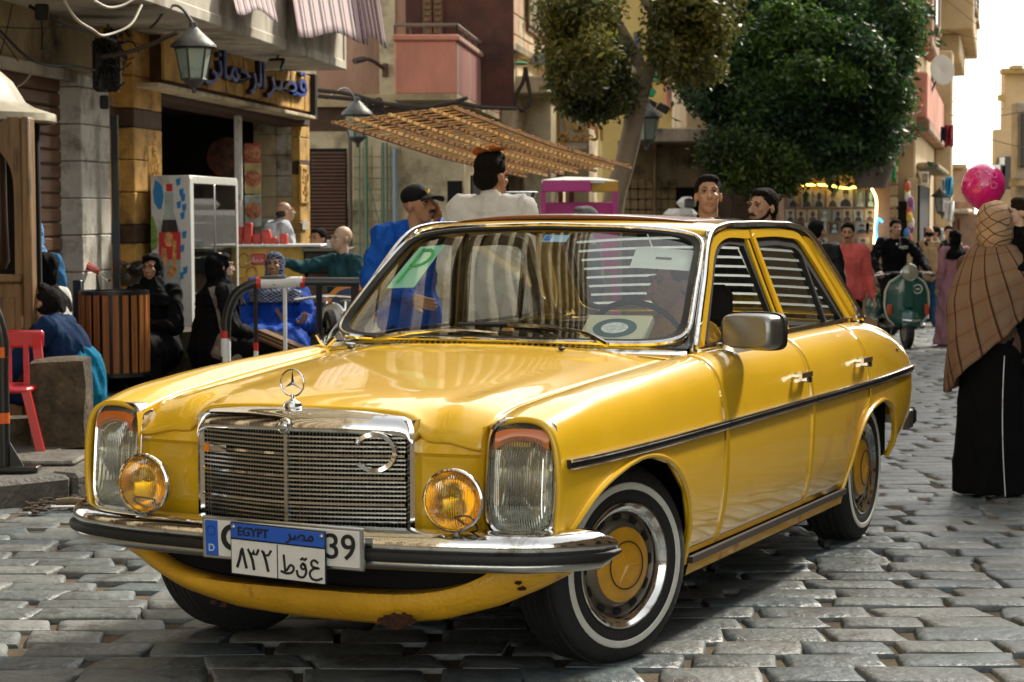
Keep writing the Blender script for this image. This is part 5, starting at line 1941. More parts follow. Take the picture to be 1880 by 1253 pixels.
G = []
NX = 46
for k in range(NX + 1):
    t = -1 + 2 * k / NX
    row = []
    for j in range(40):
        y1 = .60 - .05 * (1 - t * t)
        y0 = -.735 + .012 * abs(t)
        y = y0 + (y1 - y0) * j / 39
        xa = (sec(max(y, -.70), 0.0)[0] - .005)
        row.append(hood_pt(t * xa, y))
    G.append(row)
hood = MB().grid(G).build('hood', M_paint, CAR, smooth=60, solid=.014)
# cowl with vent slots
G = []
for k in range(31):
    t = -1 + 2 * k / 30
    row = []
    for j in range(6):
        y = (.606 - .05 * (1 - t * t)) + (.735 - .606 - .055 * (1 - t * t)) * j / 5
        xa = sec(.62, 0)[0]
        row.append((t * (xa + .02 * j / 5), y, .928 + (.966 - .928) * (1 - abs(t) ** 2.2) + .004 * j))
    G.append(row)
cowl = MB().grid(G).build('cowl_panel', M_paint, CAR, smooth=60)
mb = MB()
for k in range(44):
    x = -.50 + k * .0228
    t = x / .67
    mb.box((x, .628 - .05 * (1 - t * t), .934 + .036 * (1 - abs(t) ** 2.2)), (.011, .016, .006))
vents = mb.build('vent_slots', M_void, cowl)
vents['kind'] = 'stuff'

# boot lid and tail
G = []
for k in range(21):
    t = -1 + 2 * k / 20
    row = []
    for j in range(14):
        y = 3.02 + (3.72 - 3.02) * j / 13
        xa, za = sec(y, 0)
        row.append((t * (xa - .005), y, za + .02 * (1 - t * t)))
    G.append(row)
MB().grid(G).build('boot_lid', M_paint, CAR, smooth=60, solid=.012)
mb = MB()
ring = [sec(3.72, s) for s in np.linspace(0, 7, 16)]
poly = [(x, 3.715, z) for x, z in ring] + [(-x, 3.715, z) for x, z in ring[::-1]]
mb.prism(poly, (0, .02, 0))
mb.build('tail_panel', M_paint, CAR, smooth=0)
for s in (1, -1):
    MB().bbox((s * .58, 3.745, .62), (.30, .04, .16), .012).build('tail_light', mat('red_lens', (.35, .01, .01), .2, coat=1), CAR)
P = [(-.79, 3.42, .46), (-.78, 3.62, .46), (-.66, 3.74, .46), (0, 3.80, .46), (.66, 3.74, .46), (.77, 3.62, .46), (.78, 3.42, .46)]
rb = MB().tube(smoothpath(P, 30), 0, sq=(.045, .08), up=(0, 0, 1)).build('rear_bumper', M_chrome_dull, CAR)
MB().bbox((.765, 3.685, .46), (.05, .07, .09), .02).build('bumper_overrider', M_black, CAR)


# ---- front panel beside the grille, beneath the hood lips
for s in (1, -1):
    G = []
    for k in range(13):
        x = .345 + (.625 - .345) * k / 12
        row = []
        for z, dy in ((.795, .035), (.782, .012), (.770, 0.0), (.755, -.006), (.735, -.008), (.729, -.002), (.722, .004), (.64, .004), (.56, .002), (.515, 0), (.49, .012), (.44, .03)):
            row.append((s * x, -.705 + .03 * ((x - .3) / .32) ** 2 + dy, z))
        G.append(row)
    MB().grid(G, flip=s < 0).build('nose_panel', M_paint, CAR, smooth=50, solid=.01)
    G = []
    for k in range(12):
        y = -.735 + .50 * k / 11
        xa, za = sec(max(y, -.70), 0.0)
        G.append([(s * (xa - .001), y, za - .002), (s * (xa - .004), y, za - .03), (s * (xa - .006), y, .70), (s * (xa - .006), y, .52)])
    MB().grid(G, flip=s > 0).build('fender_inner_wall', M_paint, CAR, smooth=50)
    # grille side return
    MB().grid([[(s * .365, -.745 + .05 * j, z) for j in (0, 1)] for z in np.linspace(.47, .80, 8)], flip=s > 0).build('nose_return', M_paint, CAR)

# ---- valance below the bumper, with rust
VB = [(-.80, .40), (-.72, .37), (-.60, .315), (-.45, .262), (-.25, .226), (0, .212), (.25, .212), (.45, .236), (.62, .285), (.74, .34), (.82, .385)]
G = []
for k in range(61):
    x = -.815 + 1.63 * k / 60
    zb = float(np.interp(x, [p[0] for p in VB], [p[1] for p in VB]))
    zt = .400 - .092 * max(0, 1 - (abs(x) / .62) ** 5)
    yb = -.775 + .14 * (abs(x) / .8) ** 3
    row = []
    for j in range(9):
        t = j / 8
        z = zb + (max(zt, zb + .02) - zb) * t
        row.append((x, yb - .020 * sin(pi * (0.15 + .75 * t)) + .05 * (1 - t) ** 2 + .015, z))
    row.insert(0, (x, row[0][1] + .05, zb + .012))
    row.append((x, row[-1][1] + .07, row[-1][2] + .004))
    G.append(row)
vm = M_paint_old
valance = MB().grid(G).build('front_valance', vm, CAR, smooth=60, solid=.006)
M_rust = mat('rust_patch', (.055, .018, .008), .95, var=.5, vscale=40, bump=.9, bscale=90)
for (cx, cz, r) in ((.335, .236, .036), (.362, .245, .024), (.30, .232, .020), (.70, .345, .010), (.69, .362, .008), (-.30, .245, .010), (-.26, .24, .013)):
    yb = -.775 + .14 * (abs(cx) / .8) ** 3
    n = 17
    ring = []
    for i in range(n):
        a = 2 * pi * i / n
        q = r * (0.55 + .75 * random.random())
        ring.append((cx + q * cos(a) * 1.25, yb - .0090, cz + q * .62 * sin(a)))
    MB().prism(ring, (0, .012, 0)).build('rust_patch', M_rust, valance, smooth=0)

# ---- grille
grille = thing('grille', None, None)
grille.parent = CAR


def gfy(x):
    """forward bow of the grille"""
    return -.835 + .085 * (abs(x) / .37) ** 1.5


GX, GZ0, GZ1 = .322, .508, .822
shell = MB()
sec_t = [(-.331, .505), (-.331, .80), (-.318, .825), (-.29, .836), (0, .848), (.29, .836), (.318, .825), (.331, .80), (.331, .505)]
# deep chrome top bar
G = []
for k in range(41):
    x = -.362 + .742 * k / 40
    u = abs(x - .009) / .371
    ztop = .850 - .010 * u ** 2 - .028 * max(0, (u - .9) / .1) ** 2
    y = gfy(x)
    G.append([(x, y + .11, ztop + .004), (x, y + .055, ztop + .002), (x, y + .02, ztop - .006), (x, y + .004, ztop - .018), (x, y - .002, ztop - .034),
              (x, y - .006, ztop - .052), (x, y - .002, ztop - .060), (x, y + .02, ztop - .062), (x, y + .045, ztop - .062)])
shell.grid(G)
for s in (1, -1):
    G = []
    for k in range(16):
        z = .50 + (.828 - .50) * k / 15
        y = gfy(.37)
        xo = .009 + s * (.377 - .012 * (z - .5) / .33 * 0 - .010 * max(0, (z - .80) / .03))
        G.append([(xo, y + .09, z), (xo + s * .002, y + .03, z), (xo - s * .002, y + .002, z), (xo - s * .014, y - .004, z), (xo - s * .026, y + .002, z), (xo - s * .028, y + .03, z)])
    shell.grid(G, flip=s < 0)
bot = [(x, gfy(x), .505) for x in np.linspace(-.36, .378, 24)]
shell.tube(bot, 0, sq=(.03, .014), up=(0, 0, 1))
shell.build('grille_shell', M_chrome, grille, smooth=50)
MB().grid([[(x, gfy(x) + .045, z) for z in (.505, .80)] for x in np.linspace(-.36, .378, 20)]).build('grille_backing', M_void, grille)
NB = 20
for k in range(NB):
    z = .520 + (.782 - .520) * (k + .5) / NB
    strong = k in (4, 10, 15)
    for s in (1, -1):
        pts = [(x, gfy(x) + (.008 if strong else .016), z) for x in (np.linspace(.006, .352 if s > 0 else .338, 10) * s)]
        MB().tube(pts, 0, sq=(.016, .0072 if strong else .0050), up=(0, 0, 1)).build('grille_bar', M_chrome if strong else M_chrome_dull, grille, smooth=0)
mb = MB()
for x in np.linspace(-.335, .350, 64):
    mb.box((x, gfy(x) + .038, .652), (.0016, .004, .28))
gm = mb.build('grille_mesh', M_chrome_dull, grille, smooth=0)
gm['kind'] = 'stuff'
MB().box((0, gfy(0) + .006, .652), (.011, .018, .286)).build('grille_divider', M_chrome_dull, grille, smooth=0)
MB().lathe([(0.001, .014), (.010, .013), (.016, .009), (.019, .002), (.021, .004), (.024, .003), (.025, -.004)], (0, -.843, .806), (0, -1, -.1), 24).build('grille_badge', M_chrome, grille)
# crescent ornament
pts = [(.275 + .058 * cos(a), gfy(.275 + .058 * cos(a)) - .012, .735 + .053 * sin(a)) for a in np.linspace(radians(148), radians(-142), 34)]
MB().tube(pts, 0, sq=(.013, .008), up=(0, 1, 0)).build('crescent_ornament', M_chrome, grille)
MB().ell(pts[0], .010).build('ornament_knob', M_chrome, grille)
b = MB().box((-.318, gfy(.31) - .002, .722), (.020, .006, .026)).build('small_badge', mat('orange_enamel', (.75, .22, .01), .4), grille)
MB().bbox((-.272, gfy(.28) - .002, .722), (.060, .006, .022), .003).build('silver_script', M_chrome_dull, grille)

# star on the hood
orn = thing('hood_ornament', None, None)
orn.parent = CAR
SCN = Vector((-.020, -.760, .928))
MB().lathe([(.0001, -.014), (.024, -.012), (.030, -.002), (.027, .008), (.016, .014), (.009, .018), (.0045, .024), (.0045, .034), (.0001, .036)], SCN - Vector((0, 0, .068)), (0, 0, 1), 20).build('ornament_base', M_chrome, orn)
MB().tube([SCN + Vector((.040 * cos(a), 0, .040 * sin(a))) for a in np.linspace(0, 2 * pi, 40)[:-1]], .0030, n=8, closed=True).build('ring', M_chrome, orn)
star_mb = MB()


def star3(mb, C, X, Z, N, R, w, d):
    """three-pointed star with raised ridges"""
    pts = []
    for k in range(6):
        a = pi / 2 + k * pi / 3
        r = R if k % 2 == 0 else w
        pts.append(C + X * (r * cos(a)) + Z * (r * sin(a)))
    o = [C + N * d, C - N * d]
    vs = o + pts
    fs = []
    for k in range(6):
        j = (k + 1) % 6
        fs.append((0, 2 + k, 2 + j))
        fs.append((1, 2 + j, 2 + k))
    mb.add(vs, fs)


star3(star_mb, SCN, Vector((1, 0, 0)), Vector((0, 0, 1)), Vector((0, -1, 0)), .040, .006, .006)
star_mb.build('star', M_chrome, orn, smooth=0)


# ---- headlights
def superell(cx, cz, a, b, e, n=48):
    out = []
    for i in range(n):
        t = 2 * pi * i / n
        c, s = cos(t), sin(t)
        out.append((cx + a * abs(c) ** (2 / e) * (1 if c >= 0 else -1), cz + b * abs(s) ** (2 / e) * (1 if s >= 0 else -1)))
    return out


def ribbed_glass(name, tintc, ribs=True, gl=1.0, f=1.5, hz=.12):
    m = glass_mat(name, tintc, f, rough=.06, gloss=gl)
    n, l = m.node_tree.nodes, m.node_tree.links
    tc = n.new('ShaderNodeTexCoord')
    wv = n.new('ShaderNodeTexWave')
    wv.inputs['Scale'].default_value = 44
    wv.inputs['Distortion'].default_value = .4
    bp = n.new('ShaderNodeBump')
    bp.inputs['Strength'].default_value = 1.0
    bp.inputs['Distance'].default_value = .01
    l.new(tc.outputs['Object'], wv.inputs['Vector'])
    l.new(wv.outputs[1], bp.inputs['Height'])
    for q in n:
        if q.type == 'BSDF_GLOSSY':
            l.new(bp.outputs[0], q.inputs['Normal'])
            gq = q
        if q.type == 'MIX_SHADER':
            mixq = q
        if q.type == 'BSDF_TRANSPARENT':
            trq = q
        if q.type == 'LAYER_WEIGHT':
            l.new(bp.outputs[0], q.inputs['Normal'])
    # a little diffuse haze of old glass
    df = n.new('ShaderNodeBsdfDiffuse')
    df.inputs[0].default_value = (*[min(1, t * .8) for t in tintc], 1)
    m2 = n.new('ShaderNodeMixShader')
    m2.inputs[0].default_value = hz
    l.new(trq.outputs[0], m2.inputs[1])
    l.new(df.outputs[0], m2.inputs[2])
    l.new(m2.outputs[0], mixq.inputs[1])
    return m


M_lens = ribbed_glass('ribbed_headlight_glass', (.82, .84, .76))
M_amber = ribbed_glass('amber_fog_glass', (1.0, .84, .20), hz=.06)
M_ind = mat('orange_indicator', (.62, .15, .02), .3, coat=.8)
M_refl = mat('lamp_reflector', (.85, .84, .78), .2, metal=1.0)

_nt = M_refl.node_tree
_tc, _wv, _bp = _nt.nodes.new('ShaderNodeTexCoord'), _nt.nodes.new('ShaderNodeTexWave'), _nt.nodes.new('ShaderNodeBump')
_wv.inputs['Scale'].default_value = 44
_bp.inputs['Strength'].default_value = .7
_bp.inputs['Distance'].default_value = .01
_nt.links.new(_tc.outputs['Object'], _wv.inputs['Vector'])
_nt.links.new(_wv.outputs[1], _bp.inputs['Height'])
_nt.links.new(_bp.outputs[0], _nt.nodes['Principled BSDF'].inputs['Normal'])
for s in (1, -1):
    hl = thing('headlight', None, None)
    hl.parent = CAR
    # frame orientation: the unit turns slightly round the corner
    C = Vector((.708 if s > 0 else -.697, -.700, .672))
    yaw = s * .20
    X = Vector((cos(yaw), sin(yaw), 0))
    Z = Vector((0, .10, 1)).normalized()
    N = Vector((sin(yaw), -cos(yaw), 0))

    def P(u, w, d):
        return C + X * u + Z * w + N * d
    NS = 56
    # bezel
    mb = MB()
    rings = []
    for a, b_, d in ((.106, .170, -.055), (.109, .173, -.006), (.107, .171, .004), (.101, .165, .007), (.096, .159, .003), (.094, .157, -.006)):
        rings.append([P(u, w, d) for u, w in superell(0, 0, a, b_, 4.6, NS)])
    for r in range(len(rings) - 1):
        for i in range(NS):
            j = (i + 1) % NS
            mb.add([rings[r][i], rings[r][j], rings[r + 1][j], rings[r + 1][i]], [(0, 1, 2, 3)])
    o = mb.build('headlight_bezel', M_chrome, hl, smooth=50)
    # lens dome
    G = []
    NR = 12
    for k in range(NR + 1):
        t = k / NR
        d = .000 + .034 * (1 - t ** 3.2)
        G.append([P(u, w, d) for u, w in superell(0, 0, .094 * max(t, .001), .157 * max(t, .001), 4.6 if t > .5 else 3.4, NS)] + [])
        G[-1].append(G[-1][0])
    MB().grid(G, flip=True).build('headlight_glass', M_lens, hl, smooth=80)
    # reflector tub
    G = []
    for t in (1, .97, .85, .6, .3, .001):
        d = -.09 + .085 * t ** 4
        r = [P(u, w, d) for u, w in superell(0, 0, .093 * t, .156 * t, 4.6, NS)]
        r.append(r[0])
        G.append(r)
    MB().grid(G).build('reflector_tub', M_refl, hl, smooth=80)
    MB().lathe([(.080, .036), (.084, .030), (.080, .012), (.062, -.018), (.03, -.032), (.001, -.034)], P(0, .02, -.035), N, 32).build('lamp_bowl', M_refl, hl)
    MB().lathe([(.084, .0), (.087, .005), (.090, .0), (.087, -.006)], P(0, .02, -.002), N, 32, closed=True).build('lamp_ring', M_chrome, hl)
    MB().ell(P(0, .02, -.035), (.012, .012, .012)).build('lamp_bulb', mat('frosted_bulb', (.8, .78, .7), .3), hl)
    # orange turn signal at the top: a curved band inside the glass
    G = []
    for k in range(13):
        u = -.080 + .16 * k / 12
        zt = .142 - .012 * (abs(u) / .08) ** 3
        zb = .110 - .030 * (abs(u) / .08) ** 2 * 1.0
        G.append([P(u, zt, .014), P(u, (zt + zb) / 2, .022), P(u, zb, .016), P(u, zb, -.02)])
    MB().grid(G, flip=False).build('turn_signal', M_ind, hl, smooth=60)
    mb = MB()
    mb.grid([[P(u, w, -.02) for w in (-.15, -.085)] for u in (-.085, 0, .085)])
    mb.build('parking_lamp', mat('clear_ribbed', (.45, .46, .42), .35, bump=.4, bscale=90), hl)

# ---- fog lamps
for s in (1, -1):
    fl = thing('fog_lamp', None, None)
    fl.parent = CAR
    C = Vector((s * .525 + .045, -.865, .620 if s > 0 else .614))
    ax = Vector((s * .05 + .06, -1, .02))
    MB().lathe([(.0001, -.085), (.035, -.082), (.062, -.062), (.080, -.030), (.086, 0), (.091, .004), (.093, .010), (.091, .016), (.086, .018), (.084, .012)], C, ax, 40).build('lamp_housing', M_chrome, fl)
    MB().lathe([(.0855, .010), (.080, .018), (.065, .026), (.045, .031), (.02, .034), (.0001, .035)], C, ax, 40).build('amber_lens', M_amber, fl)
    MB().lathe([(.083, .008), (.070, -.020), (.045, -.045), (.001, -.056)], C, ax, 32).build('lamp_reflector', mat('amber_reflector', (.98, .74, .24), .18, metal=1.0), fl)
    MB().bbox(C + Vector((0, .01, .010)), (.035, .02, .012), .004).build('bulb_shield', M_chrome, fl)
    MB().cyl(C + Vector((0, .015, -.083)), C + Vector((0, .02, -.118)), .011, n=10).build('lamp_mount', M_chrome_dull, fl)
    MB().tube(smoothpath([C + Vector((0, .05, -.05)), C + Vector((s * -.03, .05, -.06)), C + Vector((s * .05, .01, -.05)), C + Vector((s * .06, .03, -.085)), C + Vector((s * .02, .05, -.10))], 18), .003, n=5).build('lamp_wire', M_black, fl)

# ---- front bumper
BP = [(-.880, -.52), (-.882, -.60), (-.862, -.69), (-.80, -.765), (-.60, -.855), (-.30, -.905), (0, -.925), (.30, -.905), (.60, -.855), (.80, -.780), (.885, -.705), (.935, -.635), (.950, -.585)]
bp = smoothpath([(x, y, .47) for x, y in BP], 70)
bumper = thing('front_bumper', None, None)
bumper.parent = CAR


def bump_sweep(prof, name, mats, k0=0, k1=70):
    G = []
    for i in range(k0, k1):
        p = Vector(bp[i])
        t = (Vector(bp[min(i + 1, 69)]) - Vector(bp[max(i - 1, 0)])).normalized()
        nrm = Vector((t.y, -t.x, 0))
        end = min(1, min(i, 69 - i) / 4 + .55)
        G.append([p + nrm * d + Vector((0, 0, z * end)) for d, z in prof])
    mb = MB().grid(G)
    return mb.build(name, mats, bumper, smooth=60)


bump_sweep([(-.075, .052), (-.045, .056), (-.015, .050), (.004, .040), (.012, .026), (.013, .010), (.010, -.006), (.002, -.010)], 'bumper_blade', M_chrome)
bump_sweep([(.004, -.006), (.022, -.008), (.026, -.018), (.022, -.030), (.004, -.032)], 'rubber_strip', M_black)
bump_sweep([(.0, -.028), (.008, -.034), (.008, -.046), (.000, -.056), (-.02, -.062), (-.05, -.062)], 'bumper_lower', M_chrome_dull)
bump_sweep([(-.05, -.062), (-.06, 0), (-.075, .052)], 'bumper_back', M_void)

# ---- number plates
PB = thing('rear_german_plate', None, None)
PB.name = 'old_number_plate'
PB.parent = CAR
M_platew = mat('plate_white', (.72, .71, .66), .4, coat=.3, var=.06, vscale=30)
M_plateb = mat('plate_blue', (.012, .10, .52), .4, coat=.3)
M_ink = mat('black_ink', (.01, .01, .01), .5)
PO = Vector((.052, -.948, .476))
Xp, Zp, Np = Vector((1, 0, -.012)).normalized(), Vector((.0, -.04, 1)).normalized(), Vector((0, -1, -.04)).normalized()
Rp = Matrix((Xp, Zp, -Zp.cross(Xp))).transposed()
Rp = Matrix((Xp, Zp, Xp.cross(Zp))).transposed()


def pbox(mb, u, w, d, sx, sz, sy, b=.004):
    mb.bbox(PO + Xp * u + Zp * w + Np * d, (sx, sz, sy), b, R=Rp)
    return mb


pbox(MB(), 0, 0, 0, .545, .128, .012, .004).build('plate_frame', M_chrome_dull, PB)
pbox(MB(), 0, 0, .007, .522, .108, .006, .002).build('plate_face', M_platew, PB)
pbox(MB(), -.236, 0, .0085, .046, .106, .006, .002).build('plate_band', M_plateb, PB)
MB().lathe([(.0125, 0), (.0145, .001), (.0125, .0)], PO + Xp * -.236 + Zp * .022 + Np * .012, Np, 12).build('star_ring', mat('dull_blue_stars', (.03, .09, .3), .5), PB)
text_mesh('plate_letter', 'D', .030, mat('pale_ink', (.45, .6, .8), .5), PO + Xp * -.236 + Zp * -.030 + Np * .0125, Rp, .002, .0005, parent=PB)
text_mesh('plate_letter', 'G', .105, M_ink, PO + Xp * -.165 + Zp * .002 + Np * .012, Rp, .003, .003, parent=PB)
text_mesh('plate_digit', '39', .105, M_ink, PO + Xp * .200 + Zp * .002 + Np * .012, Rp, .003, .0006, parent=PB)

PF = thing('egyptian_number_plate', None, None)
PF.name = 'front_number_plate'
PF.parent = CAR
PO2 = PO + Vector((-.001, -.022, -.026))
Xq = Vector((1, .0, -.035)).normalized()
Zq = Vector((.02, -.05, 1)).normalized()
Nq = -Xq.cross(Zq)
Nq = Vector((0, -1, 0)) if Nq.y > 0 else Nq
Rq = Matrix((Xq, Zq, Xq.cross(Zq))).transposed()
Nq = Xq.cross(Zq).normalized()


def qbox(u, w, d, sx, sz, sy, name, mt, b=.003):
    return MB().bbox(PO2 + Xq * u + Zq * w + Nq * d, (sx, sz, sy), b, R=Rq).build(name, mt, PF)


qbox(0, 0, 0, .322, .158, .006, 'plate_backing', M_ink)
qbox(0, -.024, .002, .316, .104, .005, 'plate_face', M_platew)
qbox(0, .053, .002, .316, .046, .005, 'plate_band', M_plateb)
qbox(0, .029, .004, .316, .0025, .004, 'band_line', M_ink, .001)
qbox(0, -.025, .004, .0035, .100, .004, 'centre_line', M_ink, .001)
for u in (-.148, .148):
    MB().ell(PO2 + Xq * u + Zq * .064 + Nq * .006, (.007, .004, .007)).build('plate_screw', M_chrome_dull, PF)
text_mesh('plate_word', 'EGYPT', .036, M_ink, PO2 + Xq * -.082 + Zq * .052 + Nq * .0055, Rq, .002, .0008, parent=PF)
text_mesh('plate_word', 'مصر'.translate({0x645: 'ﻣ', 0x635: 'ﺼ', 0x631: 'ﺮ'})[::-1], .050, M_ink, PO2 + Xq * .078 + Zq * .060 + Nq * .0055, Rq, .002, .0008, parent=PF)
O2 = PO2 + Nq * .0046
# digits: 8 3 2 (arabic-indic)
mb = MB()
W = .0085
stroke(mb, [(-.136, -.052), (-.128, -.030), (-.122, -.004), (-.119, -.001)], W, .002, O2, Xq, Zq)
stroke(mb, [(-.119, -.001), (-.114, -.020), (-.106, -.052)], W, .002, O2, Xq, Zq)
mb.build('plate_digit', M_ink, PF, smooth=0)
mb = MB()
stroke(mb, [(-.098, .000), (-.091, -.012), (-.084, -.011), (-.080, 0), (-.078, -.011), (-.070, -.011), (-.064, .002)], W * .85, .002, O2, Xq, Zq)
stroke(mb, [(-.092, -.010), (-.084, -.030), (-.080, -.054)], W, .002, O2, Xq, Zq)
mb.build('plate_digit', M_ink, PF, smooth=0)
mb = MB()
stroke(mb, [(-.050, .000), (-.042, -.010), (-.030, -.009), (-.022, .003)], W * .85, .002, O2, Xq, Zq)
stroke(mb, [(-.046, -.004), (-.038, -.028), (-.032, -.054)], W, .002, O2, Xq, Zq)
mb.build('plate_digit', M_ink, PF, smooth=0)
mb = MB()   # ta
stroke(mb, [(.022, -.005), (.026, -.050)], W * .8, .002, O2, Xq, Zq)
stroke(mb, [(.014, -.052), (.030, -.056), (.050, -.050), (.055, -.036), (.046, -.030), (.032, -.046)], W * .8, .002, O2, Xq, Zq, smooth_n=16)
mb.build('plate_letter', M_ink, PF, smooth=0)
mb = MB()   # qaf
stroke(mb, [(.085, -.022), (.079, -.030), (.083, -.038), (.092, -.036), (.093, -.026), (.086, -.021), (.093, -.030), (.096, -.048), (.086, -.062), (.070, -.060), (.065, -.046)], W * .8, .002, O2, Xq, Zq, smooth_n=28)
for u in (.080, .091):
    stroke(mb, [(u, -.010), (u + .005, -.007)], W * .8, .002, O2, Xq, Zq)
mb.build('plate_letter', M_ink, PF, smooth=0)
mb = MB()   # ain
stroke(mb, [(.134, -.014), (.124, -.008), (.114, -.014), (.116, -.026), (.128, -.030), (.140, -.030), (.120, -.034), (.108, -.048), (.114, -.062), (.130, -.066), (.147, -.060)], W * .8, .002, O2, Xq, Zq, smooth_n=30)
mb.build('plate_letter', M_ink, PF, smooth=0)


# ---- greenhouse
def wpt(t, v, bulge=0.0):
    """windscreen: t -1..1 across, v 0..1 up"""
    b = Vector((t * .712, .700 - .125 * (1 - abs(t) ** 2.3), .960 + .012 * (1 - t * t)))
    p = Vector((t * .606, 1.195 - .105 * (1 - abs(t) ** 2.3), 1.350 + .030 * (1 - t * t)))
    q = b.lerp(p, v)
    q.z += bulge * sin(pi * v)
    q.y -= bulge * sin(pi * v)
    return q


def rpt(t, v):
    b = Vector((t * .650, 3.00 + .10 * (1 - abs(t) ** 2.3), .962 + .012 * (1 - t * t)))
    p = Vector((t * .555, 2.52 + .08 * (1 - abs(t) ** 2.3), 1.350 + .028 * (1 - t * t)))
    return b.lerp(p, v)


G = [[wpt(-1 + 2 * k / 24, j / 10, .012) for j in range(11)] for k in range(25)]
ws = MB().grid(G).build('windscreen', M_glass, CAR, smooth=180)
G = [[rpt(-1 + 2 * k / 16, j / 8) for j in range(9)] for k in range(17)]
rw = MB().grid(G, flip=True).build('rear_window', M_glass_side, CAR, smooth=180)


def border(fn, n=24):
    pts = [fn(-1 + 2 * k / n, 0) for k in range(n)] + [fn(1, k / 8) for k in range(8)] + [fn(1 - 2 * k / n, 1) for k in range(n)] + [fn(-1, 1 - k / 8) for k in range(8)]
    return pts


def rcorner(fn, e=7.0, n=96, k=1.0):
    out = []
    for i in range(n):
        a = 2 * pi * i / n
        c, s = cos(a), sin(a)
        out.append(fn(k * abs(c) ** (2 / e) * (1 if c >= 0 else -1), .5 + .5 * k * abs(s) ** (2 / e) * (1 if s >= 0 else -1)))
    return out


off = Vector((0, -.008, .010))
MB().tube([p + off for p in rcorner(lambda t, v: wpt(t, v, .012), 9, k=1.0)], .0105, n=8, closed=True).build('windscreen_chrome', M_chrome, CAR)
MB().tube([p + off * .7 for p in rcorner(lambda t, v: wpt(t, v, .012), 8, k=.975)], 0, sq=(.026, .012), closed=True, up=(0, -.6, .8)).build('windscreen_seal', M_black, CAR, smooth=0)
off2 = Vector((0, .008, .010))
MB().tube([p + off2 for p in rcorner(rpt, 9)], .010, n=8, closed=True).build('rear_window_chrome', M_chrome, CAR)
MB().tube([p + off2 * .7 for p in rcorner(rpt, 8, k=.975)], 0, sq=(.026, .012), closed=True, up=(0, .6, .8)).build('rear_window_seal', M_black, CAR, smooth=0)
# chrome strip at the windscreen foot
MB().tube([wpt(t, -.055) + Vector((0, -.004, .004)) for t in np.linspace(-1.0, 1.0, 30)], 0, sq=(.030, .010), up=(0, -.5, 1)).build('windscreen_foot_trim', M_chrome, CAR)


def sx(y, z):
    return .722 - (.722 - .612) * (z - .955) / (1.365 - .955)


def sp(y, z, s=1, out=0.0):
    return Vector((s * (sx(y, z) + out), y, z))


RAIL = [(.715, .965), (.95, 1.168), (1.205, 1.366), (1.32, 1.382), (1.6, 1.389), (1.95, 1.387), (2.25, 1.376), (2.44, 1.342), (2.62, 1.215), (2.93, .962)]
# roof
rail_s = [p for p in RAIL[2:8]]
RY = [1.195, 1.30, 1.6, 1.95, 2.25, 2.40, 2.52]
RZ = [1.360, 1.378, 1.386, 1.384, 1.374, 1.360, 1.346]
G = []
for k in range(33):
    t = -1 + 2 * k / 32
    row = []
    for j in range(25):
        v = j / 24
        yf = 1.195 - .105 * (1 - abs(t) ** 2.3)
        yr = 2.52 + .08 * (1 - abs(t) ** 2.3)
        yq = yf + (yr - yf) * v
        yside = 1.195 + (2.52 - 1.195) * v
        zr = float(cr(RY, RZ, yside))
        crown = .012 * (1 - abs(2 * v - 1) ** 2) + .022
        x = t * (.614 if True else 0)
        z = zr + crown * (1 - abs(t) ** 2.6)
        row.append((x, yq, z))
    G.append(row)
roof = MB().grid(G).build('roof', M_paint, CAR, smooth=180, solid=.02)
# folded-back sun-roof panel
G = []
for k in range(29):
    t = -1 + 2 * k / 28
    h = .016 * (1 - abs(t) ** 3)
    y0 = 1.34 - .10 * (1 - t * t)
    G.append([(t * .50, y0, 1.398 + .014 * (1 - t * t)), (t * .50, y0 - .004, 1.400 + .014 * (1 - t * t) + h * .8), (t * .50, y0 + .05, 1.402 + .014 * (1 - t * t) + h),
              (t * .48, y0 + .42, 1.404 + .014 * (1 - t * t) + h * .7), (t * .47, y0 + .66, 1.402 + .012 * (1 - t * t))])
MB().grid(G).build('sunroof_panel', mat('faded_red_brown_panel', (.24, .10, .085), .35, coat=.6, var=.1), CAR, smooth=60, solid=.006)

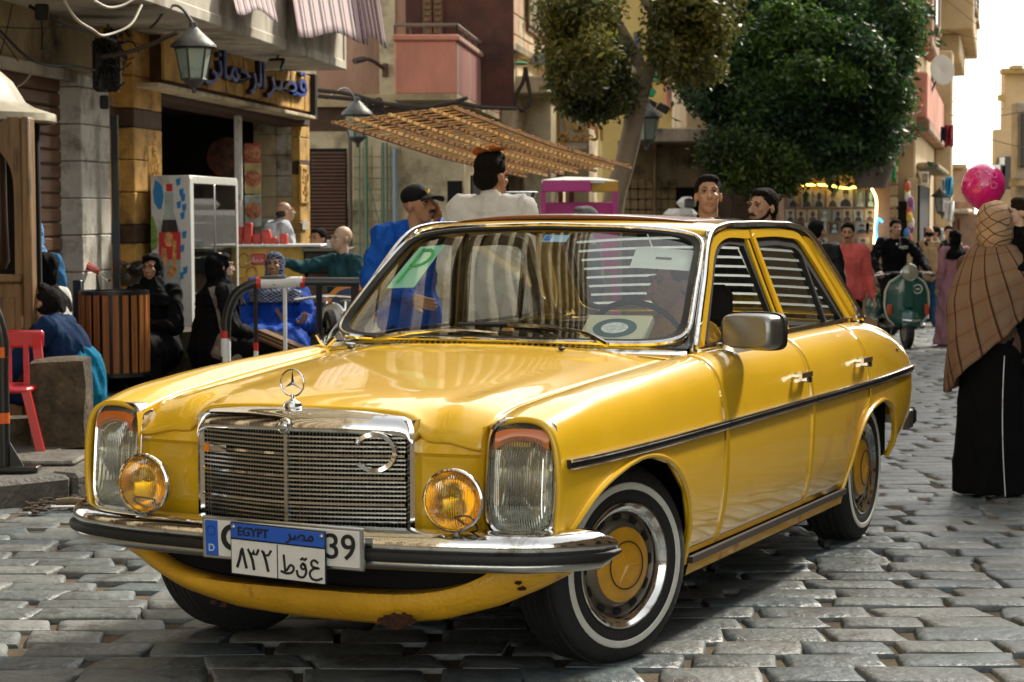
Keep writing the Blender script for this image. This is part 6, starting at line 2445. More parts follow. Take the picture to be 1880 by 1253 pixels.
for s in (1, -1):
    # gutter with chrome bead
    P = [sp(y, z, s, .012) for y, z in smoothpath(RAIL, 60)]
    MB().tube(P, .013, n=8).build('drip_rail', M_chrome, CAR)
    MB().tube([p + Vector((s * -.006, .010, -.016)) for p in P], .010, n=6).build('rail_seal', M_black, CAR)
    # windscreen pillar: yellow inner, dark outer
    G = []
    for v in np.linspace(-.03, 1.0, 12):
        a = wpt(s, v) + Vector((s * .006, 0, 0))
        yy, zz = np.interp(v, [0, .5, 1], [.715, .95, 1.205]), np.interp(v, [0, .5, 1], [.965, 1.168, 1.366])
        b = sp(yy, zz, s, .006)
        G.append([a, (a + b) / 2 + Vector((s * .010, -.012, .008)), b])
    MB().grid(G, flip=s > 0).build('windscreen_pillar', M_chrome_dull, CAR, smooth=60, solid=.02)
    # door frames
    for nm, path, w, o in (
            ('front_door_frame', [(.80, .972), (1.02, 1.165), (1.215, 1.322), (1.27, 1.338), (1.635, 1.348)], .034, .0),
            ('front_door_frame', [(1.600, 1.345), (1.650, 1.20), (1.745, .960)], .022, -.004),
            ('rear_door_frame', [(1.66, 1.350), (2.10, 1.345), (2.29, 1.322), (2.40, 1.245), (2.72, .965)], .034, .0),
            ('rear_door_frame', [(1.672, 1.345), (1.735, 1.17), (1.815, .960)], .032, .002)):
        pp = smoothpath([(y, z, 0) for y, z in path], 26)
        MB().tube([sp(p[0], p[1], s, o) for p in pp], 0, sq=(w, .022), up=(s, 0, .25)).build(nm, M_paint, CAR, smooth=30)
    for nm, path, w in (
            ('front_window_seal', [(.87, .975), (1.05, 1.140), (1.225, 1.288), (1.27, 1.308), (1.585, 1.318)], .030),
            ('front_window_seal', [(1.565, 1.318), (1.625, 1.18), (1.716, .965)], .026),
            ('pillar_gap', [(1.643, 1.345), (1.700, 1.17), (1.782, .960)], .030),
            ('rear_window_seal', [(1.72, 1.318), (2.10, 1.313), (2.26, 1.290), (2.355, 1.215), (2.66, .970)], .040),
            ('rear_window_seal', [(1.702, 1.318), (1.765, 1.15), (1.842, .965)], .020),
            ('quarter_divider', [(2.285, 1.285), (2.345, 1.12), (2.40, .965)], .022)):
        pp = smoothpath([(y, z, 0) for y, z in path], 22)
        MB().tube([sp(p[0], p[1], s, -.010) for p in pp], 0, sq=(w, .020), up=(s, 0, .25)).build(nm, M_black, CAR, smooth=30)
    # panes: rear door pane and quarter pane; the front window is wound down
    MB().add([sp(y, z, s, -.016) for y, z in ((1.81, .955), (2.40, .955), (2.285, 1.30), (1.71, 1.325))], [(0, 1, 2, 3)]).build('rear_door_glass', M_glass_side, CAR, smooth=0)
    MB().add([sp(y, z, s, -.016) for y, z in ((2.40, .955), (2.69, .955), (2.37, 1.235), (2.29, 1.29))], [(0, 1, 2, 3)]).build('quarter_glass', M_glass_side, CAR, smooth=0)
    # belt chrome
    P = [(s * (sec(y, 0.0)[0] + .008), y, sec(y, 0.0)[1] + .012) for y in np.linspace(.78, 1.652, 10)]
    MB().tube(P, 0, sq=(.026, .014), up=(0, 0, 1)).build('belt_trim', M_chrome, CAR)
    P = [(s * (sec(y, 0.0)[0] + .008), y, sec(y, 0.0)[1] + .012) for y in np.linspace(1.66, 2.80, 12)]
    MB().tube(P, 0, sq=(.026, .014), up=(0, 0, 1)).build('belt_trim', M_chrome, CAR)
    MB().bbox((s * .712, 2.90, .968), (.05, .13, .022), .008).build('pillar_foot_trim', M_chrome, CAR)
    # rear pillar skin
    G = []
    for v in np.linspace(0, 1, 12):
        a = sp(float(np.interp(v, [0, .62, 1], [2.76, 2.47, 2.38])), float(np.interp(v, [0, .62, 1], [.962, 1.21, 1.352])), s, .002)
        b_ = rpt(s, v) + Vector((s * .008, 0, .006))
        c1 = sp(float(np.interp(v, [0, .62, 1], [2.94, 2.63, 2.44])), float(np.interp(v, [0, .62, 1], [.955, 1.215, 1.365])), s, .006)
        G.append([a, (a + c1) / 2 + Vector((s * .004, 0, 0)), c1, (c1 + b_) / 2 + Vector((s * .012, .012, .004)), b_])
    MB().grid(G, flip=s > 0).build('rear_pillar', M_paint, CAR, smooth=70, solid=.015)
    # handles
    for y in (1.50, 2.385):
        h = thing('door_handle', None, None)
        h.parent = CAR
        x, z = sec(y, s_of_z(y, .818))
        MB().tube([(s * (x + .034), y - .070, z), (s * (x + .040), y, z + .001), (s * (x + .034), y + .070, z)], 0, sq=(.014, .020), up=(0, 0, 1)).build('handle_bar', M_chrome, h)
        MB().bbox((s * (x + .015), y - .06, z), (.04, .020, .020), .005).build('handle_mount', M_chrome, h)
        MB().bbox((s * (x + .015), y + .05, z - .012), (.04, .042, .042), .006).build('push_button', M_chrome, h)
        MB().cyl((s * (x + .03), y + .05, z - .022), (s * (x + .042), y + .05, z - .022), .011).build('lock_barrel', M_black, h)

# mirror on the near door
mir = thing('door_mirror', None, None)
mir.parent = CAR
RM = Matrix.Rotation(radians(-14), 3, 'Z')
mb = MB()
cx = Vector((.865, .93, 1.012))
rings = []
for d, k in ((-.045, .80), (-.040, .90), (-.02, .97), (.0, 1.0), (.035, 1.0)):
    rings.append([cx + RM @ Vector((u * k, d, w * k)) for u, w in superell(0, 0, .112, .064, 5.0, 32)])
G = [r + [r[0]] for r in rings]
mb.grid(G)
mb.add(rings[0], [tuple(range(32))])
mb.build('mirror_housing', mat('grey_satin_metal', (.30, .30, .285), .32, metal=.85, bump=.05), mir, smooth=45)
rr = [cx + RM @ Vector((u, d, w)) for d in (.035, .055) for u, w in superell(0, 0, .118, .069, 5.0, 32)]
mb = MB()
mb.grid([rr[:32] + [rr[0]], rr[32:] + [rr[32]]])
mb.add(rr[:32], [tuple(range(32))])
mb.add(rr[32:], [tuple(range(31, -1, -1))])
mb.build('mirror_rim', M_black, mir, smooth=45)
MB().tube([(.865, .95, .955), (.82, .93, .945), (.745, .93, .962)], 0, sq=(.05, .018), up=(0, 0, 1)).build('mirror_foot', M_chrome, mir)

# wipers
for pts in ([(-.46, .565, .978), (-.33, .575, 1.000), (-.12, .60, 1.012), (.02, .615, 1.004)], [(.47, .545, .978), (.38, .58, 1.010), (.22, .615, 1.030), (.05, .635, 1.034)]):
    w = MB().tube(smoothpath(pts, 14), [.010] * 4 + [.007] * 10, n=6).build('wiper_arm', M_chrome, CAR)
    p1 = Vector(pts[-1])
    d = Vector((-.34 if pts[0][0] > 0 else .26, .01, .004))
    MB().tube([p1 - d * .55 + Vector((0, .008, -.004)), p1 + Vector((0, .004, .0)), p1 + d * .6 + Vector((0, .01, -.006))], 0, sq=(.012, .016), up=(0, -.6, .8)).build('wiper_blade', M_black, w)
for x, y in ((-.52, .50), (.33, .47)):
    MB().ell((x, y, hood_pt(x, y)[2] + .008), (.012, .016, .007)).build('washer_jet', M_black, CAR)
MB().cyl((-.70, .615, .945), (-.72, .60, .985), .008, n=8).build('aerial_mount', M_chrome, CAR)
MB().cyl((-.67, .59, .945), (-.64, .60, .975), .010, n=8).build('aerial_mount', M_chrome, CAR)

# ---- wheels
def wheel(cx, cy, yaw, s):
    w = thing('wheel', None, None)
    w.parent = CAR
    w.location = (cx, cy, .318)
    w.rotation_euler = (0, 0, yaw)
    ax = (s, 0, 0)
    R0 = .322
    prof = [(.185, -.10), (.20, -.120), (.262, -.118), (.298, -.098), (R0 - .010, -.080)]
    tread = []
    for h in (-.068, -.040, -.012, .016, .044):
        tread += [(R0, h - .002), (R0, h + .018), (R0 - .008, h + .019), (R0 - .008, h + .025)]
    prof += tread + [(R0 - .010, .080), (.300, .092), (.276, .100), (.262, .103)]
    outer = [(.262, .103), (.246, .104)]
    MB().lathe(prof, (0, 0, 0), ax, 64).build('tyre', M_tyre, w, smooth=35)
    MB().lathe([(.264, .1025), (.261, .106), (.252, .107), (.243, .106), (.240, .102)], (0, 0, 0), ax, 64).build('whitewall', M_whitewall, w)
    MB().lathe([(.241, .103), (.225, .104), (.206, .096), (.196, .080)], (0, 0, 0), ax, 64).build('sidewall', M_tyre, w)
    MB().lathe([(.205, .092), (.203, .100), (.197, .101), (.188, .092), (.178, .082), (.170, .080), (.168, .070)], (0, 0, 0), ax, 64).build('trim_ring', M_chrome, w)
    MB().lathe([(.170, .074), (.160, .060), (.146, .058), (.135, .072), (.122, .084), (.112, .086)], (0, 0, 0), ax, 48).build('rim', mat('rim_grey', (.16, .14, .11), .35, metal=.6, var=.2), w)
    for k in range(12):
        a = 2 * pi * k / 12
        c = Vector((s * .066, cos(a) * .152, sin(a) * .152))
        R = Matrix((Vector((s, 0, 0)), Vector((0, -sin(a), cos(a))), Vector((0, cos(a), sin(a))))).transposed()
        MB().bbox(c, (.012, .036, .018), .005, R=R).build('rim_slot', M_void, w)
    MB().lathe([(.118, .078), (.120, .090), (.114, .094), (.100, .099), (.060, .106), (.03, .109), (.0001, .110)], (0, 0, 0), ax, 48).build('hubcap', M_cap, w, smooth=30)
    hc = Vector((s * .111, 0, 0))
    MB().tube([hc + Vector((-.004 * s, .076 * cos(a), .076 * sin(a))) for a in np.linspace(0, 2 * pi, 40)[:-1]], .0022, n=6, closed=True).build('cap_ring', M_rubber_trim, w)
    mb = MB()
    star3(mb, hc - Vector((s * .004, 0, 0)), Vector((0, cos(.5), sin(.5))), Vector((0, -sin(.5), cos(.5))), Vector((s, 0, 0)), .074, .011, .010)
    mb.build('cap_star', M_cap, w, smooth=0)
    # brake drum so one cannot see through
    MB().cyl((-.10 * s, 0, 0), (.055 * s, 0, 0), .165, n=32).build('brake_drum', M_void, w)


wheel(.672, 0.0, -.36, 1)
wheel(-.672, 0.0, -.36, -1)
wheel(.69, 2.75, 0.0, 1)
wheel(-.69, 2.75, 0.0, -1)

# ---- cabin
dash = MB()
G = []
for k in range(25):
    t = -1 + 2 * k / 24
    G.append([(t * .68, .70 - .10 * (1 - t * t), .945), (t * .68, .86, .962), (t * .68, .98, .955), (t * .68, 1.03, .92), (t * .68, 1.04, .75)])
dash.grid(G)
dash.build('dashboard', mat('dark_dashboard', (.015, .014, .012), .5), CAR)
st = thing('steering_wheel', None, None)
st.parent = CAR
SW = Vector((.36, 1.14, .93))
n_ = Vector((0, .90, .45)).normalized()
R_ = rot_to(n_)
MB().tube([SW + R_ @ Vector((.195 * cos(a), .195 * sin(a), 0)) for a in np.linspace(0, 2 * pi, 40)[:-1]], .011, n=8, closed=True).build('rim', M_black, st)
MB().tube([SW + R_ @ Vector((-.19, 0, 0)), SW + R_ @ Vector((0, 0, -.03)), SW + R_ @ Vector((.19, 0, 0))], .014, n=8).build('spoke', M_black, st)
MB().cyl(SW, SW - n_ * .3 - Vector((0, 0, 0)), .03).build('column', M_black, st)
for x in (.36, -.36):
    seat = thing('front_seat', None, None)
    seat.parent = CAR
    MB().bbox((x, 1.45, .42), (.52, .52, .18), .06).build('seat_cushion', M_seat, seat)
    MB().bbox((x, 1.74, .68), (.50, .14, .58), .05, R=Matrix.Rotation(radians(-14), 3, 'X')).build('seat_back', M_seat, seat)
    if x > 0:
        MB().bbox((x, 1.83, 1.06), (.26, .09, .17), .035).build('headrest', M_seat, seat)
MB().bbox((0, 2.30, .42), (1.30, .50, .20), .06).build('rear_seat', M_seat, CAR)
MB().bbox((0, 2.62, .68), (1.30, .16, .50), .05, R=Matrix.Rotation(radians(-16), 3, 'X')).build('rear_seat_back', M_seat, CAR)
MB().box((0, 2.85, .93), (1.30, .34, .02)).build('parcel_shelf', M_seat, CAR, smooth=0)
# white louvre slats across the rear window
M_slat = mat('white_louvre', (.80, .82, .80), .4)
_n = M_slat.node_tree
_t = _n.nodes.new('ShaderNodeBsdfTranslucent')
_t.inputs[0].default_value = (.85, .88, .88, 1)
_x = _n.nodes.new('ShaderNodeMixShader')
_x.inputs[0].default_value = .65
_n.links.new(_n.nodes['Principled BSDF'].outputs[0], _x.inputs[1])
_n.links.new(_t.outputs[0], _x.inputs[2])
_n.links.new(_x.outputs[0], _n.nodes['Material Output'].inputs[0])
for k in range(9):
    v = .08 + .86 * k / 8
    a, b_ = rpt(-.93, v), rpt(.93, v)
    mid = rpt(0, v)
    pts = [rpt(t, v) + Vector((0, .035, .012)) for t in np.linspace(-.93, .93, 12)]
    MB().tube(pts, 0, sq=(.012, .006), up=(0, .5, 1)).build('louvre_slat', M_slat, CAR, smooth=0)
for t in (-.35, .35):
    MB().tube([rpt(t, v) + Vector((0, .03, .01)) for v in (.05, .5, .97)], .003, n=5).build('louvre_cord', M_slat, CAR)

# ---- things on the glass and on the dashboard
def on_glass(t0, t1, v0, v1, name, mt, d=.004, n=4):
    G = [[wpt(t0 + (t1 - t0) * i / n, v0 + (v1 - v0) * j / n, .012) + Vector((0, .6, -.8)) * d for j in range(n + 1)] for i in range(n + 1)]
    return MB().grid(G).build(name, mt, CAR, smooth=0)


M_green_paper = mat('pale_green_paper', (.42, .80, .58), .5)
on_glass(-.865, -.655, .45, .86, 'parking_sticker', M_green_paper)
mb = MB()
def gl2(a, b_):
    return wpt(-.865 + .21 * a, .45 + .41 * b_, .012) + Vector((0, -.003, .004))
O = gl2(0, 0)
XX = (gl2(1, 0) - gl2(0, 0))
YY = (gl2(0, 1) - gl2(0, 0))
lx, ly = XX.length, YY.length
stroke(mb, [(.30 * lx, .12 * ly), (.30 * lx, .88 * ly)], .013, .0015, O, XX.normalized(), YY.normalized())
stroke(mb, [(.30 * lx, .86 * ly), (.60 * lx, .86 * ly), (.78 * lx, .76 * ly), (.78 * lx, .60 * ly), (.60 * lx, .50 * ly), (.30 * lx, .50 * ly)], .013, .0015, O, XX.normalized(), YY.normalized(), smooth_n=20)
mb.build('sticker_letter', mat('green_ink', (.01, .32, .05), .5), CAR, smooth=0)
on_glass(-.99, -.955, .80, .93, 'blue_corner_sticker', mat('turquoise_sticker', (.05, .55, .6), .5))
on_glass(.02, .18, .865, .935, 'blue_white_sticker', mat('pale_blue_sticker', (.45, .70, .85), .5))
on_glass(.03, .075, .875, .925, 'blue_sticker_logo', mat('blue_logo', (.02, .2, .7), .5), .002)
card = on_glass(.60, .93, .70, .90, 'sun_visor_card', mat('cream_card', (.80, .82, .72), .5), .03)
on_glass(.73, .82, .79, .81, 'card_slot', mat('dark_slot', (.1, .08, .05), .5), .028)

bk = thing('book_box', 'cream boxed book with a round ornament, lying on the dashboard behind the windscreen', 'book',
           (0, 0, 0), 0)
bk.matrix_world = Matrix.Translation((-0.324, 6.938, 0)) @ Matrix.Rotation(-.4297, 4, 'Z') @ Matrix.Translation((.40, .80, 1.008)) @ Matrix.Rotation(radians(38), 4, 'X')
MB().bbox((0, 0, 0), (.25, .15, .035), .005).build('book_cover', mat('cream_box', (.70, .66, .42), .5), bk)
MB().lathe([(.0001, .0), (.058, .0)], (0, 0, .0185), (0, 0, 1), 32).build('oval_ornament', mat('dark_teal_print', (.03, .10, .09), .5), bk)
bk.children[-1].scale = (1.45, .9, 1)
MB().lathe([(.0001, .0), (.040, .0)], (0, 0, .0195), (0, 0, 1), 32).build('rosette', mat('white_print', (.75, .76, .68), .5, var=.4, vscale=60), bk)
bk.children[-1].scale = (1.3, .75, 1)
hat = thing('toy_hat', 'tiny orange hat ornament resting on the dashboard behind the wipers', 'ornament')
hat.matrix_world = Matrix.Translation((-0.324, 6.938, 0)) @ Matrix.Rotation(-.4297, 4, 'Z') @ Matrix.Translation((.02, .70, .985))
MB().lathe([(.0001, .050), (.006, .050), (.010, .042), (.020, .034), (.026, .018), (.028, .010), (.046, .008), (.050, .004), (.046, .0), (.0001, 0)], (0, 0, 0), (0, 0, 1), 20).build('hat_crown', mat('orange_felt', (.75, .34, .06), .7), hat)
MB().ell((0, 0, .053), .006).build('hat_button', mat('orange_felt_dark', (.5, .2, .04), .7), hat)
# ================================================================== PEOPLE
_skin = {}


def skin_mat(c):
    if c not in _skin:
        m = mat('skin', c, .5, var=.10, vscale=14, bump=.08, bscale=60)
        m.node_tree.nodes['Principled BSDF'].inputs['Subsurface Weight'].default_value = .08
        m.node_tree.nodes['Principled BSDF'].inputs['Subsurface Radius'].default_value = (.02, .008, .004)
        _skin[c] = m
    return _skin[c]


def cloth_mat(name, c, rough=.85, var=.12, **k):
    return mat(name, c, rough, var=var, vscale=7, bump=.25, bscale=55, spec=.12, **k)


def remeshed(mb, voxel, smooth=2, fold=0.0, fscale=9.0, stretch=(1, 1, .45), seed=0):
    """fuse overlapping solids into one continuous surface; returns (verts, faces)"""
    me = bpy.data.meshes.new('tmp')
    me.from_pydata(mb.v, [], mb.f)
    me.validate()
    o = bpy.data.objects.new('tmp', me)
    COL.objects.link(o)
    md = o.modifiers.new('r', 'REMESH')
    md.mode = 'VOXEL'
    md.voxel_size = voxel
    md.use_smooth_shade = True
    if smooth:
        sm = o.modifiers.new('s', 'SMOOTH')
        sm.iterations = smooth
        sm.factor = .5
    dg = bpy.context.evaluated_depsgraph_get()
    ev = bpy.data.meshes.new_from_object(o.evaluated_get(dg))
    bpy.data.objects.remove(o)
    n = len(ev.vertices)
    co = np.empty(n * 3)
    ev.vertices.foreach_get('co', co)
    co = co.reshape(-1, 3)
    if fold:
        nr = np.empty(n * 3)
        ev.vertices.foreach_get('normal', nr)
        nr = nr.reshape(-1, 3)
        p = co * np.array(stretch) * fscale + seed * 3.1
        w = .9 * np.sin(p[:, 1] * 1.7 + p[:, 2] * .8)
        f = (np.sin(p[:, 0] * 2.3 + 1.8 * np.sin(p[:, 2] * 1.6 + w) + p[:, 1]) * .55 + np.sin(p[:, 0] * 4.9 - p[:, 1] * 3.7 + 2.2 * np.sin(p[:, 2] * 3.1)) * .35
             + np.sin(p[:, 1] * 6.3 + p[:, 2] * 8.1 + 1.5 * np.sin(p[:, 0] * 5)) * .25)
        f = 1 - 2 * np.abs(f).clip(0, 1) ** .7
        co = co + nr * (f * fold)[:, None]
    fs = [tuple(p.vertices) for p in ev.polygons]
    bpy.data.meshes.remove(ev)
    return [tuple(v) for v in co], fs


def blob(mb, name, m, parent, voxel, **k):
    v, f = remeshed(mb, voxel, **k)
    o = MB().add(v, f)
    return o.build(name, m, parent, smooth=180)


def loft(mb, rings, n=24, fold=0.0, k=7, seed=0.0):
    """closed tube through (centre, rx, ry) rings, with optional hanging folds growing downwards"""
    G = []
    N = len(rings)
    for i, (c, rx, ry) in enumerate(rings):
        g = fold * i / max(1, N - 1)
        row = []
        for j in range(n):
            a = 2 * pi * j / n
            q = 1 + g * sin(k * a + seed + .8 * sin(2 * a)) + g * .5 * sin((2 * k + 1) * a + 2 * seed)
            row.append(Vector(c) + Vector((cos(a) * rx * q, sin(a) * ry * q, 0)))
        row.append(row[0])
        G.append(row)
    o = len(mb.v)
    mb.grid(G, flip=True)
    m = n + 1
    c0 = len(mb.v) - o
    mb.add([rings[0][0], rings[-1][0]], [])
    base = o
    top, bot = len(mb.v) - 2, len(mb.v) - 1
    for j in range(n):
        mb.f.append((top, base + j, base + j + 1))
        mb.m.append(0)
        mb.f.append((bot, base + (N - 1) * m + j + 1, base + (N - 1) * m + j))
        mb.m.append(0)
    return mb


STAND = dict(pel=(0, 0, .93), wai=(0, .005, 1.06), che=(0, .0, 1.24), nek=(0, .012, 1.445), hed=(0, -.01, 1.585),
             shL=(.175, .01, 1.39), shR=(-.175, .01, 1.39), elL=(.235, .03, 1.10), elR=(-.235, .03, 1.10), wrL=(.25, -.05, .86), wrR=(-.25, -.05, .86),
             hiL=(.09, 0, .89), hiR=(-.09, 0, .89), knL=(.10, -.02, .49), knR=(-.10, -.02, .49), anL=(.10, .02, .08), anR=(-.10, .02, .08))
SIT = dict(STAND, pel=(0, 0, .10), wai=(0, -.0, .23), che=(0, -.01, .42), nek=(0, -.02, .625), hed=(0, -.04, .765),
           shL=(.175, -.01, .555), shR=(-.175, -.01, .555), elL=(.25, -.05, .30), elR=(-.25, -.05, .30), wrL=(.15, -.26, .24), wrR=(-.15, -.26, .24),
           hiL=(.10, -.03, .09), hiR=(-.10, -.03, .09), knL=(.13, -.42, .10), knR=(-.13, -.42, .10), anL=(.13, -.44, -.26), anR=(-.13, -.44, -.26))


def person(label, pos, heading, pose=None, base=STAND, h=1.7, skin=(.33, .17, .095), top=None, bottom=None, robe=None, hijab=None, hair=(.008, .006, .005),
           hairstyle='short', look=(0, 0), vox=.008, bulk=0.0, fold=.010, beard=False, moustache=False, mouth=True, hands=True, handdir=None, shoes=(.02, .018, .016), group=None,
           parent=None, extras=None, sleeve=True, male=True, scarf=1.0, rw=1.0):
    """pos: feet (standing) or seat (sitting) point; heading 0 faces -Y, +90 deg faces +X; look = (turn, nod) of the head"""
    k = h / 1.7
    J = dict(base)
    if pose:
        J.update(pose)
    J = {a: Vector(b) * k for a, b in J.items()}
    root = thing('person', None, None, pos, heading)
    if parent:
        root.parent = parent
    else:
        tag(root, label, 'person', group)
    sm = skin_mat(skin)
    # ---------------- skin
    HC = J['hed']
    RH = Matrix.Rotation(look[0], 3, 'Z') @ Matrix.Rotation(-look[1], 3, 'X')

    def H(x, y, z):
        return HC + RH @ (Vector((x, y, z)) * k)
    fine = MB()
    e = lambda c, r: fine.ell(H(*c), tuple(q * k for q in r), 18, R=RH)
    e((0, .018, .030), (.069, .092, .088))
    e((0, -.022, -.028), (.056, .070, .084))
    e((0, -.046, -.082), (.036, .036, .030))
    e((.0, -.030, -.06), (.050, .045, .045))
    e((.026, -.082, .026), (.028, .014, .010))
    e((-.026, -.082, .026), (.028, .014, .010))
    e((.033, -.066, -.018), (.020, .018, .018))
    e((-.033, -.066, -.018), (.020, .018, .018))
    fine.cap(H(0, -.090, .010), H(0, -.112, -.030), .0075 * k, .013 * k)
    e((.011, -.102, -.034), (.008, .010, .007))
    e((-.011, -.102, -.034), (.008, .010, .007))
    e((0, -.088, -.058), (.024, .012, .0065))
    e((0, -.086, -.069), (.021, .012, .0075))
    for s in (1, -1):
        e((s * .070, .014, -.006), (.010, .018, .029))
    fine.cap(H(0, .012, -.05), J['nek'] - Vector((0, 0, .03)), .054 * k, .060 * k)
    vs, fs = remeshed(fine, (.0055 if vox <= .009 else (.008 if vox < .013 else .012)) * k, smooth=1)
    body = MB().add(vs, fs)
    co = MB()
    co.cap(J['pel'], J['wai'], .125 * k, .115 * k)
    co.cap(J['wai'], J['che'], .115 * k, .13 * k)
    co.cap(J['che'], J['nek'], .12 * k, .06 * k)
    co.cap(J['shL'], J['shR'], .055 * k)
    for s in 'LR':
        co.cap(J['sh' + s], J['el' + s], .046 * k, .036 * k)
        co.cap(J['el' + s], J['wr' + s], .036 * k, .024 * k)
        co.cap(J['hi' + s], J['kn' + s], .078 * k, .052 * k)
        co.cap(J['kn' + s], J['an' + s], .052 * k, .034 * k)
    vs, fs = remeshed(co, .014 * k, smooth=2)
    body.add(vs, fs)
    # hands: palm, four unequal curled fingers and a thumb
    hd = MB()
    for s, sg in (('L', 1), ('R', -1)):
        W, E = J['wr' + s], J['el' + s]
        d = (W - E).normalized()
        spec = (handdir or {}).get(s)
        if spec:
            d = Vector(spec[0]).normalized()
            pn = Vector(spec[1]).normalized()
            curl = spec[2]
        else:
            pn = Vector((-sg, .0, 0))
            curl = .35
        pn = (pn - d * pn.dot(d)).normalized()
        sd2 = d.cross(pn) * sg
        q = k * (1.0 if male else .92)
        hd.cap(W - d * .02 * q, W + d * .02 * q, .022 * q)
        for a in (-.028, -.010, .010, .028):
            hd.cap(W + d * .015 * q + sd2 * a * .7 * q, W + d * .080 * q + sd2 * a * q, .013 * q, .0115 * q, 8)
        for a, L in ((-.030, .060), (-.010, .076), (.010, .082), (.030, .072)):
            p0 = W + d * .082 * q + sd2 * a * q
            d1 = (d * cos(curl) + pn * sin(curl)).normalized()
            p1 = p0 + d1 * L * .5 * q
            d2 = (d * cos(curl * 2.2) + pn * sin(curl * 2.2)).normalized()
            p2 = p1 + d2 * L * .5 * q
            hd.cap(p0, p1, .0095 * q, .0085 * q, 8)
            hd.cap(p1, p2, .0085 * q, .0065 * q, 8)
        t0 = W + d * .025 * q + sd2 * .028 * q
        t1 = t0 + (d * .6 + sd2 * .8 + pn * .25).normalized() * .035 * q
        t2 = t1 + (d * .9 + sd2 * .3 + pn * .3).normalized() * .030 * q
        hd.cap(t0, t1, .0125 * q, .0105 * q, 8)
        hd.cap(t1, t2, .0105 * q, .008 * q, 8)
    if hands:
        vs, fs = remeshed(hd, (.0045 if vox <= .009 else .007) * k, smooth=1)
        body.add(vs, fs)
    body.build('body', sm, root, smooth=180)
    # ---------------- face details
    M_eye = bpy.data.materials.get('eye_white') or mat('eye_white', (.38, .35, .31), .3)
    M_iris = bpy.data.materials.get('dark_iris') or mat('dark_iris', (.012, .007, .004), .2)
    M_brow = mat('brow_hair', tuple(c * 1.0 for c in hair), .8)
    M_lip = mat('lip', (skin[0] * .75, skin[1] * .52, skin[2] * .55), .45)
    for s in (1, -1):
        eb = MB().ell(H(s * .029, -.0805, .006), (.0125 * k, .007 * k, .0048 * k), 12, R=RH).build('eye', M_eye, root)
        MB().ell(H(s * .029, -.0865, .0058), (.0062 * k, .0025 * k, .0060 * k), 10, R=RH).build('iris', M_iris, eb)
        MB().tube([H(s * .013, -.094, .024), H(s * .028, -.097, .030), H(s * .046, -.084, .024)], [.0030 * k, .0042 * k, .0022 * k], n=6).build('eyebrow', M_brow, root)
        MB().tube([H(s * .016, -.0855, .0105), H(s * .029, -.0885, .0135), H(s * .043, -.0800, .0095)], .0018 * k, n=5).build('eyelid', M_brow, root)
    if mouth:
        MB().tube([H(-.022, -.0935, -.064), H(0, -.1000, -.0625), H(.022, -.0935, -.064)], [.002 * k, .0045 * k, .002 * k], n=6).build('lips', M_lip, root)
    if moustache:
        MB().tube([H(-.030, -.094, -.056), H(-.012, -.106, -.048), H(.012, -.106, -.048), H(.030, -.094, -.056)], [.003 * k, .0075 * k, .0075 * k, .003 * k], n=8).build('moustache', M_brow, root)
    M_hair = mat('hair', hair, .85, var=.3, vscale=40, bump=.5, bscale=140, spec=.15)
    if beard:
        b_ = MB()
        b_.ell(H(0, -.056, -.090), (.041 * k, .036 * k, .024 * k), 14, R=RH)
        for s in (1, -1):
            b_.cap(H(s * .030, -.062, -.082), H(s * .056, -.018, -.045), .012 * k, .011 * k)
            b_.cap(H(s * .056, -.018, -.045), H(s * .066, .0, -.005), .010 * k, .007 * k)
        blob(b_, 'beard', M_hair, root, .006, smooth=1, fold=.0015, fscale=60)
    if hair is not None and not hijab and hairstyle != 'none':
        hb_ = MB()
        if hairstyle == 'short':
            hb_.ell(H(0, .030, .045), (.079 * k, .094 * k, .083 * k), 20, R=RH)
            hb_.ell(H(0, .052, .0), (.072 * k, .066 * k, .075 * k), 18, R=RH)
            hb_.ell(H(0, -.022, .088), (.060 * k, .056 * k, .030 * k), 16, R=RH)
        elif hairstyle == 'tall':
            hb_.ell(H(0, .022, .060), (.078 * k, .094 * k, .085 * k), 20, R=RH)
            hb_.ell(H(0, .055, .0), (.070 * k, .062 * k, .07 * k), 18, R=RH)
            hb_.ell(H(0, .0, .105), (.068 * k, .075 * k, .040 * k), 16, R=RH)
        elif hairstyle == 'balding':
            hb_.ell(H(0, .050, -.004), (.078 * k, .064 * k, .052 * k), 18, R=RH)
        blob(hb_, 'hair', M_hair, root, .006, smooth=1, fold=.0025, fscale=55)
    # ---------------- clothes
    B = bulk * k
    if top:
        c = MB()
        c.cap(J['pel'] + Vector((0, 0, -.02)) * k, J['wai'], .145 * k + B, .135 * k + B)
        c.cap(J['wai'], J['che'], .135 * k + B, .142 * k + B)
        for s in 'LR':
            c.cap(J['che'] + (J['sh' + s] - J['nek']) * .25, J['sh' + s] * .8 + J['nek'] * .2 - Vector((0, 0, .03 * k)), .115 * k + B * .6, .062 * k + B * .5)
            c.cap(J['hi' + s], J['che'] * .4 + J['hi' + s] * .6, .10 * k + B, .10 * k + B)
        c.cap(J['shL'], J['shR'], .062 * k + B * .4)
        c.cap(J['nek'] - Vector((0, 0, .06)) * k, J['nek'] + Vector((0, .004, -.008)) * k, .098 * k, .070 * k)
        for s in 'LR':
            c.cap(J['sh' + s], J['el' + s], .062 * k + B * .6, .052 * k + B * .5)
            if sleeve:
                we = J['wr' + s].lerp(J['el' + s], .10)
                c.cap(J['el' + s], we, .052 * k + B * .5, .036 * k + B * .3)
        blob(c, 'jacket' if bulk > .012 else 'shirt', top, root, max(.0095, vox * 1.3) * k, smooth=3, fold=fold * k, seed=len(label or 'x') * .37)
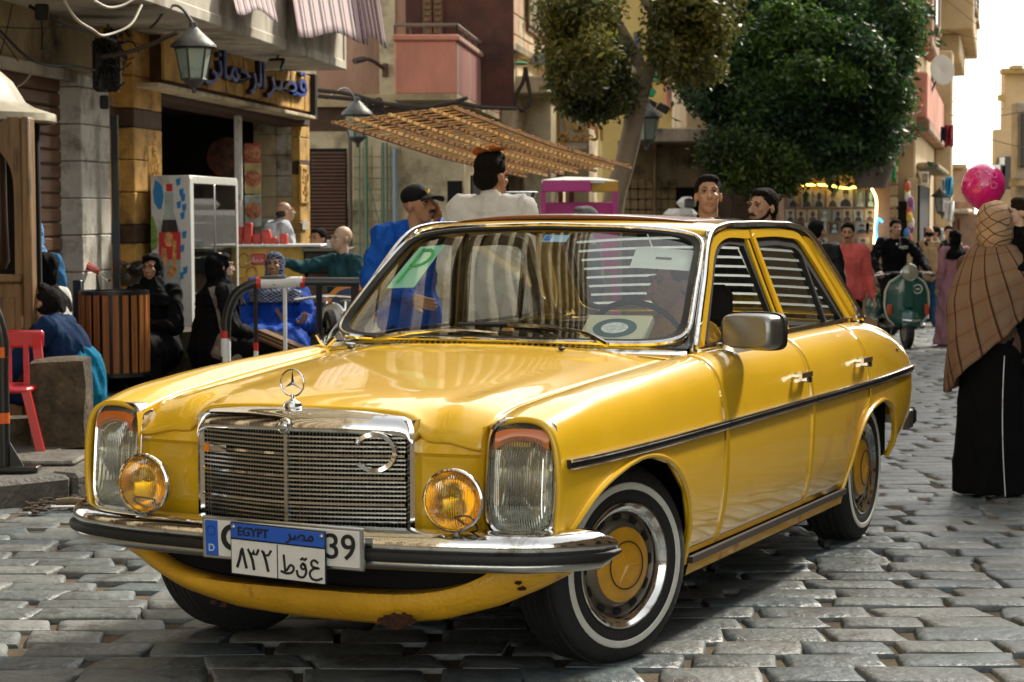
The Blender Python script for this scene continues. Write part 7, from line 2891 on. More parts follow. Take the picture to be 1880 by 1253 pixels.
    if bottom:
        c = MB()
        c.cap(J['pel'], J['wai'] * .5 + J['pel'] * .5, .135 * k, .125 * k)
        for s in 'LR':
            c.cap(J['hi' + s], J['kn' + s], .096 * k, .072 * k)
            c.cap(J['kn' + s], J['an' + s] + (J['kn' + s] - J['an' + s]).normalized() * .02, .072 * k, .058 * k)
        blob(c, 'trousers', bottom, root, .012 * k, smooth=2, fold=fold * k)
    ms = mat('shoe_leather', shoes, .5)
    if base is STAND or bottom or True:
        for s in 'LR':
            A = J['an' + s]
            MB().cap(A + Vector((0, .04, -.035)) * k, A + Vector((0, -.12, -.048)) * k, .038 * k, .030 * k).build('shoe', ms, root, smooth=180)
    if robe:
        c = MB()
        if base is STAND:
            P0 = J['pel']
            gz_ = .02
            loft(c, [((P0.x, P0.y, P0.z + .20 * k), (.13 * k + B) * rw, (.11 * k + B) * rw), ((P0.x, P0.y, P0.z), (.19 * k + B) * rw, (.15 * k + B) * rw), ((P0.x, P0.y, P0.z * .66), (.22 * k + B) * rw, (.19 * k + B) * rw),
                     ((P0.x, P0.y, P0.z * .33), (.245 * k + B) * rw, (.21 * k + B) * rw), ((P0.x, P0.y, gz_), (.26 * k + B) * rw, (.23 * k + B) * rw)], fold=.10, seed=len(label or ''))
        else:
            c.cap(J['pel'], J['wai'], .20 * k + B, .17 * k + B)
            for s in 'LR':
                c.cap(J['hi' + s], J['kn' + s], .13 * k + B, .11 * k + B)
            kc = (J['knL'] + J['knR']) / 2
            c.cap((J['hiL'] + J['hiR']) / 2, kc, .12 * k + B, .10 * k + B)
            fl = J['anL'].z - .06 * k
            loft(c, [(kc + Vector((0, .04, .06)) * k, .20 * k + B, .08 * k), (kc + Vector((0, .02, -.06)) * k, .23 * k + B, .13 * k), (Vector((kc.x, kc.y, (kc.z + fl) / 2)), .24 * k + B, .15 * k), (Vector((kc.x, kc.y, fl)), .27 * k + B, .18 * k)], fold=.09, seed=2.2)
        blob(c, 'long_skirt', robe, root, .014 * k, smooth=2, fold=fold * 1.4 * k, fscale=6)
    if hijab:
        c = MB()
        q_ = scarf
        c.ell(H(0, -.002, .076), (.072 * k * q_, .079 * k * q_, .038 * k * q_), 20, R=RH)
        c.ell(H(0, .030, .018), (.086 * k * q_, .103 * k * q_, .104 * k * q_), 22, R=RH)
        c.ell(H(0, .036, -.040), (.086 * k * q_, .098 * k * q_, .100 * k * q_), 20, R=RH)
        c.cap(H(0, -.018, -.118), J['nek'] + Vector((0, -.02, .0)), .070 * k * q_, .088 * k * q_)
        N_ = J['nek']
        if scarf < 1.2:
          loft(c, [(N_ + Vector((0, -.01, .06)) * k, .080 * k * q_, .085 * k * q_), (N_ + Vector((0, -.01, -.01)) * k, .125 * k, .115 * k), (N_ + Vector((0, -.005, -.08)) * k, .185 * k + B, .135 * k + B), (N_ + Vector((0, -.01, -.17)) * k, .20 * k + B, .155 * k + B)], fold=.07, k=6)
        blob(c, 'headscarf', hijab, root, .009 * k, smooth=2, fold=fold * .7 * k, fscale=12)
    if extras:
        extras(root, J, H, k, RH)
    return root


def gpos(u, Y, lift=0.0, pave=False):
    x = (u - 940) / 3840.8 * Y
    return (x, Y, (.112 if pave else groundz(Y)) + lift)


BLK = cloth_mat('black_cloth', (.0035, .0035, .004))
BLK2 = cloth_mat('soft_black_cloth', (.006, .0055, .0055), rough=.8)
NAVY = cloth_mat('navy_cloth', (.008, .022, .065))
BLUE = cloth_mat('bright_blue_cloth', (.008, .085, .42), rough=.6)
BLUE2 = cloth_mat('cobalt_cloth', (.010, .060, .36), rough=.7)
WHITE = cloth_mat('white_cotton', (.66, .65, .62), rough=.8, var=.05)
GREY = cloth_mat('grey_cloth', (.13, .13, .125))
KHAKI = cloth_mat('khaki_cloth', (.20, .18, .13))
DENIM = cloth_mat('blue_denim', (.02, .075, .16))
SK1, SK2, SK3, SK4 = (.46, .25, .145), (.38, .19, .10), (.52, .31, .20), (.58, .38, .26)


# ---- man in blue with a cap, phone at his ear
def ex_cap(root, J, H, k, RH):
    cm = cloth_mat('black_cap', (.008, .008, .008), rough=.7)
    c = MB()
    c.ell(H(0, .018, .062), (.084 * k, .100 * k, .072 * k), 22, R=RH)
    cp_ = blob(c, 'cap_crown', cm, root, .006, smooth=1)
    G = []
    for i in range(13):
        a = -1.05 + 2.1 * i / 12
        G.append([H(sin(a) * r * .80, -.045 - cos(a) * (r - .02) * .95, .052 - (r - .07) * .28 - .03 * sin(a) ** 2) for r in (.070, .095, .12, .150)])
    MB().grid(G).build('cap_peak', cm, root, solid=.006)
    gm_ = mat('gold_thread', (.60, .38, .02), .5)
    for s in (1, -1):
        for q in range(3):
            MB().tube([H(s * .004, -.082, .060 + .006 * q), H(s * (.016 + .004 * q), -.080 + .003 * q, .075 + .008 * q)], .003 * k, n=5).build('badge_wing', gm_, root)
    MB().ell(H(0, -.084, .066), (.007 * k, .004 * k, .014 * k), 10, R=RH).build('badge_body', gm_, root)
    MB().bbox(H(.088, -.035, -.03), (.012, .030, .11), .004, R=RH).build('phone', M_black, root)
    c = MB()
    N_ = J['nek']
    c.cap(N_ + Vector((.13, .05, -.03)), N_ + Vector((-.13, .05, -.03)), .045)
    c.cap(N_ + Vector((.0, .10, -.04)), N_ + Vector((.0, .12, -.16)), .07, .09)
    blob(c, 'dark_hood', NAVY, root, .011, fold=.004)


person('man in a bright blue jacket and black cap holding a phone to his ear', gpos(752, 12.4), radians(38),
       dict(elL=(.27, -.16, 1.20), wrL=(.125, -.115, 1.47), elR=(-.27, .02, 1.12), wrR=(-.16, -.26, 1.02), hed=(.03, -.06, 1.565), nek=(0, -.02, 1.43)), h=1.67, skin=SK2, top=BLUE, bottom=NAVY,
       bulk=.024, look=(.25, .14), moustache=True, hairstyle='none', fold=.015, vox=.008, handdir={'L': ((-.1, -.1, 1), (-1, 0, .2), .6)}, extras=ex_cap)


# ---- man carrying the bamboo rack on his head
def ex_pad(root, J, H, k, RH):
    c = MB()
    c.ell(H(0, .01, .158), (.085, .085, .020), 20)
    c.ell(H(.03, .02, .135), (.07, .06, .025), 16)
    blob(c, 'head_pad', cloth_mat('rusty_orange_cloth', (.42, .12, .03)), root, .008, fold=.006, fscale=22)


person('man in a white shirt seen from behind, carrying a bamboo rack on his head', gpos(903, 11.5), radians(158),
       dict(nek=(0, .01, 1.475), shL=(.18, .01, 1.43), shR=(-.18, .01, 1.43), che=(0, 0, 1.27), elL=(.26, -.02, 1.12), wrL=(.20, -.22, .95), elR=(-.26, -.02, 1.12), wrR=(-.20, -.22, .95)), h=1.79, skin=SK2, top=WHITE, bottom=KHAKI, bulk=.012, look=(-.25, 0), hairstyle='tall', fold=.010, vox=.008, extras=ex_pad)

# the rack itself
rk = thing('bamboo_rack', 'long bamboo rack of many thin slats balanced on the head of the man in white', 'rack')
RA_, RB_, RC_ = at(617, 225, 10.6), at(835, 198, 9.95), at(1155, 308, 12.4)
RD_ = RA_ + (RC_ - RB_)
M_bam = mat('split_bamboo', (.55, .33, .13), .6, var=.45, vscale=9, stretch=(1, 6, 1), bump=.2, dirt=(.16, .07, .03), dscale=7, damt=.3)
M_bam2 = mat('dark_bamboo_rail', (.26, .13, .05), .6, var=.4, vscale=8, bump=.3)
nrm_ = (RB_ - RA_).cross(RC_ - RB_).normalized()
if nrm_.z < 0:
    nrm_ = -nrm_
random.seed(19)
fr_ = [0, .20, .36, .50, .68, .84, 1.0]
for q, t in enumerate(fr_):
    a, b_ = RA_.lerp(RB_, t), RD_.lerp(RC_, t)
    d_ = (b_ - a).normalized()
    ext = random.uniform(.01, .07) if 0 < q < 6 else .03
    MB().tube([a - d_ * ext, (a + b_) / 2 - Vector((0, 0, .022)), b_ + d_ * ext], 0, sq=(.022 if q in (0, 6) else .013, .016), up=tuple(nrm_)).build('rack_rail', M_bam2 if q % 2 == 0 else M_bam, rk, smooth=0)
NSL = 36
for k in range(NSL):
    t = (k + .4 + random.uniform(-.2, .2)) / NSL
    a, b_ = RA_.lerp(RD_, t), RB_.lerp(RC_, t)
    sag = Vector((0, 0, -.022 * 4 * t * (1 - t)))
    e0, e1 = random.uniform(-.01, .02), random.uniform(-.01, .02)
    dd = (b_ - a).normalized()
    MB().tube([a - dd * e0 + nrm_ * .015 + sag, b_ + dd * e1 + nrm_ * .015 + sag], 0, sq=(random.uniform(.011, .019), .007), up=tuple(nrm_)).build('bamboo_slat', M_bam, rk, smooth=0)

# ---- the two young men behind the car roof
def ex_tee(root, J, H, k, RH):
    c = MB()
    N_ = J['nek']
    c.ell(N_ + Vector((0, -.075, -.075)), (.06, .05, .10), 16)
    blob(c, 'white_tee', WHITE, root, .009)


person('young man with cropped hair and white tee looking down behind the car roof', gpos(1300, 11.7), radians(4), h=1.685, skin=SK1, top=BLK, bottom=NAVY, bulk=.016, look=(-.10, .22), hairstyle='short', extras=ex_tee, vox=.008)
person('bearded young man in black turning his head beside the man in white tee', gpos(1400, 12.3), radians(-30), h=1.625, skin=SK1, top=BLK, bottom=BLK2, bulk=.02, look=(-.25, .08), beard=True, moustache=True, hairstyle='short', vox=.008)
person('dark haired person mostly hidden behind the car roof, left of the pink stall', gpos(975, 16.2), radians(8), h=1.60, skin=SK1, top=GREY, bottom=NAVY, look=(0, .2), vox=.012, hairstyle='tall')
person('grey haired man facing left behind the car roof under the pink stall', gpos(1072, 15.2), radians(-70), h=1.58, skin=SK3, top=GREY, bottom=NAVY, hair=(.16, .16, .165), look=(-.1, .1), vox=.011)
person('bald headed man just visible above the car roof right of the bearded one', gpos(1438, 15.5), radians(160), h=1.42, skin=SK3, top=GREY, bottom=NAVY, hairstyle='none', vox=.012)

# ---- walkers in the alley
person('man in a black puffer jacket seen from behind at the rear of the car', gpos(1500, 19.6), radians(165), h=1.53, skin=SK1, top=cloth_mat('black_puffer', (.010, .012, .012), rough=.4), bottom=BLK2, bulk=.045, look=(-.35, 0), fold=.010, vox=.009)
person('man in a salmon pink shirt and black trousers walking towards the camera', gpos(1556, 21.8), radians(-8),
       dict(knR=(-.11, -.10, .50), anR=(-.11, -.02, .10), wrL=(.30, -.02, .84), wrR=(-.26, .02, .86)), h=1.53, skin=SK1, top=cloth_mat('salmon_shirt', (.62, .115, .10), rough=.8), bottom=BLK2, bulk=.026, look=(-.1, 0), moustache=True, fold=.009, vox=.009)


def ex_vest(root, J, H, k, RH):
    c = MB()
    c.cap(J['pel'], J['wai'], .16, .155)
    c.cap(J['wai'], J['che'], .155, .16)
    c.cap(J['che'], J['nek'] - Vector((0, 0, .03)), .15, .08)
    for s in 'LR':
        c.cap(J['che'], J['sh' + s] * .75 + J['nek'] * .25, .12, .065)
    blob(c, 'tan_vest', cloth_mat('tan_vest', (.36, .24, .13)), root, .014, fold=.006)


person('man in a tan vest and blue jeans walking away down the alley', gpos(1706, 33), radians(175), dict(knR=(-.10, -.10, .5), anR=(-.10, .0, .09)), h=1.60, skin=SK1, top=BLK, bottom=DENIM, vox=.014, extras=ex_vest, hairstyle='balding')
person('person in a grey blue hoodie and dark beanie walking away behind the scooter rider', gpos(1614, 30.5), radians(170), h=1.50, skin=SK1, top=cloth_mat('grey_blue_hoodie', (.07, .11, .16)), bottom=DENIM, bulk=.03, vox=.014, hairstyle='tall')
person('person in a dark red top behind the grey blue hoodie', gpos(1603, 33), radians(190), h=1.58, skin=SK1, top=cloth_mat('maroon_top', (.13, .015, .02)), bottom=NAVY, vox=.015)
person('person in bright blue beside the salmon pink shirt, half hidden', gpos(1585, 34), radians(20), h=1.6, skin=SK2, top=BLUE2, bottom=NAVY, vox=.015)
person('woman in a white headscarf and dark coat walking away in the distance', gpos(1729, 39), radians(180), h=1.62, skin=SK3, top=cloth_mat('dark_teal_coat', (.012, .025, .035)), bottom=GREY, hijab=WHITE, bulk=.02, vox=.015, male=False)
person('woman in a long dusty pink coat beside the plaid shawl', gpos(1752, 27), radians(200), h=1.50, skin=SK3, top=cloth_mat('dusty_pink_coat', (.36, .17, .20)), robe=cloth_mat('dusty_pink_skirt', (.34, .17, .20)), hijab=BLK, bulk=.03, vox=.012, male=False)
for k_, (u, Y, cc_, nm) in enumerate(((1640, 44, (.05, .05, .06), 'charcoal'), (1662, 48, (.15, .13, .10), 'brown grey'), (1690, 46, (.03, .05, .10), 'dark blue'), (1718, 50, (.2, .05, .05), 'red'), (1742, 47, (.4, .38, .36), 'pale grey'), (1692, 37, (.04, .04, .045), 'black'), (1716, 35.5, (.09, .10, .12), 'slate grey'), (1633, 36, (.30, .22, .12), 'camel'), (1670, 39, (.28, .27, .25), 'light grey'), (1741, 34, (.02, .03, .03), 'dark green'))):
    person('distant walker in %s clothes far down the alley' % nm, gpos(u, Y), radians(170 + 20 * k_), h=1.62, skin=SK1, top=cloth_mat('walker_top', cc_), bottom=NAVY, vox=.018, hands=False)

# ---- scooter and rider
SCO = thing('green_scooter', 'dark green motor scooter with round headlamp coming up the alley', 'scooter', gpos(1652, 26.8), radians(3))
M_sg = mat('dark_green_enamel', (.010, .085, .065), .25, coat=1.0)
M_cream2 = mat('cream_trim', (.55, .50, .36), .4)
gh_ = MB()
sh_pts = []
for i in range(17):
    t = i / 16
    w_ = float(np.interp(t, [0, .12, .3, .6, .85, 1], [.10, .22, .275, .285, .25, .16]))
    z_ = .30 + .62 * (1 - t)
    row = []
    for j in range(13):
        a = -1 + j / 6
        row.append((w_ * a, -.42 - .05 * (1 - a * a) + .03 * abs(a) ** 3, z_ + (.06 * (1 - a * a) if t < .1 else 0)))
    sh_pts.append(row)
gh_.grid(sh_pts)
gh_.build('leg_shield', M_sg, SCO, smooth=60, solid=.02)
edge = [(r[0][0], r[0][1], r[0][2]) for r in sh_pts[::-1]] + [(sh_pts[0][j][0], sh_pts[0][j][1], sh_pts[0][j][2]) for j in range(1, 12)] + [(r[-1][0], r[-1][1], r[-1][2]) for r in sh_pts]
MB().tube(edge, .014, n=8).build('shield_edge', M_cream2, SCO)
MB().bbox((0, -.485, .72), (.13, .04, .40), .02).build('horn_cover', M_sg, SCO)
for s in (1, -1):
    MB().bbox((s * .235, -.47, .50), (.06, .04, .13), .01).build('turn_signal', mat('scooter_orange_lens', (.45, .06, .01), .3, coat=.5), SCO)
MB().lathe([(.10, .0), (.11, .02), (.105, .035), (.10, .03)], (0, -.50, .97), (0, -1, .05), 24).build('headlamp_ring', M_chrome, SCO)
MB().lathe([(.10, .028), (.06, .042), (.001, .046)], (0, -.50, .97), (0, -1, .05), 24).build('headlamp_glass', mat('smoky_lamp_glass', (.30, .29, .20), .12, coat=1), SCO)
MB().lathe([(.001, -.14), (.05, -.12), (.09, -.06), (.10, .005)], (0, -.50, .97), (0, -1, .05), 20).build('headlamp_shell', M_sg, SCO)
MB().tube(smoothpath([(-.38, -.28, .93), (-.22, -.36, .96), (0, -.38, .95), (.22, -.36, .96), (.38, -.28, .93)], 20), .018, n=8).build('handlebar', M_blackp, SCO)
for s in (1, -1):
    MB().tube([(s * .20, -.37, .96), (s * .30, -.45, .95), (s * .42, -.42, .93)], .011, n=6).build('brake_lever', M_chrome, SCO)
fm_ = MB()
G = []
for i in range(13):
    a = -.7 + 1.75 * i / 12
    G.append([(x, -.52 - .24 * sin(a + .35) + .10, .27 + .255 * cos(a + .35) - .01 * (abs(x) / .1) ** 2 * 3) for x in (-.115, -.09, -.04, 0, .04, .09, .115)])
MB().grid(G).build('front_mudguard', M_sg, SCO, smooth=60, solid=.012)
MB().tube([(-.12, -.56, .40), (-.11, -.66, .38), (0, -.70, .37), (.11, -.66, .38), (.12, -.56, .40)], .013, n=6).build('mudguard_rail', M_chrome, SCO)
MB().lathe([(.14, -.04), (.20, -.05), (.235, -.03), (.24, 0), (.235, .03), (.20, .05), (.14, .04)], (0, -.42, .24), (1, 0, 0), 32).build('front_tyre', M_tyre, SCO)
MB().lathe([(.001, -.03), (.14, -.04), (.14, .04), (.001, .03)], (0, -.42, .24), (1, 0, 0), 24).build('front_hub', M_chrome_dull, SCO)
MB().lathe([(.14, -.04), (.20, -.05), (.235, -.03), (.24, 0), (.235, .03), (.20, .05), (.14, .04)], (0, .82, .24), (1, 0, 0), 32).build('rear_tyre', M_tyre, SCO)
for s in (1, -1):
    MB().ell((s * .17, .62, .50), (.13, .34, .18), 18).build('side_cowl', M_sg, SCO)
MB().bbox((0, .05, .27), (.34, .75, .05), .02).build('floorboard', M_blackp, SCO)
MB().bbox((0, .50, .78), (.28, .66, .09), .04).build('saddle', M_black, SCO)
MB().bbox((0, .55, .55), (.26, .60, .40), .06).build('rear_body', M_sg, SCO)
MB().tube([(.30, -.1, .30), (.34, .3, .26), (.30, .6, .30)], .018, n=8).build('crash_bar', M_chrome, SCO)
MB().tube([(.12 + .055 * cos(a), -.465, .76 + .055 * sin(a)) for a in np.linspace(0, 2 * pi, 20)[:-1]], .008, n=5, closed=True).build('round_sticker', M_white, SCO)
MB().bbox((.12, -.467, .76), (.05, .01, .02), .004).build('sticker_mark', M_white, SCO)
MB().tube(smoothpath([(-.20, -.462, .775), (-.18, -.466, .755), (-.165, -.468, .775), (-.15, -.468, .765), (-.13, -.468, .775), (-.10, -.468, .78), (-.115, -.468, .77)], 16), .004, n=5).build('front_script', M_chrome, SCO)
bpy.context.view_layer.update()


def ex_rider(root, J, H, k, RH):
    o = text_mesh('jacket_letters', 'IRRITI', .055, M_white, Vector((.07, -.175, .47)), Matrix.Rotation(radians(90), 3, 'X'), .004, .0015, parent=root)
    MB().ell((0, -.165, .50), (.012, .008, .03)).build('zip_pull', M_white, root)


gp = gpos(1652, 26.8)
person('young rider in a black jacket sitting on the green scooter, facing the camera', (gp[0], gp[1] + .42, gp[2] + .80), radians(3),
       dict(elL=(.34, -.22, .32), elR=(-.34, -.22, .32), wrL=(.33, -.62, .17), wrR=(-.33, -.62, .17), hed=(0, -.10, .755), nek=(0, -.06, .60), che=(0, -.04, .42), knL=(.20, -.40, -.10), knR=(-.20, -.40, -.10), anL=(.16, -.42, -.46), anR=(-.16, -.42, -.46)), base=SIT, h=1.62,
       skin=SK1, top=BLK, bottom=BLK2, bulk=.035, look=(0, .02), hairstyle='short', vox=.009, handdir={'L': ((0, -1, -.1), (0, 0, -1), .9), 'R': ((0, -1, -.1), (0, 0, -1), .9)}, extras=ex_rider)

# blurred blue motorbike further back
mbk = thing('blue_motorbike', 'small blue motorbike half hidden behind the green scooter', 'motorbike', gpos(1612, 31), radians(15))
for yy in (-.45, .75):
    MB().lathe([(.24, -.04), (.30, -.03), (.31, 0), (.30, .03), (.24, .04)], (0, yy, .30), (1, 0, 0), 24).build('wheel', M_tyre, mbk)
MB().bbox((0, .15, .55), (.3, .9, .35), .08).build('engine_body', mat('blue_enamel', (.02, .10, .25), .3, coat=1), mbk)
MB().bbox((0, .45, .80), (.28, .6, .10), .04).build('saddle', mat('faded_red_saddle', (.35, .04, .05), .6), mbk)
MB().tube([(0, -.45, .3), (0, -.25, .95)], .03, n=8).build('fork', M_chrome, mbk)
MB().tube([(-.34, -.15, 1.0), (0, -.25, .97), (.34, -.15, 1.0)], .016, n=8).build('handlebar', M_blackp, mbk)

# ---- woman with plaid shawl, back to the camera, and the child on her arm
def plaid_mat():
    m = bpy.data.materials.new('striped_brown_shawl')
    m.use_nodes = True
    n, l = m.node_tree.nodes, m.node_tree.links
    b = n['Principled BSDF']
    b.inputs['Roughness'].default_value = .9
    b.inputs['Specular IOR Level'].default_value = .2
    tc = n.new('ShaderNodeTexCoord')
    sp_ = n.new('ShaderNodeSeparateXYZ')
    l.new(tc.outputs['UV'], sp_.inputs[0])

    def ramp(idx, scale, stops, off=0.0):
        a = n.new('ShaderNodeMath')
        a.operation = 'MULTIPLY_ADD'
        a.inputs[1].default_value = scale
        a.inputs[2].default_value = off
        l.new(sp_.outputs[idx], a.inputs[0])
        f = n.new('ShaderNodeMath')
        f.operation = 'FRACT'
        l.new(a.outputs[0], f.inputs[0])
        r = n.new('ShaderNodeValToRGB')
        r.color_ramp.interpolation = 'LINEAR'
        e = r.color_ramp.elements
        e[0].position, e[0].color = 0, (1, 1, 1, 1)
        e[1].position, e[1].color = 1, (1, 1, 1, 1)
        for p, v in stops:
            x = e.new(p)
            x.color = (v, v * .9, v * .85, 1)
        l.new(f.outputs[0], r.inputs[0])
        return r.outputs[0]
    s1 = ramp(0, 13.0, ((.10, 1), (.11, .22), (.20, .22), (.21, 1), (.28, 1), (.285, 1.35), (.30, 1.35), (.305, 1), (.0, 1)))
    s2 = ramp(1, 5.0, ((.45, 1), (.47, .80), (.53, .80), (.55, 1)))
    nz = n.new('ShaderNodeTexNoise')
    nz.inputs['Scale'].default_value = 160
    l.new(tc.outputs['UV'], nz.inputs['Vector'])
    mr = n.new('ShaderNodeMapRange')
    mr.inputs[3].default_value = .75
    mr.inputs[4].default_value = 1.25
    l.new(nz.outputs[0], mr.inputs[0])
    cur = None
    for c in (s1, s2, mr.outputs[0]):
        x = n.new('ShaderNodeMix')
        x.data_type = 'RGBA'
        x.blend_type = 'MULTIPLY'
        x.inputs[0].default_value = 1
        if cur is None:
            x.inputs[6].default_value = (.22, .15, .098, 1)
        else:
            l.new(cur, x.inputs[6])
        l.new(c, x.inputs[7])
        cur = x.outputs[2]
    l.new(cur, b.inputs['Base Color'])
    bp = n.new('ShaderNodeBump')
    bp.inputs['Strength'].default_value = .4
    bp.inputs['Distance'].default_value = .004
    l.new(nz.outputs[0], bp.inputs['Height'])
    l.new(bp.outputs[0], b.inputs['Normal'])
    return m


def scarf_mat(name, c, line, sc=9):
    m = cloth_mat(name, c)
    n, l = m.node_tree.nodes, m.node_tree.links
    b = n['Principled BSDF']
    src = b.inputs['Base Color'].links[0].from_socket
    tc = n.new('ShaderNodeTexCoord')
    cur = src
    for rot in ((.5, .9, .6), (-.5, -.7, .9)):
        mp = n.new('ShaderNodeMapping')
        mp.inputs['Rotation'].default_value = rot
        l.new(tc.outputs['Object'], mp.inputs[0])
        wv = n.new('ShaderNodeTexWave')
        wv.inputs['Scale'].default_value = sc
        wv.inputs['Distortion'].default_value = 2.2
        wv.inputs['Detail Scale'].default_value = 1.2
        l.new(mp.outputs[0], wv.inputs['Vector'])
        rp = n.new('ShaderNodeMapRange')
        rp.inputs[1].default_value = .955
        rp.inputs[2].default_value = .99
        l.new(wv.outputs[1], rp.inputs[0])
        x = n.new('ShaderNodeMix')
        x.data_type = 'RGBA'
        l.new(rp.outputs[0], x.inputs[0])
        l.new(cur, x.inputs[6])
        x.inputs[7].default_value = (*line, 1)
        cur = x.outputs[2]
    l.new(cur, b.inputs['Base Color'])
    return m


def ex_shawl(root, J, H, k, RH):
    # shawl: open draped sheet, long to the left of the picture
    G = []
    N_ = J['nek']
    nu, nv = 44, 26
    for i in range(nu + 1):
        a = radians(-150 + 300 * i / nu)     # around the body, 0 = back (+y local)
        row = []
        for j in range(nv + 1):
            t = j / nv
            z = N_.z + .035 - t * (.55 + .15 * cos(a - 1.9) + .09 * sin(a * 1.0 + .4))
            r = .088 + .118 * min(1, t * 2.4) ** .6 + .012 * t
            rx, ry = r * 1.12, r * .88
            f = 1 + .085 * sin(a * 6 + t * 4 + sin(3 * a)) * t ** .7 + .035 * sin(a * 17 - 5 * t) * t
            row.append((sin(a) * rx * f, cos(a) * ry * f + .01, z))
        G.append(row)
    so_ = uvgrid(G, 'shawl', plaid_mat(), root, solid=.006, smooth=180)
    for q in so_.data.uv_layers[0].data:
        q.uv = (q.uv[0] + .10 * q.uv[1], q.uv[1])
    P = [(-.10 + .02 * sin(z_ * 3), .255 + .02 * sin(z_ * 5), z_) for z_ in np.linspace(.74, .03, 14)]
    MB().tube(P, .0028, n=5).build('white_piping', M_white, root)


wp = gpos(1826, 10.75)
wo = person('woman in a beige patterned headscarf and striped brown shawl', wp, radians(160), h=1.49, skin=SK3, top=cloth_mat('brown_undershirt', (.10, .06, .04)), robe=BLK,
            hijab=scarf_mat('beige_patterned_scarf', (.42, .27, .16), (.10, .055, .03), 7), bulk=.012, fold=.006, vox=.008, male=False, scarf=1.28, rw=.86,
            pose=dict(shL=(.15, .01, 1.36), shR=(-.15, .01, 1.36), elL=(.17, -.12, 1.12), wrL=(.10, -.26, 1.14), elR=(-.17, -.12, 1.12), wrR=(-.10, -.26, 1.10)), extras=ex_shawl)
person('small dark haired child in a black jacket carried on the shoulder of the shawled woman', (wp[0] + .135, wp[1] - .02, .985), radians(-75), base=SIT, pose=dict(knL=(.1, -.06, -.2), knR=(-.1, -.06, -.2), anL=(.1, -.02, -.5), anR=(-.1, -.02, -.5)), h=.98, skin=SK4, top=BLK, bottom=BLK,
       hair=(.02, .011, .007), hairstyle='tall', look=(-.1, .05), bulk=.03, vox=.007, male=False)
bal_ = thing('balloon', 'shiny magenta pink balloon with pale printed flowers above the shawled woman', 'balloon', tuple(at(1806, 343, 11.2)))
bl = MB().lathe([(.0001, .118), (.04, .112), (.08, .088), (.108, .05), (.118, .0), (.112, -.04), (.09, -.08), (.055, -.112), (.02, -.135), (.010, -.142), (.014, -.150), (.0001, -.150)], (0, 0, 0), (0, 0, 1), 40)
mbal = mat('magenta_latex', (.72, .008, .19), .18, coat=1.0)
mbal.node_tree.nodes['Principled BSDF'].inputs['Subsurface Weight'].default_value = .15
bl.build('balloon_skin', mbal, bal_, smooth=180)
mp_ = mat('pale_print', (.75, .30, .48), .4)
for (x, z, r) in ((-.01, .040, .030), (.035, .055, .016), (-.045, .055, .016), (-.035, .0, .016), (.030, -.002, .017), (0, .078, .012)):
    pts = []
    for a in np.linspace(0, 2 * pi, 18)[:-1]:
        q = r * (1 + .25 * sin(a * 5))
        px_, pz_ = x + q * cos(a), z + q * sin(a)
        pts.append((px_, -sqrt(max(.1185 ** 2 - px_ ** 2 - pz_ ** 2, 1e-5)) - .0005, pz_))
    MB().tube(pts, .0018, n=5, closed=True).build('printed_flower', mp_, bal_)
MB().tube(smoothpath([(0, 0, -.15), (.01, 0, -.4), (.03, -.05, -.7), (.02, -.1, -.95)], 14), .0012, n=4).build('balloon_string', M_white, bal_)

# ---- seated women and others on the left
def seat(u, Y, z):
    return ((u - 940) / 3840.8 * Y, Y, z)


def ex_wrinkle(root, J, H, k, RH):
    m = mat('wrinkle', (.17, .08, .045), .6)
    for s in (1, -1):
        MB().tube([H(s * .020, -.104, -.034), H(s * .034, -.096, -.052), H(s * .036, -.085, -.066)], .0016, n=4).build('cheek_line', m, root)


person('old woman all in black with a lined face, sitting with a raised hand', seat(283, 16.3, .30), radians(-18), dict(wrL=(.06, -.30, .32), elL=(.25, -.12, .28), wrR=(-.04, -.28, .20)), base=SIT, h=1.60, skin=SK2, top=BLK, robe=BLK, hijab=BLK,
       bulk=.035, look=(.12, 0), vox=.008, male=False, handdir={'L': ((-.75, -.3, .35), (0, .8, -.3), .25), 'R': ((1, -.5, 0), (0, .2, 1), .3)}, extras=ex_wrinkle)


def ex_bag(root, J, H, k, RH):
    bm_ = mat('patterned_bag_cloth', (.16, .12, .09), .8, var=.9, vscale=26)
    MB().bbox((.02, .19, .12), (.22, .05, .16), .02, R=Matrix.Rotation(.4, 3, 'Y')).build('shoulder_bag', bm_, root)
    MB().tube(smoothpath([(-.16, .08, .60), (-.12, .16, .40), (-.04, .20, .22)], 12), 0, sq=(.05, .006), up=(0, 1, 0)).build('bag_strap', bm_, root)


def ex_bag2(root, J, H, k, RH):
    bm_ = mat('patterned_bag_cloth', (.16, .12, .09), .8, var=.9, vscale=26)
    MB().bbox((-.21, -.05, .10), (.06, .26, .20), .02, R=Matrix.Rotation(.4, 3, 'X')).build('shoulder_bag', bm_, root)
    MB().tube(smoothpath([(-.17, .08, .58), (-.22, .04, .44), (-.24, .0, .22)], 12), 0, sq=(.055, .008), up=(1, 0, 0)).build('bag_strap', bm_, root)


person('woman in black with a patterned shoulder bag, sitting turned away to the right', seat(397, 16.1, .30), radians(112), dict(wrL=(.10, -.34, .17), wrR=(-.10, -.34, .17)), base=SIT, h=1.62, skin=SK4, top=BLK2, robe=BLK, hijab=BLK,
       bulk=.04, look=(.15, .05), vox=.008, male=False, extras=ex_bag2)


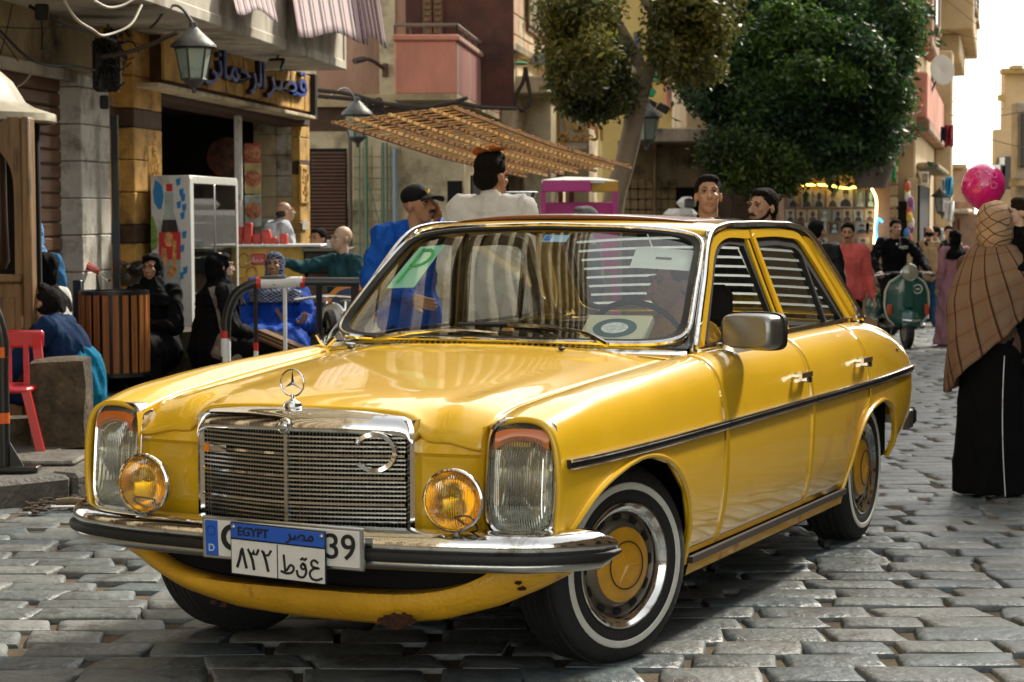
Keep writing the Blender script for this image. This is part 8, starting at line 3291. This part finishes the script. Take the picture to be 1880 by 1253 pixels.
def ex_strap(root, J, H, k, RH):
    lm_ = mat('brown_leather', (.14, .055, .025), .5)
    MB().tube(smoothpath([(-.10, -.10, .60), (0, -.20, .42), (.12, -.22, .22), (.19, -.18, .10)], 16), 0, sq=(.03, .006), up=(0, -1, .3)).build('bag_strap', lm_, root)
    MB().bbox((.20, -.20, .06), (.14, .06, .16), .02).build('leather_bag', lm_, root)


person('plump woman in cobalt blue with a striped navy headscarf, sitting with open hands', seat(505, 16.9, .30), radians(2), dict(elL=(.30, -.10, .28), elR=(-.30, -.10, .28), wrL=(.24, -.34, .28), wrR=(-.02, -.36, .22)), base=SIT, h=1.60, skin=SK2, top=BLUE2, robe=BLUE2,
       hijab=scarf_mat('navy_striped_scarf', (.010, .018, .06), (.55, .58, .65), 16), bulk=.075, look=(-.10, .12), vox=.008, male=False, handdir={'L': ((.3, -.6, .4), (-.2, .1, 1), .3), 'R': ((.6, -.6, -.1), (-.2, .1, 1), .3)}, extras=ex_strap)
person('woman in a white top and black headscarf sitting with her back turned by the kiosk', seat(86, 14.2, .34), radians(-112), base=SIT, h=1.62, skin=SK4, top=cloth_mat('white_blouse', (.55, .54, .50)), robe=BLK, hijab=BLK, bulk=.03, look=(-.1, 0), vox=.009, male=False)
person('woman in a light blue patterned headscarf peeping past the kiosk edge', seat(63, 15.4, .58), radians(-8), base=SIT, h=1.58, skin=SK4, top=cloth_mat('blue_dress', (.03, .14, .30)), robe=NAVY, hijab=scarf_mat('light_blue_scarf', (.05, .25, .55), (.5, .6, .7), 14), vox=.009, male=False)
person('woman in a red blouse and checked headscarf, in profile at the kiosk edge', seat(52, 14.7, .30), radians(80), base=SIT, h=1.56, skin=SK4, top=cloth_mat('red_blouse', (.45, .02, .06)), robe=BLK, hijab=scarf_mat('checked_scarf', (.25, .25, .25), (.04, .04, .05), 20), vox=.009, male=False)


def ex_turq(root, J, H, k, RH):
    c = MB()
    c.cap(J['pel'] + Vector((0, .03, -.02)), J['wai'] + Vector((0, .03, .0)), .185, .172)
    blob(c, 'turquoise_hem', cloth_mat('turquoise_knit', (.005, .15, .27)), root, .011, fold=.008)
    tm = mat('turquoise_print', (.01, .20, .30), .6)
    MB().tube([(-.205, -.10 + .03 * cos(a), .26 + .035 * sin(a)) for a in np.linspace(0, 2 * pi, 14)[:-1]], .005, n=4, closed=True).build('printed_ring', tm, root)


person('man in a navy and turquoise top crouching with bowed head behind the stone block', seat(130, 12.75, .26), radians(-95),
       dict(che=(0, -.06, .38), nek=(0, -.13, .53), hed=(0, -.20, .655), shL=(.18, -.10, .50), shR=(-.18, -.10, .50), elL=(.24, -.34, .22), elR=(-.24, -.34, .22), wrL=(.12, -.5, .2), wrR=(-.12, -.5, .2)), base=SIT, h=1.66, skin=SK2, top=cloth_mat('navy_knit', (.008, .026, .075)), bottom=NAVY,
       bulk=.03, look=(.1, .65), vox=.008, fold=.009, extras=ex_turq)
tag(rough_block((seat(112, 12.75, 0)[0] + .05, 12.8, .11 + .07), (.34, .3, .14), M_rough), 'low stone the crouching man in navy sits on', 'stone')

person('man in a white coat bending over behind the yellow counter', seat(497, 21.3, .11), radians(125), dict(che=(0, -.06, 1.22), nek=(0, -.13, 1.37), hed=(0, -.20, 1.50), shL=(.175, -.10, 1.33), shR=(-.175, -.10, 1.33), elL=(.25, -.14, 1.08), elR=(-.25, -.14, 1.08), wrL=(.16, -.34, .98), wrR=(-.16, -.34, .98)),
       h=1.52, skin=SK3, top=cloth_mat('pale_blue_white_coat', (.60, .64, .68)), bottom=GREY, hairstyle='balding', hair=(.06, .055, .05), bulk=.03, look=(-.2, .15), vox=.010)
person('bald man in a dark teal knitted jumper reaching his arm out to the left', seat(634, 19.0, .46), radians(-50), dict(elR=(-.30, -.26, .50), wrR=(-.28, -.52, .56)), base=SIT, h=1.66, skin=SK4, top=cloth_mat('teal_jumper', (.02, .065, .075), var=.4), bottom=NAVY, hairstyle='none', bulk=.022, look=(-.1, .05), vox=.009)
person('dark haired man in shadow behind the bald man', seat(588, 21.0, .45), radians(-30), base=SIT, h=1.62, skin=SK2, top=BLK, bottom=BLK, vox=.012)
tag(MB().bbox((seat(634, 19.0, 0)[0], 19.05, .28), (.36, .36, .34), .02).build('low_stool', M_wood), 'low wooden stool under the bald man', 'stool')

# driver, in the car
dp = person('driver', (.385, 1.50, .44), radians(-62), dict(elR=(-.20, -.28, .36), wrR=(-.10, -.42, .46), elL=(.26, -.10, .34), wrL=(.14, -.34, .48)), base=SIT, h=1.64, skin=SK2, top=cloth_mat('mustard_jacket', (.50, .26, .03)), bottom=BLK, bulk=.03, look=(0, 0), vox=.009)
dp.matrix_world = CAR.matrix_world @ Matrix.Translation((.385, 1.50, .44)) @ Matrix.Rotation(radians(-42), 4, 'Z')
dp.location = (Matrix.Translation((-0.324, 6.938, 0)) @ Matrix.Rotation(-.4297, 4, 'Z') @ Vector((.40, 1.50, .42)))
dp.rotation_euler = (0, 0, -.4297 + radians(-42))
tag(dp, 'driver in a mustard jacket seen through the windscreen of the yellow car', 'person')

# ---- red and grey motor scooters parked at the left
rs_ = thing('red_scooter', 'parked red scooter with a big round headlamp behind the slatted bin', 'scooter', gpos(150, 16.9, 0, True), radians(35))
hl_ = at(141, 480, 16.6)
lx_ = rs_.matrix_world
M_redp = mat('red_enamel', (.50, .012, .012), .25, coat=1)
RI = Matrix.Rotation(-radians(35), 3, 'Z')
hp = RI @ (hl_ - Vector(rs_.location))
MB().lathe([(.001, -.14), (.07, -.11), (.10, -.03), (.105, .0)], hp, (-.2, -1, 0), 24).build('headlamp_shell', M_redp, rs_)
MB().lathe([(.095, .0), (.105, .012), (.098, .022), (.09, .015)], hp, (-.2, -1, 0), 24).build('headlamp_ring', M_chrome, rs_)
MB().lathe([(.09, .014), (.05, .03), (.001, .034)], hp, (-.2, -1, 0), 24).build('headlamp_glass', mat('greenish_lamp_glass', (.42, .45, .38), .1, coat=1, var=.5, vscale=30), rs_)
a_ = RI @ (at(162, 487, 16.6) - Vector(rs_.location))
b_ = RI @ (at(182, 498, 16.5) - Vector(rs_.location))
c_ = RI @ (at(201, 513, 16.4) - Vector(rs_.location))
MB().tube([a_, b_], [.035, .022], n=8).build('handlebar_cover', M_redp, rs_)
MB().tube([b_, c_], .011, n=8).build('brake_lever', M_chrome, rs_)
MB().tube([hp + Vector((-.05, .05, 0)), hp + Vector((-.32, .12, .03))], [.03, .02], n=8).build('handlebar_cover', M_redp, rs_)
G = []
for i in range(9):
    t = i / 8
    w_ = .20 + .05 * sin(pi * t)
    G.append([(hp.x + w_ * q, hp.y + .06 + .05 * abs(q), hp.z - .08 - .62 * t) for q in np.linspace(-1, 1, 9)])
MB().grid(G).build('leg_shield', M_redp, rs_, solid=.02, smooth=60)
MB().tube(smoothpath([(g[-1][0], g[-1][1] - .012, g[-1][2]) for g in G], 16), .012, n=6).build('shield_edge', M_chrome, rs_)
for yy in (-.05, 1.2):
    MB().lathe([(.13, -.04), (.19, -.05), (.225, 0), (.19, .05), (.13, .04)], (hp.x, hp.y + yy + .1, .225), (1, 0, 0), 24).build('wheel', M_tyre, rs_)
MB().bbox((hp.x, hp.y + .95, .52), (.36, .6, .35), .1).build('rear_body', M_redp, rs_)
MB().bbox((hp.x, hp.y + .85, .77), (.26, .65, .1), .04).build('saddle', M_black, rs_)
MB().bbox((hp.x, hp.y + .45, .25), (.32, .6, .05), .02).build('floorboard', M_blackp, rs_)

gm2 = thing('grey_motorbike', 'parked grey motorbike with chrome handlebar behind the old woman', 'motorbike')
p0 = at(181, 469, 17.3)
p1, p2, p3 = at(205, 475, 17.3), at(228, 483, 17.3), at(250, 492, 17.4)
MB().tube([p0, p1], .020, n=8).build('rubber_grip', M_black, gm2)
MB().tube([p1, p2, p3], [.017, .020, .03], n=8).build('handlebar', M_chrome, gm2)
MB().ell(at(255, 492, 17.4), (.10, .12, .07)).build('instrument_cluster', M_blackp, gm2)
cx_ = at(240, 530, 17.6)
MB().ell((cx_.x, 17.7, .92), (.22, .34, .13)).build('fuel_tank', mat('olive_tank', (.055, .06, .045), .3, coat=.8), gm2)
MB().bbox((cx_.x, 17.9, .55), (.30, .6, .35), .06).build('engine', mat('engine_grey', (.06, .06, .06), .5, metal=.6), gm2)
for yy in (17.1, 18.5):
    MB().lathe([(.24, -.05), (.29, -.04), (.31, 0), (.29, .04), (.24, .05)], (cx_.x, yy, .42), (1, 0, 0), 28).build('wheel', M_tyre, gm2)
MB().bbox((cx_.x, 18.3, .88), (.26, .6, .1), .04).build('saddle', M_black, gm2)

# motorbike headlamp and fork behind the hoop barrier
mc = thing('chrome_motorcycle', 'chrome motorcycle headlamp and fork beside the round orange sign', 'motorcycle')
hc_ = at(612, 580, 15.6)
MB().lathe([(.001, -.15), (.06, -.12), (.09, -.04), (.10, 0), (.105, .01), (.095, .018)], hc_, (-.35, -1, 0), 28).build('headlamp_shell', M_chrome, mc)
MB().lathe([(.096, .010), (.05, .03), (.001, .034)], hc_, (-.35, -1, 0), 28).build('headlamp_glass', mat('clear_lamp_glass', (.5, .48, .38), .1, coat=1, var=.4, vscale=30), mc)
for dx in (-.06, .08):
    MB().tube([hc_ + Vector((dx, .1, .1)), (hc_.x + dx, 15.45, .40)], .018, n=8).build('fork_leg', M_chrome, mc)
MB().lathe([(.25, -.05), (.30, -.04), (.315, 0), (.30, .04), (.25, .05)], (hc_.x + .01, 15.4, .42), (1, .25, 0), 28).build('front_wheel', M_tyre, mc)
MB().bbox((hc_.x + .1, 16.1, .6), (.25, .9, .35), .06).build('engine_body', M_blackp, mc)
MB().tube(smoothpath([tuple(hc_ + Vector((-.3, .1, .12))), tuple(hc_ + Vector((-.1, .16, .14))), tuple(hc_ + Vector((.28, .1, .12)))], 12), .012, n=8).build('handlebar', M_chrome, mc)

# ---- pink stall behind the car roof
pk = thing('pink_stall', 'small stall with a pink canopy band and yellow boxes behind the car roof', 'stall')
YK = 21.0
M_mag = mat('magenta_canvas', (.48, .045, .24), .6, var=.15)
kb(996, 331, 1086, 353, YK, .02, 'canopy_band', M_mag, parent=pk)
kb(1086, 333, 1136, 354, YK + .05, .02, 'canopy_band', mat('yellow_canvas', (.50, .28, .03), .6, var=.2), parent=pk)
a_, b_, c_, d_ = at(995, 331, YK), at(1086, 331, YK), at(1136, 333, YK + .1), at(1040, 325, YK + 1.2)
MB().add([a_, b_, c_, at(1100, 327, YK + 1.2), d_], [(0, 1, 2, 3, 4)]).build('canopy_top', M_white, pk, smooth=0, solid=.03)
for u in (998, 1130):
    p = at(u, 352, YK + .04)
    MB().box((p.x, YK + .04, (p.z - .3) / 2 + .0), (.05, .05, p.z + .3)).build('stall_post', M_mag, pk, smooth=0)
for u in (1030, 1050):
    p = at(u, 352, YK + .9)
    MB().box((p.x, YK + .9, (p.z - .3) / 2), (.05, .05, p.z + .3)).build('stall_post', M_wood, pk, smooth=0)
kb(1000, 372, 1130, 500, YK + .3, .6, 'stall_body', M_mag, parent=pk)
sk = thing('steel_basin', 'shiny steel basin held up behind the man in white', 'basin')
p = at(948, 368, 14.5)
MB().lathe([(.06, -.08), (.10, -.04), (.15, .05), (.16, .055), (.15, .06), (.08, -.04), (.001, -.05)], p, (0, 0, 1), 24).build('bowl', M_chrome, sk)
tk = thing('parked_pickup', 'white vehicle cab parked behind the cropped haired young man', 'vehicle', (0, 0, 0))
kb(1238, 384, 1282, 590, 30, 2.2, 'cab_body', M_white, .08, tk)
for u_ in (1246, 1276):
    for dy_ in (.35, 1.8):
        q_ = at(u_, 590, 30 + dy_)
        MB().lathe([(.001, -.08), (.22, -.09), (.28, -.07), (.29, 0), (.28, .07), (.22, .09), (.001, .08)], (q_.x, 30 + dy_, groundz(30) + .28), (1, 0, 0), 20).build('wheel', M_tyre, tk)
kb(1255, 362, 1280, 385, 30.2, 1.3, 'cab_upper', M_white, .10, tk)
kb(1257, 366, 1278, 383, 30.14, .05, 'cab_window', M_win, .02, tk)
